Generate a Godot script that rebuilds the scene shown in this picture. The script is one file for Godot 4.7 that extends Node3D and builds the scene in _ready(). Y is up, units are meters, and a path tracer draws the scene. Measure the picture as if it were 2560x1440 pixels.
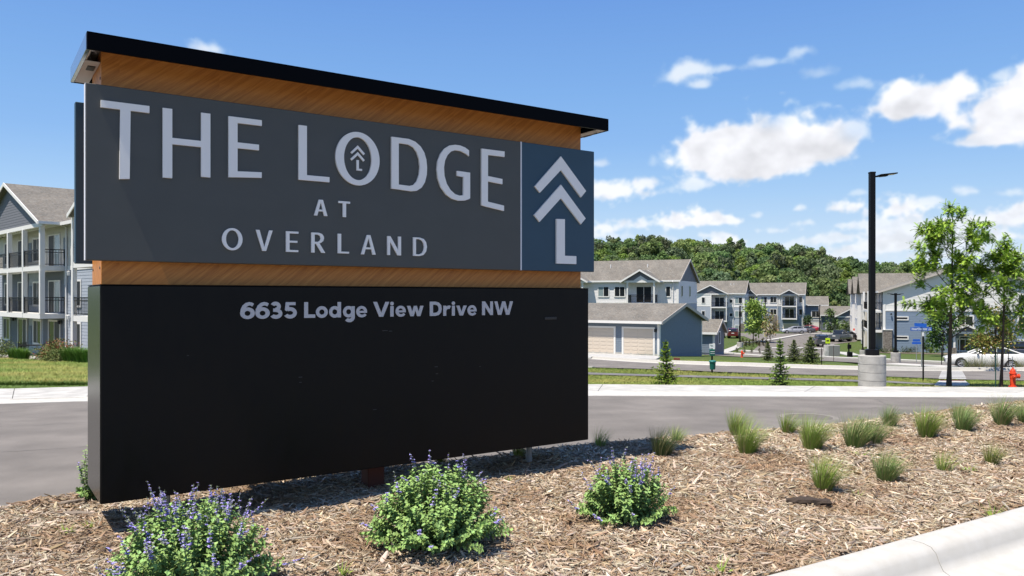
extends Node3D
# A monument sign on a mulched island, roads, lawns and apartment houses falling away behind it.
# The eye is the origin: y is up, the view runs along -z. "d" is the distance ahead (-z) in metres.

const FOCAL := 1975.0   # of a 2560 x 1440 frame
const BED := -1.62      # level of the mulch bed under the eye
const SIGN_S := 0.8238  # direction of the sign's long side
const SIGN_C := 0.5669

var rng := RandomNumberGenerator.new()
var used := {}
var M := {}

# ------------------------------------------------------------------ mesh builder
class MB:
	var v := PackedVector3Array()
	var n := PackedVector3Array()
	var c := PackedColorArray()
	var uv := PackedVector2Array()
	var col := Color(1, 1, 1)

	func tri(a: Vector3, b: Vector3, d: Vector3) -> void:
		var nn := (b - a).cross(d - a)
		if nn.length_squared() < 1e-16:
			return
		nn = nn.normalized()
		v.append(a); v.append(d); v.append(b)
		n.append(nn); n.append(nn); n.append(nn)
		c.append(col); c.append(col); c.append(col)
		uv.append(Vector2.ZERO); uv.append(Vector2.ZERO); uv.append(Vector2.ZERO)

	func tri_n(a: Vector3, b: Vector3, d: Vector3, na: Vector3, nb: Vector3, nd: Vector3) -> void:
		v.append(a); v.append(d); v.append(b)
		n.append(na); n.append(nd); n.append(nb)
		c.append(col); c.append(col); c.append(col)
		uv.append(Vector2.ZERO); uv.append(Vector2.ZERO); uv.append(Vector2.ZERO)

	func quad(a: Vector3, b: Vector3, d: Vector3, e: Vector3) -> void:
		tri(a, b, d)
		tri(a, d, e)

	func quad_uv(a: Vector3, b: Vector3, d: Vector3, e: Vector3, r: Rect2) -> void:
		var nn := (b - a).cross(d - a).normalized()
		var ta := Vector2(r.position.x, r.end.y)
		var tb := r.end
		var td := Vector2(r.end.x, r.position.y)
		var te := r.position
		for k in [[a, ta], [d, td], [b, tb], [a, ta], [e, te], [d, td]]:
			v.append(k[0]); n.append(nn); c.append(col); uv.append(k[1])

	func box(lo: Vector3, hi: Vector3, b := Basis(), o := Vector3.ZERO) -> void:
		var p := []
		for i in 8:
			p.append(o + b * Vector3(hi.x if i & 1 else lo.x, hi.y if i & 2 else lo.y, hi.z if i & 4 else lo.z))
		quad(p[4], p[5], p[7], p[6])
		quad(p[1], p[0], p[2], p[3])
		quad(p[5], p[1], p[3], p[7])
		quad(p[0], p[4], p[6], p[2])
		quad(p[6], p[7], p[3], p[2])
		quad(p[0], p[1], p[5], p[4])

	# a box with chamfered edges
	func cbox(lo: Vector3, hi: Vector3, k: float, b := Basis(), o := Vector3.ZERO) -> void:
		var f := func(x: int, y: int, z: int, ax: int) -> Vector3:
			var q := Vector3(hi.x if x > 0 else lo.x, hi.y if y > 0 else lo.y, hi.z if z > 0 else lo.z)
			if ax != 0: q.x -= k * x
			if ax != 1: q.y -= k * y
			if ax != 2: q.z -= k * z
			return o + b * q
		var ctr: Vector3 = o + b * ((lo + hi) * 0.5)
		var face := func(pts: Array) -> void:
			var nn: Vector3 = (pts[1] - pts[0]).cross(pts[2] - pts[0])
			if nn.dot(pts[0] - ctr) < 0: pts.reverse()
			if pts.size() == 4: quad(pts[0], pts[1], pts[2], pts[3])
			else: tri(pts[0], pts[1], pts[2])
		for s in [-1, 1]:
			face.call([f.call(s, -1, -1, 0), f.call(s, 1, -1, 0), f.call(s, 1, 1, 0), f.call(s, -1, 1, 0)])
			face.call([f.call(-1, s, -1, 1), f.call(1, s, -1, 1), f.call(1, s, 1, 1), f.call(-1, s, 1, 1)])
			face.call([f.call(-1, -1, s, 2), f.call(1, -1, s, 2), f.call(1, 1, s, 2), f.call(-1, 1, s, 2)])
			for t in [-1, 1]:
				face.call([f.call(s, t, -1, 0), f.call(s, t, 1, 0), f.call(s, t, 1, 1), f.call(s, t, -1, 1)])
				face.call([f.call(s, -1, t, 0), f.call(s, 1, t, 0), f.call(s, 1, t, 2), f.call(s, -1, t, 2)])
				face.call([f.call(-1, s, t, 1), f.call(1, s, t, 1), f.call(1, s, t, 2), f.call(-1, s, t, 2)])
				for u in [-1, 1]:
					face.call([f.call(s, t, u, 0), f.call(s, t, u, 1), f.call(s, t, u, 2)])

	# a round bar through points with a radius at each, smooth
	func tube(pts: Array, rad: Array, sides := 6, capped := true) -> void:
		var rings := []
		var norms := []
		var side := Vector3.RIGHT
		for i in pts.size():
			var t: Vector3 = (pts[mini(i + 1, pts.size() - 1)] - pts[maxi(i - 1, 0)]).normalized()
			if absf(t.dot(side)) > 0.9:
				side = Vector3.FORWARD if absf(t.z) < 0.9 else Vector3.UP
			side = (side - t * side.dot(t)).normalized()
			var up := t.cross(side)
			var ring := []
			var nr := []
			for k in sides:
				var a := TAU * k / sides
				var w := side * cos(a) + up * sin(a)
				ring.append(pts[i] + w * rad[i])
				nr.append(w)
			rings.append(ring)
			norms.append(nr)
		for i in pts.size() - 1:
			for k in sides:
				var j := (k + 1) % sides
				tri_n(rings[i][k], rings[i][j], rings[i + 1][j], norms[i][k], norms[i][j], norms[i + 1][j])
				tri_n(rings[i][k], rings[i + 1][j], rings[i + 1][k], norms[i][k], norms[i + 1][j], norms[i + 1][k])
		if capped:
			for k in sides:
				var j := (k + 1) % sides
				tri(pts[0], rings[0][j], rings[0][k])
				tri(pts[-1], rings[-1][k], rings[-1][j])

	# turned about an axis: profile of (radius, height)
	func lathe(prof: Array, sides := 24, b := Basis(), o := Vector3.ZERO, smooth := true) -> void:
		for i in prof.size() - 1:
			var p: Vector2 = prof[i]
			var q: Vector2 = prof[i + 1]
			var sl := Vector2(q.y - p.y, p.x - q.x).normalized()
			for k in sides:
				var a := TAU * k / sides
				var e := TAU * (k + 1) / sides
				var da := Vector3(cos(a), 0, sin(a))
				var de := Vector3(cos(e), 0, sin(e))
				var A := o + b * (da * p.x + Vector3.UP * p.y)
				var B := o + b * (de * p.x + Vector3.UP * p.y)
				var C := o + b * (de * q.x + Vector3.UP * q.y)
				var D := o + b * (da * q.x + Vector3.UP * q.y)
				if smooth:
					var na := (b * (da * sl.x + Vector3.UP * sl.y)).normalized()
					var ne := (b * (de * sl.x + Vector3.UP * sl.y)).normalized()
					if p.x > 1e-5: tri_n(A, C, B, na, ne, ne)
					if q.x > 1e-5: tri_n(A, D, C, na, na, ne)
				else:
					quad(A, D, C, B)

	# a slab: the quad a b c d (counter-clockwise from outside) with a thickness behind it
	func slab(a: Vector3, b: Vector3, d: Vector3, e: Vector3, th: float) -> void:
		var nn := (b - a).cross(d - a).normalized() * -th
		quad(a, b, d, e)
		quad(e + nn, d + nn, b + nn, a + nn)
		quad(b, a, a + nn, b + nn)
		quad(d, b, b + nn, d + nn)
		quad(e, d, d + nn, e + nn)
		quad(a, e, e + nn, a + nn)

	# a triangular plate, counter-clockwise from outside
	func plate(a: Vector3, b: Vector3, d: Vector3, th: float) -> void:
		var nn := (b - a).cross(d - a).normalized() * -th
		tri(a, b, d)
		tri(d + nn, b + nn, a + nn)
		quad(b, a, a + nn, b + nn)
		quad(d, b, b + nn, d + nn)
		quad(a, d, d + nn, a + nn)

	# lapped boards on a wall: o is the lower corner, u the way along, w the way out
	func siding(o: Vector3, u: Vector3, w: Vector3, wide: float, y0: float, y1: float, course := 0.18, lap := 0.014) -> void:
		var y := y0
		while y < y1 - 0.001:
			var t := minf(y + course, y1)
			var a := o + Vector3.UP * y + w * lap
			var b := a + u * wide
			var d := o + Vector3.UP * t + u * wide + w * 0.001
			var e := o + Vector3.UP * t + w * 0.001
			quad(a, b, d, e)
			quad(o + Vector3.UP * y, o + Vector3.UP * y + u * wide, b, a)
			y = t

	# lapped boards in a gable: foot at o, apex half way along
	func gable_siding(o: Vector3, u: Vector3, w: Vector3, wide: float, rise: float, course := 0.18, lap := 0.014) -> void:
		var y := 0.0
		while y < rise - 0.001:
			var t := minf(y + course, rise)
			var i := wide * 0.5 * y / rise
			var j := wide * 0.5 * t / rise
			var a := o + Vector3.UP * y + u * i + w * lap
			var b := o + Vector3.UP * y + u * (wide - i) + w * lap
			quad(a, b, o + Vector3.UP * t + u * (wide - j), o + Vector3.UP * t + u * j)
			quad(a - w * lap, b - w * lap, b, a)
			y = t

	# a leaf of four triangles folded along its rib
	func leaf(p: Vector3, dir: Vector3, up: Vector3, long: float, wide: float) -> void:
		var s := dir.cross(up).normalized() * wide * 0.5
		var m := p + dir * long * 0.45 - up * wide * 0.12
		var e := p + dir * long - up * long * 0.1
		var l := p + dir * long * 0.4 + s + up * wide * 0.08
		var r := p + dir * long * 0.4 - s + up * wide * 0.08
		tri(p, m, l); tri(m, e, l)
		tri(p, r, m); tri(m, r, e)

	# a grass blade: a tapering bent strip
	func blade(p: Vector3, out: Vector3, long: float, wide: float, bend: Vector3, segs := 4) -> void:
		var side := out.cross(Vector3.UP)
		if side.length() < 0.01: side = Vector3.RIGHT
		side = side.normalized()
		var q := p
		var d := out.normalized()
		var w := wide
		for i in segs:
			var nd := (d + bend * (1.0 / segs)).normalized()
			var nq := q + d * long / segs
			var nw := wide * (1.0 - float(i + 1) / segs)
			if i == segs - 1:
				tri(q - side * w * 0.5, q + side * w * 0.5, nq)
			else:
				quad(q - side * w * 0.5, q + side * w * 0.5, nq + side * nw * 0.5, nq - side * nw * 0.5)
			q = nq; d = nd; w = nw

	func mesh() -> ArrayMesh:
		var a := []
		a.resize(Mesh.ARRAY_MAX)
		a[Mesh.ARRAY_VERTEX] = v
		a[Mesh.ARRAY_NORMAL] = n
		a[Mesh.ARRAY_COLOR] = c
		a[Mesh.ARRAY_TEX_UV] = uv
		var m := ArrayMesh.new()
		m.add_surface_from_arrays(Mesh.PRIMITIVE_TRIANGLES, a)
		return m

# ------------------------------------------------------------------ scene helpers
func numbered(called: String) -> String:
	if not used.has(called):
		used[called] = 0
		return called
	used[called] += 1
	return "%s_%03d" % [called, used[called]]

func thing(called: String, label: String, category: String, at := Vector3.ZERO, turn := 0.0, group := "") -> Node3D:
	var o := Node3D.new()
	o.name = numbered(called)
	add_child(o)
	o.position = at
	o.rotation.y = turn
	tag(o, label, category, group)
	return o

func tag(o: Node, label: String, category := "", group := "") -> void:
	if label: o.set_meta("label", label)
	if category: o.set_meta("category", category)
	if group: o.set_meta("group", group)

func part(called: String, m, material: Material, parent: Node, label := "", stuff := false) -> MeshInstance3D:
	var o := MeshInstance3D.new()
	o.name = called
	o.mesh = m.mesh() if m is MB else m
	o.material_override = material
	parent.add_child(o, true)
	if label: o.set_meta("label", label)
	if stuff: o.set_meta("kind", "stuff")
	return o

func single(called: String, m, material: Material, label: String, category: String, at := Vector3.ZERO, group := "") -> MeshInstance3D:
	var o := MeshInstance3D.new()
	o.name = numbered(called)
	o.mesh = m.mesh() if m is MB else m
	o.material_override = material
	add_child(o)
	o.position = at
	tag(o, label, category, group)
	return o

func structure(called: String, m, material: Material) -> MeshInstance3D:
	var o := MeshInstance3D.new()
	o.name = numbered(called)
	o.mesh = m.mesh() if m is MB else m
	o.material_override = material
	add_child(o)
	o.set_meta("kind", "structure")
	return o

func scatter(called: String, mesh: Mesh, material: Material, places: Array, colors: Array, parent: Node = null) -> MultiMeshInstance3D:
	var mm := MultiMesh.new()
	mm.transform_format = MultiMesh.TRANSFORM_3D
	mm.use_colors = true
	mm.mesh = mesh
	mm.instance_count = places.size()
	for i in places.size():
		mm.set_instance_transform(i, places[i])
		mm.set_instance_color(i, colors[i])
	var o := MultiMeshInstance3D.new()
	o.name = numbered(called) if parent == null else called
	o.multimesh = mm
	o.material_override = material
	(parent if parent else self).add_child(o, true)
	o.set_meta("kind", "stuff")
	return o

func copy(o: Node3D, at: Vector3, turn: float, label: String, size := 1.0) -> Node3D:
	var r: Node3D = o.duplicate()
	r.name = numbered(String(o.name).rstrip("0123456789_"))
	add_child(r)
	r.position = at
	r.rotation.y = turn
	r.scale = Vector3.ONE * size
	r.set_meta("label", label)
	return r

# where the sight line through column q of the photograph is at distance d
func X(q: float, d: float) -> float:
	return (q - 1280.0) / FOCAL * d

func spot(q: float, d: float) -> Vector3:
	return Vector3(X(q, d), ground(X(q, d), d), -d)

# ------------------------------------------------------------------ the lie of the land
const LAND := [
	[0.0, [0, 1.80, 6, 1.76, 9, 1.84, 15.5, 2.11, 18.4, 2.18, 25, 2.45, 32, 2.85, 42, 3.40, 48, 3.70, 52, 3.90, 62, 4.35, 80, 4.8, 200, 7.5, 420, 9]],
	[1500.0, [0, 1.80, 6, 1.76, 9, 1.80, 12.5, 1.93, 17.2, 2.14, 20.5, 2.30, 30, 2.92, 38, 3.39, 47, 3.69, 55, 4.2, 63, 4.6, 80, 5.5, 100, 6.7, 150, 7.4, 180, 8.0, 420, 9]],
	[1850.0, [0, 1.80, 6, 1.76, 9, 1.80, 12.5, 1.93, 17.2, 2.15, 20, 2.28, 23, 2.48, 30, 2.95, 40, 3.42, 50, 4.05, 60, 4.75, 75, 5.72, 93, 6.55, 110, 6.95, 130, 7.05, 150, 7.15, 180, 7.7, 260, 8.6, 420, 9]],
	[2350.0, [0, 1.80, 6, 1.76, 9, 1.80, 12.5, 1.94, 17, 2.15, 19.5, 2.26, 23, 2.50, 28, 2.82, 34, 3.20, 40, 3.75, 48, 4.4, 56, 4.99, 70, 5.75, 85, 6.4, 100, 6.99, 130, 7.5, 180, 8.2, 260, 9, 420, 10]],
]

func along(table: Array, d: float) -> float:
	for i in range(0, table.size() - 2, 2):
		if d <= table[i + 2]:
			return lerpf(table[i + 1], table[i + 3], clampf((d - table[i]) / (table[i + 2] - table[i]), 0, 1))
	return table[-1]

func ground(x: float, d: float) -> float:
	var q := 1280.0 + FOCAL * x / maxf(d, 6.0)
	q = clampf(q, 0.0, 2350.0)
	var h := 0.0
	for i in 3:
		if q <= LAND[i + 1][0]:
			var t: float = (q - LAND[i][0]) / (LAND[i + 1][0] - LAND[i][0])
			h = lerpf(along(LAND[i][1], d), along(LAND[i + 1][1], d), t)
			break
	return -h + hill(x, d)

# the wooded hill: how far its top stands above the land, by column
func hill(x: float, d: float) -> float:
	if d < 200.0: return 0.0
	var q := clampf(1280.0 + FOCAL * x / d, 700.0, 2560.0)
	var top: float = 0.0
	var ridge := [700, 18, 1480, 18.2, 1600, 19.0, 1720, 19.0, 1850, 17.2, 2000, 15.6, 2100, 12.2, 2200, 9.6, 2300, 8.4, 2560, 7.0]
	top = along(ridge, q)
	return top * smoothstep(212.0, 335.0, d)

# the mulched island
var bed_poly := PackedVector2Array([
	Vector2(-4.15, 5.35), Vector2(-3.95, 5.95), Vector2(-3.62, 6.45), Vector2(-2.9, 6.85), Vector2(-1.6, 7.35), Vector2(-0.2, 8.0), Vector2(0.9, 8.8), Vector2(2.3, 9.35), Vector2(4.2, 10.25), Vector2(6.3, 11.6), Vector2(8.2, 12.8), Vector2(12.0, 15.0),
	Vector2(14.0, 14.4), Vector2(14.4, 12.7), Vector2(3.89, 6.06), Vector2(1.68, 4.72), Vector2(-0.4, 3.46), Vector2(-2.4, 2.7), Vector2(-4.2, 2.9), Vector2(-4.6, 4.2)])
var bumps := FastNoiseLite.new()

func bed_level(x: float, d: float) -> float:
	return BED - 0.018 * maxf(0.0, d - 8.5) + bumps.get_noise_2d(x * 60, d * 60) * 0.035

# a sheet laid over the land: a polygon of (x, d), cut into cells
func drape(poly: PackedVector2Array, lift: float, cell: float, level = null, edge := 0.0) -> MB:
	var mb := MB.new()
	var lo := poly[0]
	var hi := poly[0]
	for p in poly:
		lo = lo.min(p); hi = hi.max(p)
	var f: Callable = level if level != null else ground
	var i := floori(lo.x / cell)
	while i * cell < hi.x:
		var j := floori(lo.y / cell)
		while j * cell < hi.y:
			var sq := PackedVector2Array([Vector2(i, j) * cell, Vector2(i + 1, j) * cell, Vector2(i + 1, j + 1) * cell, Vector2(i, j + 1) * cell])
			for piece in Geometry2D.intersect_polygons(sq, poly):
				var ix := Geometry2D.triangulate_polygon(piece)
				for k in range(0, ix.size(), 3):
					var t := []
					for m in 3:
						var p: Vector2 = piece[ix[k + m]]
						t.append(Vector3(p.x, f.call(p.x, p.y) + lift, -p.y))
					if (t[1] - t[0]).cross(t[2] - t[0]).y < 0: t.reverse()
					mb.tri(t[0], t[1], t[2])
			j += 1
		i += 1
	if edge > 0:
		for k in poly.size():
			var a := poly[k]
			var b := poly[(k + 1) % poly.size()]
			var steps := maxi(1, int(a.distance_to(b) / cell))
			for s in steps:
				var p := a.lerp(b, float(s) / steps)
				var q := a.lerp(b, float(s + 1) / steps)
				var P := Vector3(p.x, f.call(p.x, p.y) + lift, -p.y)
				var Q := Vector3(q.x, f.call(q.x, q.y) + lift, -q.y)
				mb.quad(P, Q, Q - Vector3.UP * edge, P - Vector3.UP * edge)
	return mb

func px_poly(a: Array) -> PackedVector2Array:
	var r := PackedVector2Array()
	for i in range(0, a.size(), 2):
		r.append(Vector2(X(a[i], a[i + 1]), a[i + 1]))
	return r

# a strip with a profile swept along a line of (x, d): kerbs
func sweep(pts: PackedVector2Array, prof: Array, level = null) -> MB:
	var mb := MB.new()
	var f: Callable = level if level != null else ground
	var rows := []
	for i in pts.size():
		var t := (pts[mini(i + 1, pts.size() - 1)] - pts[maxi(i - 1, 0)]).normalized()
		var s := Vector2(t.y, -t.x)
		var row := []
		for p in prof:
			var q: Vector2 = pts[i] + s * p.x
			row.append(Vector3(q.x, f.call(pts[i].x, pts[i].y) + p.y, -q.y))
		rows.append(row)
	for i in rows.size() - 1:
		for k in prof.size() - 1:
			mb.quad(rows[i][k], rows[i + 1][k], rows[i + 1][k + 1], rows[i][k + 1])
	for r in [0, rows.size() - 1]:
		for k in range(1, prof.size() - 1):
			if r == 0: mb.tri(rows[r][0], rows[r][k], rows[r][k + 1])
			else: mb.tri(rows[r][0], rows[r][k + 1], rows[r][k])
	return mb

func finer(pts: PackedVector2Array, step: float) -> PackedVector2Array:
	var r := PackedVector2Array()
	for i in pts.size() - 1:
		var k := maxi(1, int(pts[i].distance_to(pts[i + 1]) / step))
		for j in k:
			r.append(pts[i].lerp(pts[i + 1], float(j) / k))
	r.append(pts[-1])
	return r

# ------------------------------------------------------------------ materials
func lin(r: float, g: float, b: float) -> Color:
	return Color(r, g, b).linear_to_srgb()

func noise(freq: float, octaves := 4, seed_ := 1, kind := FastNoiseLite.TYPE_SIMPLEX_SMOOTH) -> FastNoiseLite:
	var f := FastNoiseLite.new()
	f.noise_type = kind
	f.frequency = freq
	f.fractal_octaves = octaves
	f.seed = seed_
	return f

# a repeating texture of multipliers from lo to hi (sRGB greys)
func grain(freq: float, lo: Color, hi: Color, octaves := 4, seed_ := 1, side := 512, kind := FastNoiseLite.TYPE_SIMPLEX_SMOOTH) -> NoiseTexture2D:
	var t := NoiseTexture2D.new()
	t.width = side; t.height = side
	t.seamless = true
	t.noise = noise(freq, octaves, seed_, kind)
	var g := Gradient.new()
	g.set_color(0, lo)
	g.set_color(1, hi)
	t.color_ramp = g
	return t

func relief(freq: float, octaves := 4, seed_ := 1, strength := 4.0) -> NoiseTexture2D:
	var t := NoiseTexture2D.new()
	t.width = 512; t.height = 512
	t.seamless = true
	t.noise = noise(freq, octaves, seed_)
	t.as_normal_map = true
	t.bump_strength = strength
	return t

func mat(c: Color, rough := 0.8, tex: Texture2D = null, per_metre := 0.5, bump: Texture2D = null, metal := 0.0) -> StandardMaterial3D:
	var m := StandardMaterial3D.new()
	m.albedo_color = c
	m.roughness = rough
	m.metallic = metal
	if tex or bump:
		m.uv1_triplanar = true
		m.uv1_world_triplanar = true
		m.uv1_scale = Vector3.ONE * per_metre
	if tex: m.albedo_texture = tex
	if bump:
		m.normal_enabled = true
		m.normal_texture = bump
	return m

func also(m: StandardMaterial3D, tex: Texture2D, per_metre: float) -> StandardMaterial3D:
	m.detail_enabled = true
	m.detail_blend_mode = BaseMaterial3D.BLEND_MODE_MUL
	m.detail_albedo = tex
	m.detail_uv_layer = BaseMaterial3D.DETAIL_UV_2
	m.uv2_triplanar = true
	m.uv2_world_triplanar = true
	m.uv2_scale = Vector3.ONE * per_metre
	return m

func leafy(c: Color, back := 0.35, rough := 0.6) -> StandardMaterial3D:
	var m := mat(c, rough)
	m.vertex_color_use_as_albedo = true
	m.backlight_enabled = true
	m.backlight = Color(back, back, back)
	m.metallic_specular = 0.3
	return m

func grey(a: float) -> Color:
	return Color(a, a, a)

func make_materials() -> void:
	var fine := grain(0.12, grey(0.72), grey(1.0), 5, 3)
	var broad := grain(0.012, grey(0.80), grey(1.0), 5, 5)
	var patch := grain(0.006, grey(0.86), grey(1.0), 3, 9)
	var bump := relief(0.15, 4, 7, 5.0)
	M.asphalt = also(mat(lin(0.352, 0.318, 0.284), 0.92, grain(0.35, grey(0.62), grey(1.0), 3, 12), 0.9, relief(0.4, 2, 4, 3.0)), broad, 0.11)
	M.crack = mat(lin(0.15, 0.14, 0.128), 0.95)
	M.path = also(mat(lin(0.25, 0.235, 0.23), 0.92, fine, 1.0), broad, 0.2)
	M.concrete = also(mat(lin(0.62, 0.605, 0.565), 0.9, grain(0.08, grey(0.88), grey(1.0), 5, 15), 0.6, relief(0.25, 4, 8, 2.0)), broad, 0.3)
	M.kerb = also(mat(lin(0.69, 0.675, 0.635), 0.85, grain(0.35, grey(0.74), grey(1.0), 5, 16), 2.5, relief(0.5, 3, 18, 1.5)), grain(0.02, Color(0.93, 0.92, 0.90), grey(1.0), 4, 6), 0.7)
	M.pedestal = also(mat(lin(0.62, 0.60, 0.555), 0.9, grain(0.1, grey(0.82), grey(1.0), 5, 26), 1.0, bump), broad, 0.5)
	M.soil = also(mat(lin(0.13, 0.085, 0.055), 1.0, grain(0.1, grey(0.45), grey(1.0), 5, 17), 1.5), broad, 0.3)
	M.far_mulch = also(mat(lin(0.36, 0.28, 0.21), 1.0, grain(0.25, grey(0.55), grey(1.0), 4, 27), 1.2), broad, 0.2)
	var blades := grain(0.22, Color(0.55, 0.58, 0.5), Color(1, 1, 1), 4, 19)
	var turf := grain(0.016, Color(0.78, 0.95, 0.6), Color(1.0, 0.94, 0.85), 5, 20)
	M.lawn = also(mat(lin(0.17, 0.215, 0.062), 1.0, blades, 0.8, relief(0.3, 3, 21, 6.0)), turf, 0.06)
	M.wild = also(mat(lin(0.085, 0.125, 0.04), 1.0, blades, 0.4), turf, 0.03)
	M.black = mat(lin(0.006, 0.0055, 0.0055), 0.36)
	M.black.metallic_specular = 0.28
	M.black.uv1_triplanar = true
	M.black.uv1_scale = Vector3(0.9, 0.35, 0.9)
	M.black.roughness = 0.5
	M.black.roughness_texture = grain(0.02, grey(0.6), grey(1.0), 5, 33)
	M.black_gloss = mat(lin(0.010, 0.011, 0.010), 0.26)
	M.black_gloss.metallic_specular = 0.85
	M.fascia = mat(lin(0.002, 0.002, 0.003), 0.35)
	M.fascia.metallic_specular = 0.15
	M.panel = mat(lin(0.074, 0.075, 0.068), 0.5, grain(0.012, grey(0.94), grey(1.0), 3, 31), 0.5)
	M.blue = mat(lin(0.024, 0.068, 0.108), 0.5, grain(0.012, grey(0.94), grey(1.0), 3, 31), 0.5)
	M.letter = mat(lin(0.87, 0.845, 0.80), 0.5)
	M.digit = mat(lin(0.52, 0.51, 0.52), 0.5)
	M.edge = mat(lin(0.72, 0.72, 0.74), 0.5)
	M.soffit = mat(lin(0.55, 0.52, 0.49), 0.6)
	M.wood = mat(lin(1, 1, 1), 0.5, wood_grain(), 1.5)
	M.wood.uv1_world_triplanar = false
	M.rust = mat(lin(0.09, 0.022, 0.012), 0.7)
	M.steel = mat(lin(0.30, 0.31, 0.32), 0.5, null, 1, null, 0.3)
	M.scuff = mat(lin(0.05, 0.05, 0.052), 0.6)
	M.screw = mat(lin(0.02, 0.02, 0.02), 0.5)
	var board := grain(0.03, grey(0.9), grey(1.0), 3, 41)
	M.siding = mat(lin(0.165, 0.21, 0.268), 0.7, board, 0.3)
	M.light_siding = mat(lin(0.195, 0.255, 0.345), 0.7, board, 0.3)
	M.pale_siding = mat(lin(0.37, 0.41, 0.48), 0.7, board, 0.3)
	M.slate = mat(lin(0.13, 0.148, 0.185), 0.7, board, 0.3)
	M.gable = mat(lin(0.16, 0.165, 0.19), 0.7, board, 0.3)
	M.cream = mat(lin(0.76, 0.745, 0.745), 0.75, board, 0.3)
	M.warm = mat(lin(0.66, 0.63, 0.57), 0.75, board, 0.3)
	M.trim = mat(lin(0.70, 0.69, 0.67), 0.6)
	M.greige = mat(lin(0.46, 0.41, 0.37), 0.6)
	M.door = mat(lin(0.56, 0.49, 0.41), 0.6)
	M.shingle = also(mat(lin(0.285, 0.262, 0.226), 0.95, shingle_grain(), 0.42), broad, 0.08)
	M.glass = mat(lin(0.015, 0.018, 0.02), 0.06)
	M.glass.metallic_specular = 0.7
	M.pale_glass = mat(lin(0.22, 0.28, 0.29), 0.15)
	M.dark = mat(lin(0.01, 0.01, 0.012), 0.5)
	M.stone = mat(lin(0.34, 0.31, 0.28), 0.9, grain(0.03, Color(0.5, 0.47, 0.45), grey(1.0), 2, 51, 512, FastNoiseLite.TYPE_CELLULAR), 0.35)
	M.metal = mat(lin(0.005, 0.005, 0.006), 0.4)
	M.metal.metallic_specular = 0.3
	M.lens = mat(lin(0.5, 0.45, 0.3), 0.3)
	M.bark = mat(lin(0.115, 0.085, 0.065), 0.95, grain(0.08, grey(0.5), grey(1.0), 4, 61), 3.0)
	M.leaf = leafy(lin(1, 1, 1), 0.45)
	M.needle = leafy(lin(1, 1, 1), 0.2)
	M.herb = leafy(lin(1, 1, 1), 0.35)
	M.petal = leafy(lin(1, 1, 1), 0.3)
	M.grass = leafy(lin(1, 1, 1), 0.4)
	M.chip = mat(lin(1, 1, 1), 0.95)
	M.chip.vertex_color_use_as_albedo = true
	M.log = mat(lin(0.42, 0.34, 0.27), 0.95, grain(0.06, grey(0.45), grey(1.0), 4, 66), 4.0)
	M.log_dark = mat(lin(0.10, 0.07, 0.05), 0.95, grain(0.06, grey(0.4), grey(1.0), 4, 67), 4.0)
	M.crown = leafy(lin(1, 1, 1), 0.85)
	M.orange = mat(lin(0.68, 0.052, 0.01), 0.45)
	M.green = mat(lin(0.004, 0.10, 0.075), 0.45)
	M.white = mat(lin(0.75, 0.75, 0.74), 0.5)
	M.street_blue = mat(lin(0.01, 0.10, 0.50), 0.4)
	M.yellow = mat(lin(0.55, 0.75, 0.01), 0.5)
	M.paint = mat(lin(0.72, 0.72, 0.70), 0.8, fine, 2.0)
	M.brick_red = mat(lin(0.20, 0.05, 0.03), 0.9, fine, 2.0)
	M.tyre = mat(lin(0.012, 0.012, 0.012), 0.8)
	M.alloy = mat(lin(0.55, 0.55, 0.56), 0.3, null, 1, null, 0.6)
	M.lamp = mat(lin(0.6, 0.6, 0.62), 0.15)
	M.tail = mat(lin(0.25, 0.01, 0.01), 0.2)

func car_paint(c: Color) -> StandardMaterial3D:
	var m := mat(c, 0.35)
	m.clearcoat_enabled = true
	m.clearcoat = 0.8
	m.clearcoat_roughness = 0.05
	return m

# laminate: fine straight grain that runs slantwise
func wood_grain() -> ImageTexture:
	var side := 1024
	var im := Image.create(side, side, false, Image.FORMAT_RGB8)
	var a := noise(0.02, 4, 71)
	var b := noise(0.09, 3, 72)
	var dark := Color(0.64, 0.385, 0.14)
	var mid := Color(0.745, 0.475, 0.195)
	var pale := Color(0.82, 0.565, 0.27)
	for y in side:
		for x in side:
			# runs up to the right at about 40 degrees
			var across := x * 0.62 + y * 0.78
			var down := (x * 0.78 - y * 0.62) * 0.035
			var t := a.get_noise_2d(across, down) * 0.75 + b.get_noise_2d(across * 2.0, down * 1.5) * 0.6
			im.set_pixel(x, y, mid.lerp(dark, clampf(-t * 1.5, 0, 1)).lerp(pale, clampf(t * 1.3, 0, 1)))
	return ImageTexture.create_from_image(im)

func shingle_grain() -> ImageTexture:
	var im := Image.create(512, 512, false, Image.FORMAT_RGB8)
	var r := RandomNumberGenerator.new()
	r.seed = 5
	for row in 32:
		var x := -r.randi_range(0, 20)
		while x < 512:
			var w := r.randi_range(10, 34)
			var g := r.randf_range(0.72, 1.0)
			var warm := r.randf_range(-0.03, 0.03)
			im.fill_rect(Rect2i(maxi(x, 0), row * 16, w + mini(x, 0), 16), Color(g + warm, g, g - warm))
			x += w
		im.fill_rect(Rect2i(0, row * 16, 512, 2), grey(0.62))
	for k in 26000:
		var p := Vector2i(r.randi_range(0, 511), r.randi_range(0, 511))
		im.set_pixelv(p, im.get_pixelv(p) * r.randf_range(0.75, 1.12))
	return ImageTexture.create_from_image(im)

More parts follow.
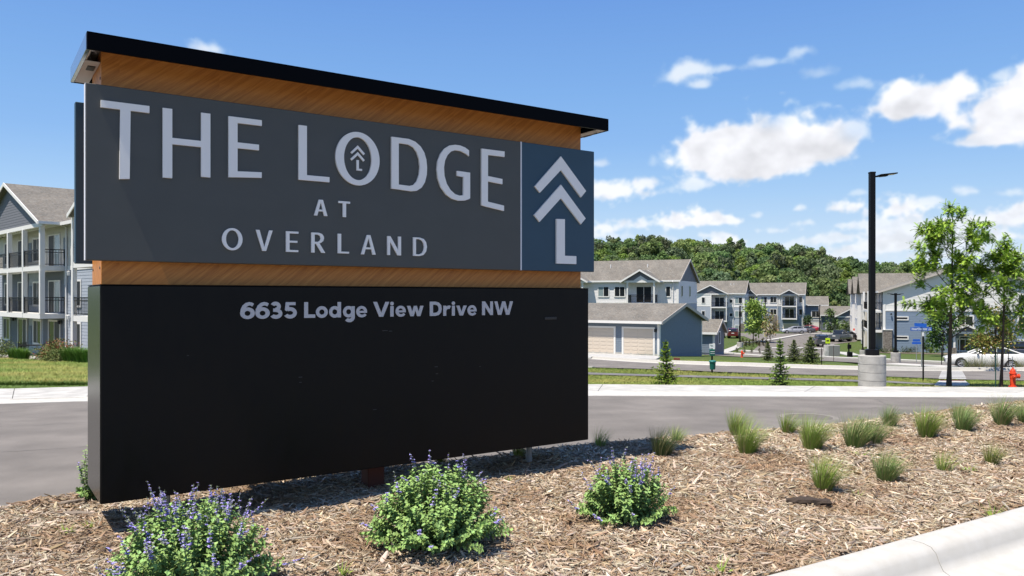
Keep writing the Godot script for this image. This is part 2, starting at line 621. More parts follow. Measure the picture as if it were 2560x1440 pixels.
# ------------------------------------------------------------------ sky
func make_sky() -> ImageTexture:
	var w := 4096
	var h := 2048
	var im := Image.create(w, h, false, Image.FORMAT_RGB8)
	im.fill(Color(0.62, 0.64, 0.60))
	# clear air by height above the horizon in degrees
	var g := Gradient.new()
	g.offsets = PackedFloat32Array([0.0, 0.02, 0.045, 0.08, 0.12, 0.16, 0.24, 0.4, 1.0])
	g.colors = PackedColorArray([Color(0.90, 0.935, 0.97), Color(0.85, 0.912, 0.968), Color(0.765, 0.865, 0.96), Color(0.655, 0.80, 0.95), Color(0.555, 0.728, 0.932), Color(0.505, 0.688, 0.912), Color(0.422, 0.605, 0.872), Color(0.33, 0.52, 0.81), Color(0.22, 0.40, 0.70)])
	var air := []
	for y in h / 2 + 4:
		var el := 90.0 - (y + 0.5) * 180.0 / h
		var c := g.sample(clampf(el / 90.0, 0, 1))
		air.append(c)
		im.fill_rect(Rect2i(0, y, w, 1), c)
	# cumulus: puffs as [column, row, half width, half height, strength] of the photograph's frame, then more of them all round
	var puffs := [
		[1760, 365, 70, 48, 1], [1830, 390, 130, 60, 1], [1935, 350, 120, 68, 1], [2030, 350, 105, 50, 1], [1900, 420, 130, 38, 1], [2085, 360, 60, 34, 1], [1930, 302, 34, 24, 0.6], [1735, 465, 42, 20, 0.7], [2130, 330, 30, 26, 0.5],
		[2240, 262, 68, 42, 1], [2310, 255, 85, 44, 1], [2395, 215, 70, 32, 1], [2252, 225, 28, 26, 1], [2500, 185, 30, 18, 0.5],
		[2480, 300, 115, 46, 1], [2550, 250, 80, 66, 1], [2500, 345, 90, 27, 1], [2420, 357, 40, 14, 0.8], [2575, 195, 40, 50, 1],
		[1682, 190, 36, 26, 0.8], [1732, 172, 34, 20, 0.8], [1742, 212, 42, 14, 0.7], [1815, 170, 30, 11, 0.55], [1920, 155, 52, 13, 0.55], [1998, 125, 36, 18, 0.6], [2130, 210, 48, 18, 0.5], [2048, 182, 34, 16, 0.4],
		[1500, 408, 40, 14, 0.55], [1545, 478, 95, 32, 0.95], [1616, 452, 28, 16, 0.85], [1630, 405, 14, 20, 0.35],
		[1500, 575, 40, 18, 0.9], [1595, 560, 68, 16, 0.8], [1725, 548, 85, 28, 1], [1815, 550, 42, 16, 0.9], [1890, 537, 18, 11, 0.6],
		[2100, 517, 48, 20, 0.9], [2000, 520, 18, 12, 0.7], [2255, 522, 85, 30, 0.95], [2230, 580, 110, 22, 0.8], [2350, 590, 90, 26, 0.8], [2480, 545, 95, 26, 0.9], [2570, 530, 55, 30, 0.9], [2410, 475, 40, 16, 0.6], [2440, 625, 85, 15, 0.7],
		[1812, 602, 52, 17, 0.95], [1850, 622, 80, 14, 0.8], [2045, 600, 55, 14, 0.7], [2095, 592, 40, 12, 0.6], [2230, 606, 72, 22, 0.95], [2140, 622, 80, 12, 0.75], [1560, 615, 70, 12, 0.6], [2330, 640, 90, 14, 0.6], [1960, 612, 60, 10, 0.5], [1700, 640, 120, 12, 0.5],
		[2360, 560, 120, 16, 0.8], [2180, 560, 90, 12, 0.7], [2480, 590, 110, 14, 0.8], [2300, 615, 120, 12, 0.8], [2100, 640, 130, 10, 0.7], [2550, 640, 80, 14, 0.85], [1930, 575, 60, 8, 0.5], [1780, 585, 40, 9, 0.6], [2010, 555, 30, 9, 0.5], [1660, 600, 36, 9, 0.6], [2140, 480, 26, 9, 0.45], [2330, 500, 40, 12, 0.6], [2530, 480, 46, 12, 0.5], [512, 122, 44, 15, 0.8], [1560, 590, 90, 10, 0.5]]
	var spots := []
	for p in puffs:
		var dir := Vector3((p[0] - 1280.0) / FOCAL, (742.0 - p[1]) / FOCAL, -1.0)
		var near := sqrt(1.0 + dir.x * dir.x)
		var az := rad_to_deg(atan2(dir.x, 1.0))
		var el := rad_to_deg(atan2(dir.y, near))
		spots.append([az, el, rad_to_deg(p[2] / FOCAL) / (near * near), rad_to_deg(p[3] / FOCAL) / near, p[4]])
	var r := RandomNumberGenerator.new()
	r.seed = 77
	for k in 120:
		var az := r.randf_range(38.0, 322.0)
		var el := 2.0 + 34.0 * pow(r.randf(), 1.7)
		var size := r.randf_range(0.8, 2.6) * (0.5 + el / 20.0)
		for i in r.randi_range(2, 6):
			spots.append([az + r.randf_range(-2, 2) * size, el + r.randf_range(-0.3, 0.35) * size, size * r.randf_range(0.6, 1.3), size * r.randf_range(0.3, 0.55), r.randf_range(0.6, 1.0)])
	var per := w / 360.0
	var field := {}
	var cap := {}
	for s in spots:
		var rx: float = s[2] * 1.7
		var ry: float = s[3] * 1.8
		for yy in range(maxi(0, int((90.0 - s[1] - ry) * per)), mini(h / 2, int((90.0 - s[1] + ry) * per)) + 1):
			for xx in range(int((s[0] - rx) * per), int((s[0] + rx) * per) + 1):
				var dx: float = (xx / per - s[0]) / s[2]
				var dy: float = (90.0 - yy / per - s[1]) / s[3]
				if dy < 0: dy *= 1.35
				var v: float = exp(-(dx * dx + dy * dy) * 0.95)
				if v > 0.06:
					var key: int = yy * w + posmod(xx, w)
					field[key] = field.get(key, 0.0) + v
					cap[key] = cap.get(key, 0.0) + v * s[4]
	var rough := noise(0.034, 6, 91)
	var broad := noise(0.012, 3, 92)
	var puffy := noise(0.024, 3, 94)
	var shade := noise(0.024, 4, 93)
	for key in field:
		var x: int = key % w
		var y: int = key / w
		var el := 90.0 - (y + 0.5) / per
		# clouds far off look smaller: a finer weave takes over towards the horizon
		var far := clampf(1.0 - (el - 5.0) / 5.0, 0, 1)
		var fx := float(x if x < w - 600 else x - w)
		var bil := 0.55 - 1.5 * absf(lerpf(puffy.get_noise_2d(fx, y), puffy.get_noise_2d(fx * 2.3 + 900.0, y * 2.7), far))
		var nse := lerpf(rough.get_noise_2d(fx, y), rough.get_noise_2d(fx * 2.3, y * 2.7 + 700.0), far) * 0.95 + broad.get_noise_2d(fx, y * 1.2) * 0.45 + bil * 0.60
		var f: float = field[key]
		var thick: float = cap[key] / f
		var den: float = minf(f, 1.35) + nse * 0.66 - 0.34
		var a := smoothstep(0.0, 0.62 if thick > 0.9 else 0.85, den) * thick * (0.97 if el > 4.0 else 0.93)
		if a <= 0.004: continue
		var above: float = field.get(maxi(key - w * 9, 0), 0.0)
		var lit := clampf(0.985 - 0.08 * clampf(above - 0.75, 0.0, 1.0) + lerpf(shade.get_noise_2d(fx, y * 1.3), shade.get_noise_2d(fx * 1.8, y * 2.4 + 300.0), far) * 0.11 + bil * 0.035, 0.82, 1.0)
		var white := Color(lit, lit, minf(1.0, lit * 1.012 + 0.006))
		if el < 6.0: white = white.lerp(Color(0.93, 0.95, 0.98), 0.35 * (1.0 - el / 6.0))
		im.set_pixel(x, y, im.get_pixel(x, y).lerp(white, a))
	return ImageTexture.create_from_image(im)

func _ready() -> void:
	# ---- camera, sky, sun, exposure
	var cam := Camera3D.new()
	cam.name = "camera"
	cam.projection = Camera3D.PROJECTION_FRUSTUM
	cam.near = 0.1
	cam.far = 1500.0
	cam.size = 0.1 * 1440.0 / FOCAL
	cam.frustum_offset = Vector2(0, 22.0 / FOCAL * 0.1)
	add_child(cam)
	var env := Environment.new()
	env.background_mode = Environment.BG_SKY
	env.sky = Sky.new()
	var pano := PanoramaSkyMaterial.new()
	pano.panorama = make_sky()
	env.sky.sky_material = pano
	env.background_energy_multiplier = 0.69
	env.tonemap_mode = Environment.TONE_MAPPER_LINEAR
	env.tonemap_exposure = 1.52
	env.sdfgi_enabled = true
	env.ssao_enabled = true
	env.ssil_enabled = true
	var we := WorldEnvironment.new()
	we.name = "environment"
	we.environment = env
	add_child(we)
	var sun := DirectionalLight3D.new()
	sun.name = "sun"
	sun.light_energy = 1.6
	sun.light_color = Color(1.0, 0.965, 0.91)
	sun.light_angular_distance = 0.5
	sun.shadow_enabled = true
	add_child(sun)
	sun.look_at_from_position(Vector3(-0.300, 0.924, 0.236), Vector3.ZERO, Vector3.UP)

	rng.seed = 4
	bumps.seed = 11
	bumps.frequency = 0.01
	bumps.fractal_octaves = 3
	make_materials()
	build_land()
	await build_sign()
	build_left_house()
	build_garages()
	build_far_houses()
	build_forest()
	build_furniture()
	build_cars()
	build_trees()
	build_island_plants()
	build_mulch()
	build_lawn()

# ------------------------------------------------------------------ ground, roads, walks
var lawn_holes := []
var mulch_bed: MeshInstance3D

func build_land() -> void:
	# one sheet to the horizon, finer close by; it dips under the roads and the island
	var xs := []
	var x := -420.0
	while x < 420.0:
		xs.append(x)
		x += 1.5 if absf(x) < 30 else (4.0 if absf(x) < 90 else 15.0)
	xs.append(420.0)
	var ds := []
	var d := -60.0
	while d < 560.0:
		ds.append(d)
		d += 1.0 if d > -8 and d < 60 else (3.0 if d < 200 else 10.0)
	var mb := MB.new()
	var rows := []
	for dd in ds:
		var row := []
		for xx in xs:
			row.append(Vector3(xx, ground(xx, dd) - (0.06 if dd < 60 else 0.0), -dd))
		rows.append(row)
	for j in ds.size() - 1:
		for i in xs.size() - 1:
			var far: bool = ds[j] > 196.0
			if far: continue
			mb.quad(rows[j][i], rows[j][i + 1], rows[j + 1][i + 1], rows[j + 1][i])
	structure("ground", mb, M.lawn)
	var hb := MB.new()
	for j in ds.size() - 1:
		for i in xs.size() - 1:
			if ds[j] > 196.0:
				hb.quad(rows[j][i], rows[j][i + 1], rows[j + 1][i + 1], rows[j + 1][i])
	structure("hill", hb, M.wild)

	# the near drive that runs round the island
	var edge := PackedVector2Array([Vector2(-60, 9.5), Vector2(-40, 12.0), Vector2(-24, 14.0), Vector2(-10.2, 15.7), Vector2(-8.9, 16.1), Vector2(1.9, 17.2), Vector2(11, 17.0), Vector2(24, 16.8), Vector2(60, 16.2)])
	var top := PackedVector2Array([Vector2(-60, 12.5), Vector2(-40, 15.0), Vector2(-24, 16.9), Vector2(-11.92, 18.4), Vector2(-10.5, 19.3), Vector2(2.1, 20.5), Vector2(5.5, 20.1), Vector2(12.4, 19.4), Vector2(26, 18.7), Vector2(60, 18.0)])
	var road := PackedVector2Array([Vector2(-60, -20), Vector2(60, -20)])
	for i in range(edge.size() - 1, -1, -1): road.append(edge[i])
	structure("road", drape(road, -0.02, 1.0), M.asphalt)
	var cr := RandomNumberGenerator.new()
	cr.seed = 17
	for q in [[-3.9, 8.2, 0.5, 1.2], [-6.2, 9.6, 0.2, 2.6], [6.0, 14.6, -0.1, 3.0], [-8.5, 12.0, 0.4, 2.0]]:
		var mbk := MB.new()
		var p := Vector2(q[0], q[1])
		var dir: float = q[2]
		var left: float = q[3]
		while left > 0:
			var n := p + Vector2(cos(dir), sin(dir)) * 0.14
			var wd := cr.randf_range(0.004, 0.012)
			var s := Vector2(-sin(dir), cos(dir)) * wd
			var y0 := ground(p.x, p.y) - 0.0155
			var y1 := ground(n.x, n.y) - 0.0155
			mbk.quad(Vector3(p.x - s.x, y0, -p.y + s.y), Vector3(n.x - s.x, y1, -n.y + s.y), Vector3(n.x + s.x, y1, -n.y - s.y), Vector3(p.x + s.x, y0, -p.y - s.y))
			p = n
			dir += cr.randfn() * 0.25
			left -= 0.14
		structure("road_crack", mbk, M.crack)
	# pavement of cast panels with open joints, and its gutter
	var walk := Node3D.new()
	walk.name = numbered("pavement")
	add_child(walk)
	walk.set_meta("kind", "structure")
	var fe := finer(edge, 3.05)
	for i in fe.size() - 1:
		var a := fe[i]
		var b := fe[i + 1]
		if a.x < -24 or a.x > 26: continue
		var ta := on_line(top, a.x * 1.16 + 0.15)
		var tb := on_line(top, b.x * 1.16 + 0.15)
		var u := (b - a).normalized() * 0.007
		var g := Vector2(0, 0.42)
		part("panel", drape(PackedVector2Array([a + u + g, b - u + g, tb - u, ta + u]), 0.035, 1.5, null, 0.07), M.concrete, walk)
	structure("gutter", sweep(finer(PackedVector2Array(edge.slice(2, 8)), 2.0), [Vector2(0.0, -0.05), Vector2(0.0, -0.012), Vector2(-0.36, -0.006), Vector2(-0.43, 0.033), Vector2(-0.44, -0.05)]), M.kerb)

	# asphalt footpath across the grass, and the ramp at its end
	var path := px_poly([1200, 33.5, 1480, 29.0, 1820, 26.1, 2200, 23.2, 2330, 21.7, 2352, 22.3, 2200, 24.5, 1820, 28.0, 1480, 31.2, 1200, 36.5])
	structure("footpath", drape(path, 0.0, 1.0), M.path)
	lawn_holes.append(path)
	var ramp := px_poly([2336, 21.0, 2412, 20.9, 2424, 22.0, 2412, 24.4, 2350, 24.6, 2340, 22.5])
	structure("ramp", drape(ramp, 0.012, 0.6, null, 0.06), M.concrete)
	lawn_holes.append(ramp)
	structure("tactile_strip", drape(px_poly([2350, 24.05, 2412, 23.9, 2411, 24.35, 2350, 24.5]), 0.018, 0.5), M.brick_red)

	# the second road with a raised kerb on its far side
	var near2 := [1100, 46.0, 1300, 42.0, 1480, 38.0, 1820, 31.9, 2200, 28.2, 2400, 25.4, 2560, 24.6, 2900, 23.0]
	var far2 := [1100, 58.0, 1300, 52.0, 1480, 47.0, 1820, 38.6, 2200, 35.6, 2400, 35.8, 2560, 35.0, 2900, 33.0]
	var poly := px_poly(near2)
	var back := px_poly(far2)
	var two := poly.duplicate()
	for i in range(back.size() - 1, -1, -1): two.append(back[i])
	structure("road", drape(two, 0.0, 1.0), M.asphalt)
	lawn_holes.append(two)
	var k := px_poly(far2.slice(4))
	structure("kerb", sweep(finer(k, 1.0), [Vector2(0.35, -0.05), Vector2(0.35, 0.012), Vector2(0.0, 0.02), Vector2(-0.04, 0.15), Vector2(-0.22, 0.155), Vector2(-0.22, -0.05)]), M.kerb)
	structure("kerb", sweep(finer(px_poly(near2.slice(0, 6)), 1.0), [Vector2(0.0, -0.05), Vector2(0.0, 0.03), Vector2(-0.2, 0.02), Vector2(-0.3, -0.05)]), M.kerb)
	# painted bars of the crossing
	var cross := thing("crossing", "white painted bars of the crossing between the ramp and the white saloon car", "crossing", Vector3.ZERO)
	for i in 7:
		var d0 := 25.9 + i * 1.25
		part("bar", drape(px_poly([2347 + i * 1.2, d0, 2416 - i * 1.6, d0 - 0.1, 2415 - i * 1.6, d0 + 0.55, 2347 + i * 1.2, d0 + 0.65]), 0.008, 0.8), M.paint, cross)

	# forecourt of the garages, the far car park and its drives
	var apron := px_poly([1300, 53.5, 1480, 48.0, 1640, 47.5, 1652, 62.0, 1480, 68.0, 1300, 75.0])
	structure("forecourt", drape(apron, 0.05, 1.5, null, 0.1), M.concrete)
	lawn_holes.append(apron)
	structure("kerb_drain", drape(px_poly([1684, 46.4, 1700, 46.0, 1700, 46.8, 1684, 47.2]), 0.16, 1.0, null, 0.12), M.brick_red)
	var park := px_poly([1800, 83, 1850, 77, 1925, 73, 2010, 70, 2055, 78, 2075, 100, 2085, 118, 2140, 128, 2165, 165, 2010, 176, 1960, 158, 1740, 162, 1740, 147, 1860, 142, 1900, 118, 1880, 95])
	structure("car_park", drape(park, 0.05, 3.0), M.asphalt)
	structure("lane", drape(px_poly([1760, 77.5, 1850, 73.5, 1930, 71, 1925, 78, 1850, 82, 1760, 86]), 0.055, 2.0), M.asphalt)
	structure("walk", drape(px_poly([1755, 90, 1800, 84, 1842, 101, 1862, 118, 1850, 119, 1822, 104, 1790, 91, 1755, 95]), 0.08, 2.0, null, 0.1), M.concrete)
	structure("kerb", sweep(finer(px_poly([1780, 88, 1850, 80, 1905, 75.5, 1935, 71.5, 1990, 71]), 1.5), [Vector2(0, -0.1), Vector2(0, 0.16), Vector2(-0.7, 0.18), Vector2(-0.7, -0.1)]), M.kerb)
	structure("kerb", sweep(finer(px_poly([1858, 119, 1900, 121, 1945, 131, 2010, 152, 2060, 160, 2085, 158]), 2.0), [Vector2(0, -0.1), Vector2(0, 0.18), Vector2(-0.8, 0.2), Vector2(-0.8, -0.1)]), M.kerb)
	structure("kerb", sweep(finer(px_poly([1846, 96, 1880, 93, 1918, 89]), 1.5), [Vector2(0, -0.1), Vector2(0, 0.16), Vector2(-0.7, 0.18), Vector2(-0.7, -0.1)]), M.kerb)
	for b in [[1928, 105], [1976, 106], [2030, 104]]:
		structure("bay_line", drape(px_poly([b[0], b[1], b[0] + 32, b[1], b[0] + 32, b[1] + 1.6, b[0], b[1] + 1.6]), 0.08, 2.0), M.paint)
	# lane in front of the gable-ended house at the side
	var lane := px_poly([2050, 62, 2200, 57, 2420, 52, 2640, 46, 2700, 52, 2420, 62, 2200, 70, 2050, 76])
	structure("lane", drape(lane, 0.05, 1.5), M.asphalt)
	lawn_holes.append(lane)
	structure("kerb", sweep(finer(px_poly([2045, 77, 2100, 73, 2200, 70.5, 2420, 63]), 1.5), [Vector2(0, -0.1), Vector2(0, 0.14), Vector2(-0.5, 0.16), Vector2(-0.5, -0.1)]), M.kerb)
	structure("kerb", sweep(finer(px_poly([2205, 54, 2300, 50.5, 2360, 49.0]), 1.0), [Vector2(0, -0.1), Vector2(0, 0.12), Vector2(-1.3, 0.14), Vector2(-1.3, -0.1)]), M.kerb)
	structure("bed", drape(px_poly([2385, 43.5, 2700, 39.5, 2700, 36.2, 2420, 37.6]), 0.04, 1.0), M.far_mulch)
	structure("walk", drape(px_poly([2085, 96, 2130, 94, 2150, 84, 2120, 82]), 0.08, 2.0, null, 0.1), M.concrete)
	structure("bed", drape(px_poly([2190, 97.5, 2500, 92, 2500, 86.5, 2190, 94]), 0.05, 2.0), M.far_mulch)

	# planting bed and terrace before the house on the near side of the sign
	var lb := px_poly([-60, 46.5, 40, 45.0, 110, 41.0, 218, 37.5, 330, 34.0, 330, 44.0, 218, 47.5, 100, 52.0, -60, 58])
	structure("bed", drape(lb, 0.0, 1.0), M.far_mulch)
	lawn_holes.append(lb)
	structure("terrace", drape(px_poly([66, 45.6, 104, 44.6, 122, 48.6, 84, 50.2]), 0.06, 1.0, null, 0.1), M.concrete)
	structure("walk", drape(px_poly([-60, 53.5, 34, 50.4, 34, 52.4, -60, 56.0]), 0.06, 1.0, null, 0.1), M.concrete)

	# the island: dark soil under the chips, and the kerb along the near side
	mulch_bed = structure("mulch_bed", drape(bed_poly, -0.02, 0.35, bed_level, 0.28), M.soil)
	var line := PackedVector2Array([Vector2(-3.2, 1.75), Vector2(-1.3, 2.9), Vector2(1.68, 4.66), Vector2(3.89, 6.02), Vector2(9.0, 9.2), Vector2(15.5, 13.2)])
	var f := func(x: float, d: float) -> float: return BED - 0.02 - 0.018 * maxf(0.0, d - 8.5)
	# rounded top, concave face, flat gutter; panels with joints
	var prof := [Vector2(-0.01, -0.3), Vector2(-0.01, 0.02), Vector2(0.02, 0.05), Vector2(0.07, 0.058), Vector2(0.15, 0.056), Vector2(0.20, 0.045), Vector2(0.235, 0.012), Vector2(0.255, -0.04), Vector2(0.28, -0.085), Vector2(0.33, -0.105), Vector2(0.46, -0.115), Vector2(0.62, -0.10), Vector2(0.62, -0.3)]
	var kerb := Node3D.new()
	kerb.name = numbered("kerb")
	add_child(kerb)
	kerb.set_meta("kind", "structure")
	var fl := finer(line, 0.25)
	var total := 0.0
	var from := 0
	var next := 0.55
	for i in range(1, fl.size()):
		total += fl[i].distance_to(fl[i - 1])
		if total > next or i == fl.size() - 1:
			var seg := fl.slice(from, i + 1)
			var t := (seg[-1] - seg[-2]).normalized() * 0.004
			seg[0] += t
			seg[-1] -= t
			part("kerb_length", smooth_sweep(seg, prof, f), M.kerb, kerb)
			from = i
			next += 3.05

func on_line(pts: PackedVector2Array, x: float) -> Vector2:
	for i in pts.size() - 1:
		if x <= pts[i + 1].x:
			return pts[i].lerp(pts[i + 1], (x - pts[i].x) / (pts[i + 1].x - pts[i].x))
	return pts[-1]

func smooth_sweep(pts: PackedVector2Array, prof: Array, f: Callable) -> MB:
	var mb := MB.new()
	var rows := []
	var norms := []
	for i in pts.size():
		var t := (pts[mini(i + 1, pts.size() - 1)] - pts[maxi(i - 1, 0)]).normalized()
		var s := Vector2(t.y, -t.x)
		var row := []
		var nr := []
		for k in prof.size():
			var p: Vector2 = prof[k]
			var q := pts[i] + s * p.x
			row.append(Vector3(q.x, f.call(pts[i].x, pts[i].y) + p.y, -q.y))
			var e: Vector2 = (prof[mini(k + 1, prof.size() - 1)] - prof[maxi(k - 1, 0)]).normalized()
			nr.append((Vector3(s.x, 0, -s.y) * -e.y + Vector3.UP * e.x).normalized())
		rows.append(row)
		norms.append(nr)
	for i in rows.size() - 1:
		for k in prof.size() - 1:
			var a: Vector3 = rows[i][k]
			var b: Vector3 = rows[i + 1][k]
			var c: Vector3 = rows[i + 1][k + 1]
			var d: Vector3 = rows[i][k + 1]
			if (c - a).cross(b - a).dot(norms[i][k] + norms[i][k + 1]) > 0:
				mb.tri_n(a, c, b, norms[i][k], norms[i + 1][k + 1], norms[i + 1][k])
				mb.tri_n(a, d, c, norms[i][k], norms[i][k + 1], norms[i + 1][k + 1])
			else:
				mb.tri_n(a, b, c, norms[i][k], norms[i + 1][k], norms[i + 1][k + 1])
				mb.tri_n(a, c, d, norms[i][k], norms[i + 1][k + 1], norms[i][k + 1])
	for r in [0, rows.size() - 1]:
		for k in range(1, prof.size() - 1):
			if r == 0: mb.tri(rows[r][0], rows[r][k], rows[r][k + 1])
			else: mb.tri(rows[r][0], rows[r][k + 1], rows[r][k])
	return mb

# ------------------------------------------------------------------ the monument sign
# letter shapes: "+" adds a polygon, "-" cuts one
func rect(x0: float, y0: float, x1: float, y1: float) -> PackedVector2Array:
	return PackedVector2Array([Vector2(x0, y0), Vector2(x1, y0), Vector2(x1, y1), Vector2(x0, y1)])

func oval(cx: float, cy: float, rx: float, ry: float, n := 40) -> PackedVector2Array:
	var r := PackedVector2Array()
	for i in n:
		var a := TAU * i / n
		r.append(Vector2(cx + rx * cos(a), cy + ry * sin(a)))
	return r

func pg(a: Array) -> PackedVector2Array:
	var r := PackedVector2Array()
	for i in range(0, a.size(), 2): r.append(Vector2(a[i], a[i + 1]))
	return r

# a ribbon of an oval from angle a0 to a1 (degrees), w wide
func arc(cx: float, cy: float, rx: float, ry: float, w: float, a0: float, a1: float, n := 28) -> PackedVector2Array:
	var r := PackedVector2Array()
	for i in n + 1:
		var a := deg_to_rad(lerpf(a0, a1, float(i) / n))
		r.append(Vector2(cx + (rx + w * 0.5) * cos(a), cy + (ry + w * 0.5) * sin(a)))
	for i in range(n, -1, -1):
		var a := deg_to_rad(lerpf(a0, a1, float(i) / n))
		r.append(Vector2(cx + (rx - w * 0.5) * cos(a), cy + (ry - w * 0.5) * sin(a)))
	return r

func stroke(x0: float, y0: float, x1: float, y1: float, w: float) -> PackedVector2Array:
	var a := Vector2(x0, y0)
	var b := Vector2(x1, y1)
	var s := (b - a).normalized().orthogonal() * w * 0.5
	return PackedVector2Array([a + s, b + s, b - s, a - s])

func glyph(ops: Array, deep: float) -> CSGCombiner3D:
	var root := CSGCombiner3D.new()
	root.name = "glyph_shape"
	for i in range(0, ops.size(), 2):
		var p := CSGPolygon3D.new()
		p.polygon = ops[i + 1]
		p.mode = CSGPolygon3D.MODE_DEPTH
		p.depth = deep if ops[i] == "+" else deep * 3
		if ops[i] == "-":
			p.operation = CSGShape3D.OPERATION_SUBTRACTION
			p.position.z = deep
		root.add_child(p)
	add_child(root)
	return root

var sign_root: Node3D

func build_sign() -> void:
	var origin := Vector3(-2.761, BED, -5.3)
	var along_ := Vector3(SIGN_S, 0, -SIGN_C)
	var out := Vector3(SIGN_C, 0, SIGN_S)
	var base := origin + along_ * 2.13 - out * 0.335
	sign_root = thing("monument_sign", "large entrance sign: grey and blue panel over a black cabinet, flat black roof", "sign", base)
	sign_root.basis = Basis(along_, Vector3.UP, out)
	# own axes: s along from the near corner, h above the eye, w out from the cabinet's face
	var V := func(s: float, h: float, w: float) -> Vector3: return Vector3(s - 2.13, h - BED, w + 0.335)
	var mk := func(called: String, m: Material, s0: float, s1: float, h0: float, h1: float, w0: float, w1: float, bevel: float, parent: Node) -> MeshInstance3D:
		var mb := MB.new()
		mb.cbox(V.call(s0, h0, w0), V.call(s1, h1, w1), bevel)
		return part(called, mb, m, parent)
	var cab = mk.call("cabinet", M.black, 0.0, 4.26, -1.395, 0.079, -0.67, 0.0, 0.006, sign_root)
	for x in [0.3, 2.1, 3.9]:
		for s in [[-0.10, -0.05], [-0.60, -0.57]]:
			mk.call("bracket", M.screw, x, x + 0.12, 0.45, 1.25, s[0], s[1], 0.004, sign_root)
	mk.call("end_panel", M.black_gloss, -0.0025, -0.0005, -1.388, 0.072, -0.663, -0.007, 0.0005, cab)
	mk.call("lid", M.black, -0.002, 4.262, 0.080, 0.084, -0.672, 0.002, 0.001, cab)
	mk.call("latch", M.screw, 3.72, 3.86, -0.215, -0.19, 0.0015, 0.008, 0.002, cab)
	for p in [[1.36, -0.62, 0.03], [1.365, -0.66, 0.02], [2.55, -0.60, 0.03], [2.56, -0.66, 0.025], [2.52, -0.72, 0.02], [1.98, -0.92, 0.03], [2.06, -0.28, 0.05], [2.12, -0.285, 0.03], [0.55, -0.42, 0.012], [3.0, -0.62, 0.014]]:
		mk.call("scuff", M.scuff, p[0], p[0] + p[2], p[1], p[1] + 0.004, 0.0002, 0.0012, 0.0004, cab)
	var body = mk.call("wood_body", M.wood, 0.017, 4.243, 0.085, 1.688, -0.57, -0.10, 0.002, sign_root)
	for p in [[1.50, -0.14], [0.20, -0.16], [0.195, -0.52]]:
		var sb := MB.new()
		sb.lathe([Vector2(0.011, 0), Vector2(0.009, 0.004), Vector2(0.0, 0.005)], 10, Basis(Vector3.BACK, PI / 2), V.call(0.017, p[0], p[1]))
		part("screw", sb, M.screw, body)
	# front and back panels
	for side in [0, 1]:
		var w0 := -0.05 if side == 0 else -0.67
		var w1 := 0.02 if side == 0 else -0.60
		var pan = mk.call("panel", M.panel if side == 0 else M.blue, -0.09, 3.432 if side == 0 else 0.78, 0.243, 1.42, w0, w1, 0.004, sign_root)
		pan.set_meta("label", "charcoal panel with the raised name" if side == 0 else "blue panel on the far face")
		var pan2 = mk.call("panel", M.blue if side == 0 else M.panel, 3.444 if side == 0 else 0.79, 4.315 if side == 0 else 4.33, 0.243, 1.42, w0, w1, 0.004, sign_root)
		pan2.set_meta("label", "blue panel with the arrow emblem" if side == 0 else "charcoal panel on the far face")
		if side == 0: mk.call("panel_edge", M.edge, -0.093, -0.0905, 0.243, 1.42, w0 + 0.004, w1 - 0.004, 0.0005, pan)
		if side == 0:
			mk.call("divider", M.edge, 3.432, 3.446, 0.243, 1.42, 0.0, 0.0225, 0.001, pan)
	# roof: a shallow tray turned down at its edges
	var rf := Node3D.new()
	rf.name = "roof"
	sign_root.add_child(rf)
	mk.call("fascia", M.fascia, -0.10, 4.36, 1.60, 1.708, 0.16, 0.18, 0.002, rf)
	mk.call("fascia", M.fascia, -0.10, 4.36, 1.60, 1.708, -0.80, -0.78, 0.002, rf)
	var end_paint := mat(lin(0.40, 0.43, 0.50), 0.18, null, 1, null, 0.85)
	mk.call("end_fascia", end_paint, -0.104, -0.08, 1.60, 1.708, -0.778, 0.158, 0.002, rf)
	mk.call("end_fascia", M.fascia, 4.34, 4.362, 1.60, 1.708, -0.778, 0.158, 0.002, rf)
	mk.call("roof_sheet", M.fascia, -0.10, 4.36, 1.709, 1.716, -0.80, 0.18, 0.002, rf)
	mk.call("soffit", M.soffit, -0.078, 4.338, 1.690, 1.697, -0.776, 0.156, 0.001, rf)
	mk.call("soffit_plate", M.soffit, -0.0785, 0.0155, 1.603, 1.609, -0.775, -0.13, 0.001, rf)
	mk.call("soffit_plate", M.soffit, 4.2445, 4.3385, 1.603, 1.609, -0.775, 0.155, 0.001, rf)
	# rough caulk and cut-outs under the near end
	for b in [[-0.045, 0.10, 0.05, 0.03], [-0.03, 0.03, 0.035, 0.04], [-0.05, -0.07, 0.04, 0.05], [-0.035, -0.20, 0.04, 0.06], [-0.05, -0.36, 0.05, 0.06], [-0.04, -0.52, 0.05, 0.05]]:
		var cb := MB.new()
		var o: Vector3 = V.call(b[0], 1.684, b[1])
		for k in 5:
			var q := o + Vector3(sin(k * 2.3) * b[2] * 0.5, 0, cos(k * 1.7) * b[3] * 0.6)
			cb.cbox(Vector3(-0.02, -0.006, -0.02), Vector3(0.02, 0.006, 0.02), 0.004, Basis(Vector3.UP, k * 0.9), q)
		part("caulk", cb, M.edge, rf, "", true)
	mk.call("soffit_lip", M.soffit, -0.078, -0.066, 1.612, 1.689, -0.776, 0.156, 0.001, rf)
	mk.call("conduit_plate", M.screw, -0.05, 0.0, 1.597, 1.6025, -0.36, -0.24, 0.002, rf)
	var wire := MB.new()
	wire.tube([V.call(4.30, 1.655, 0.10), V.call(4.30, 1.60, 0.08), V.call(4.275, 1.575, 0.02), V.call(4.247, 1.565, -0.06)], [0.004, 0.004, 0.004, 0.004], 6)
	part("wire", wire, M.steel, rf)
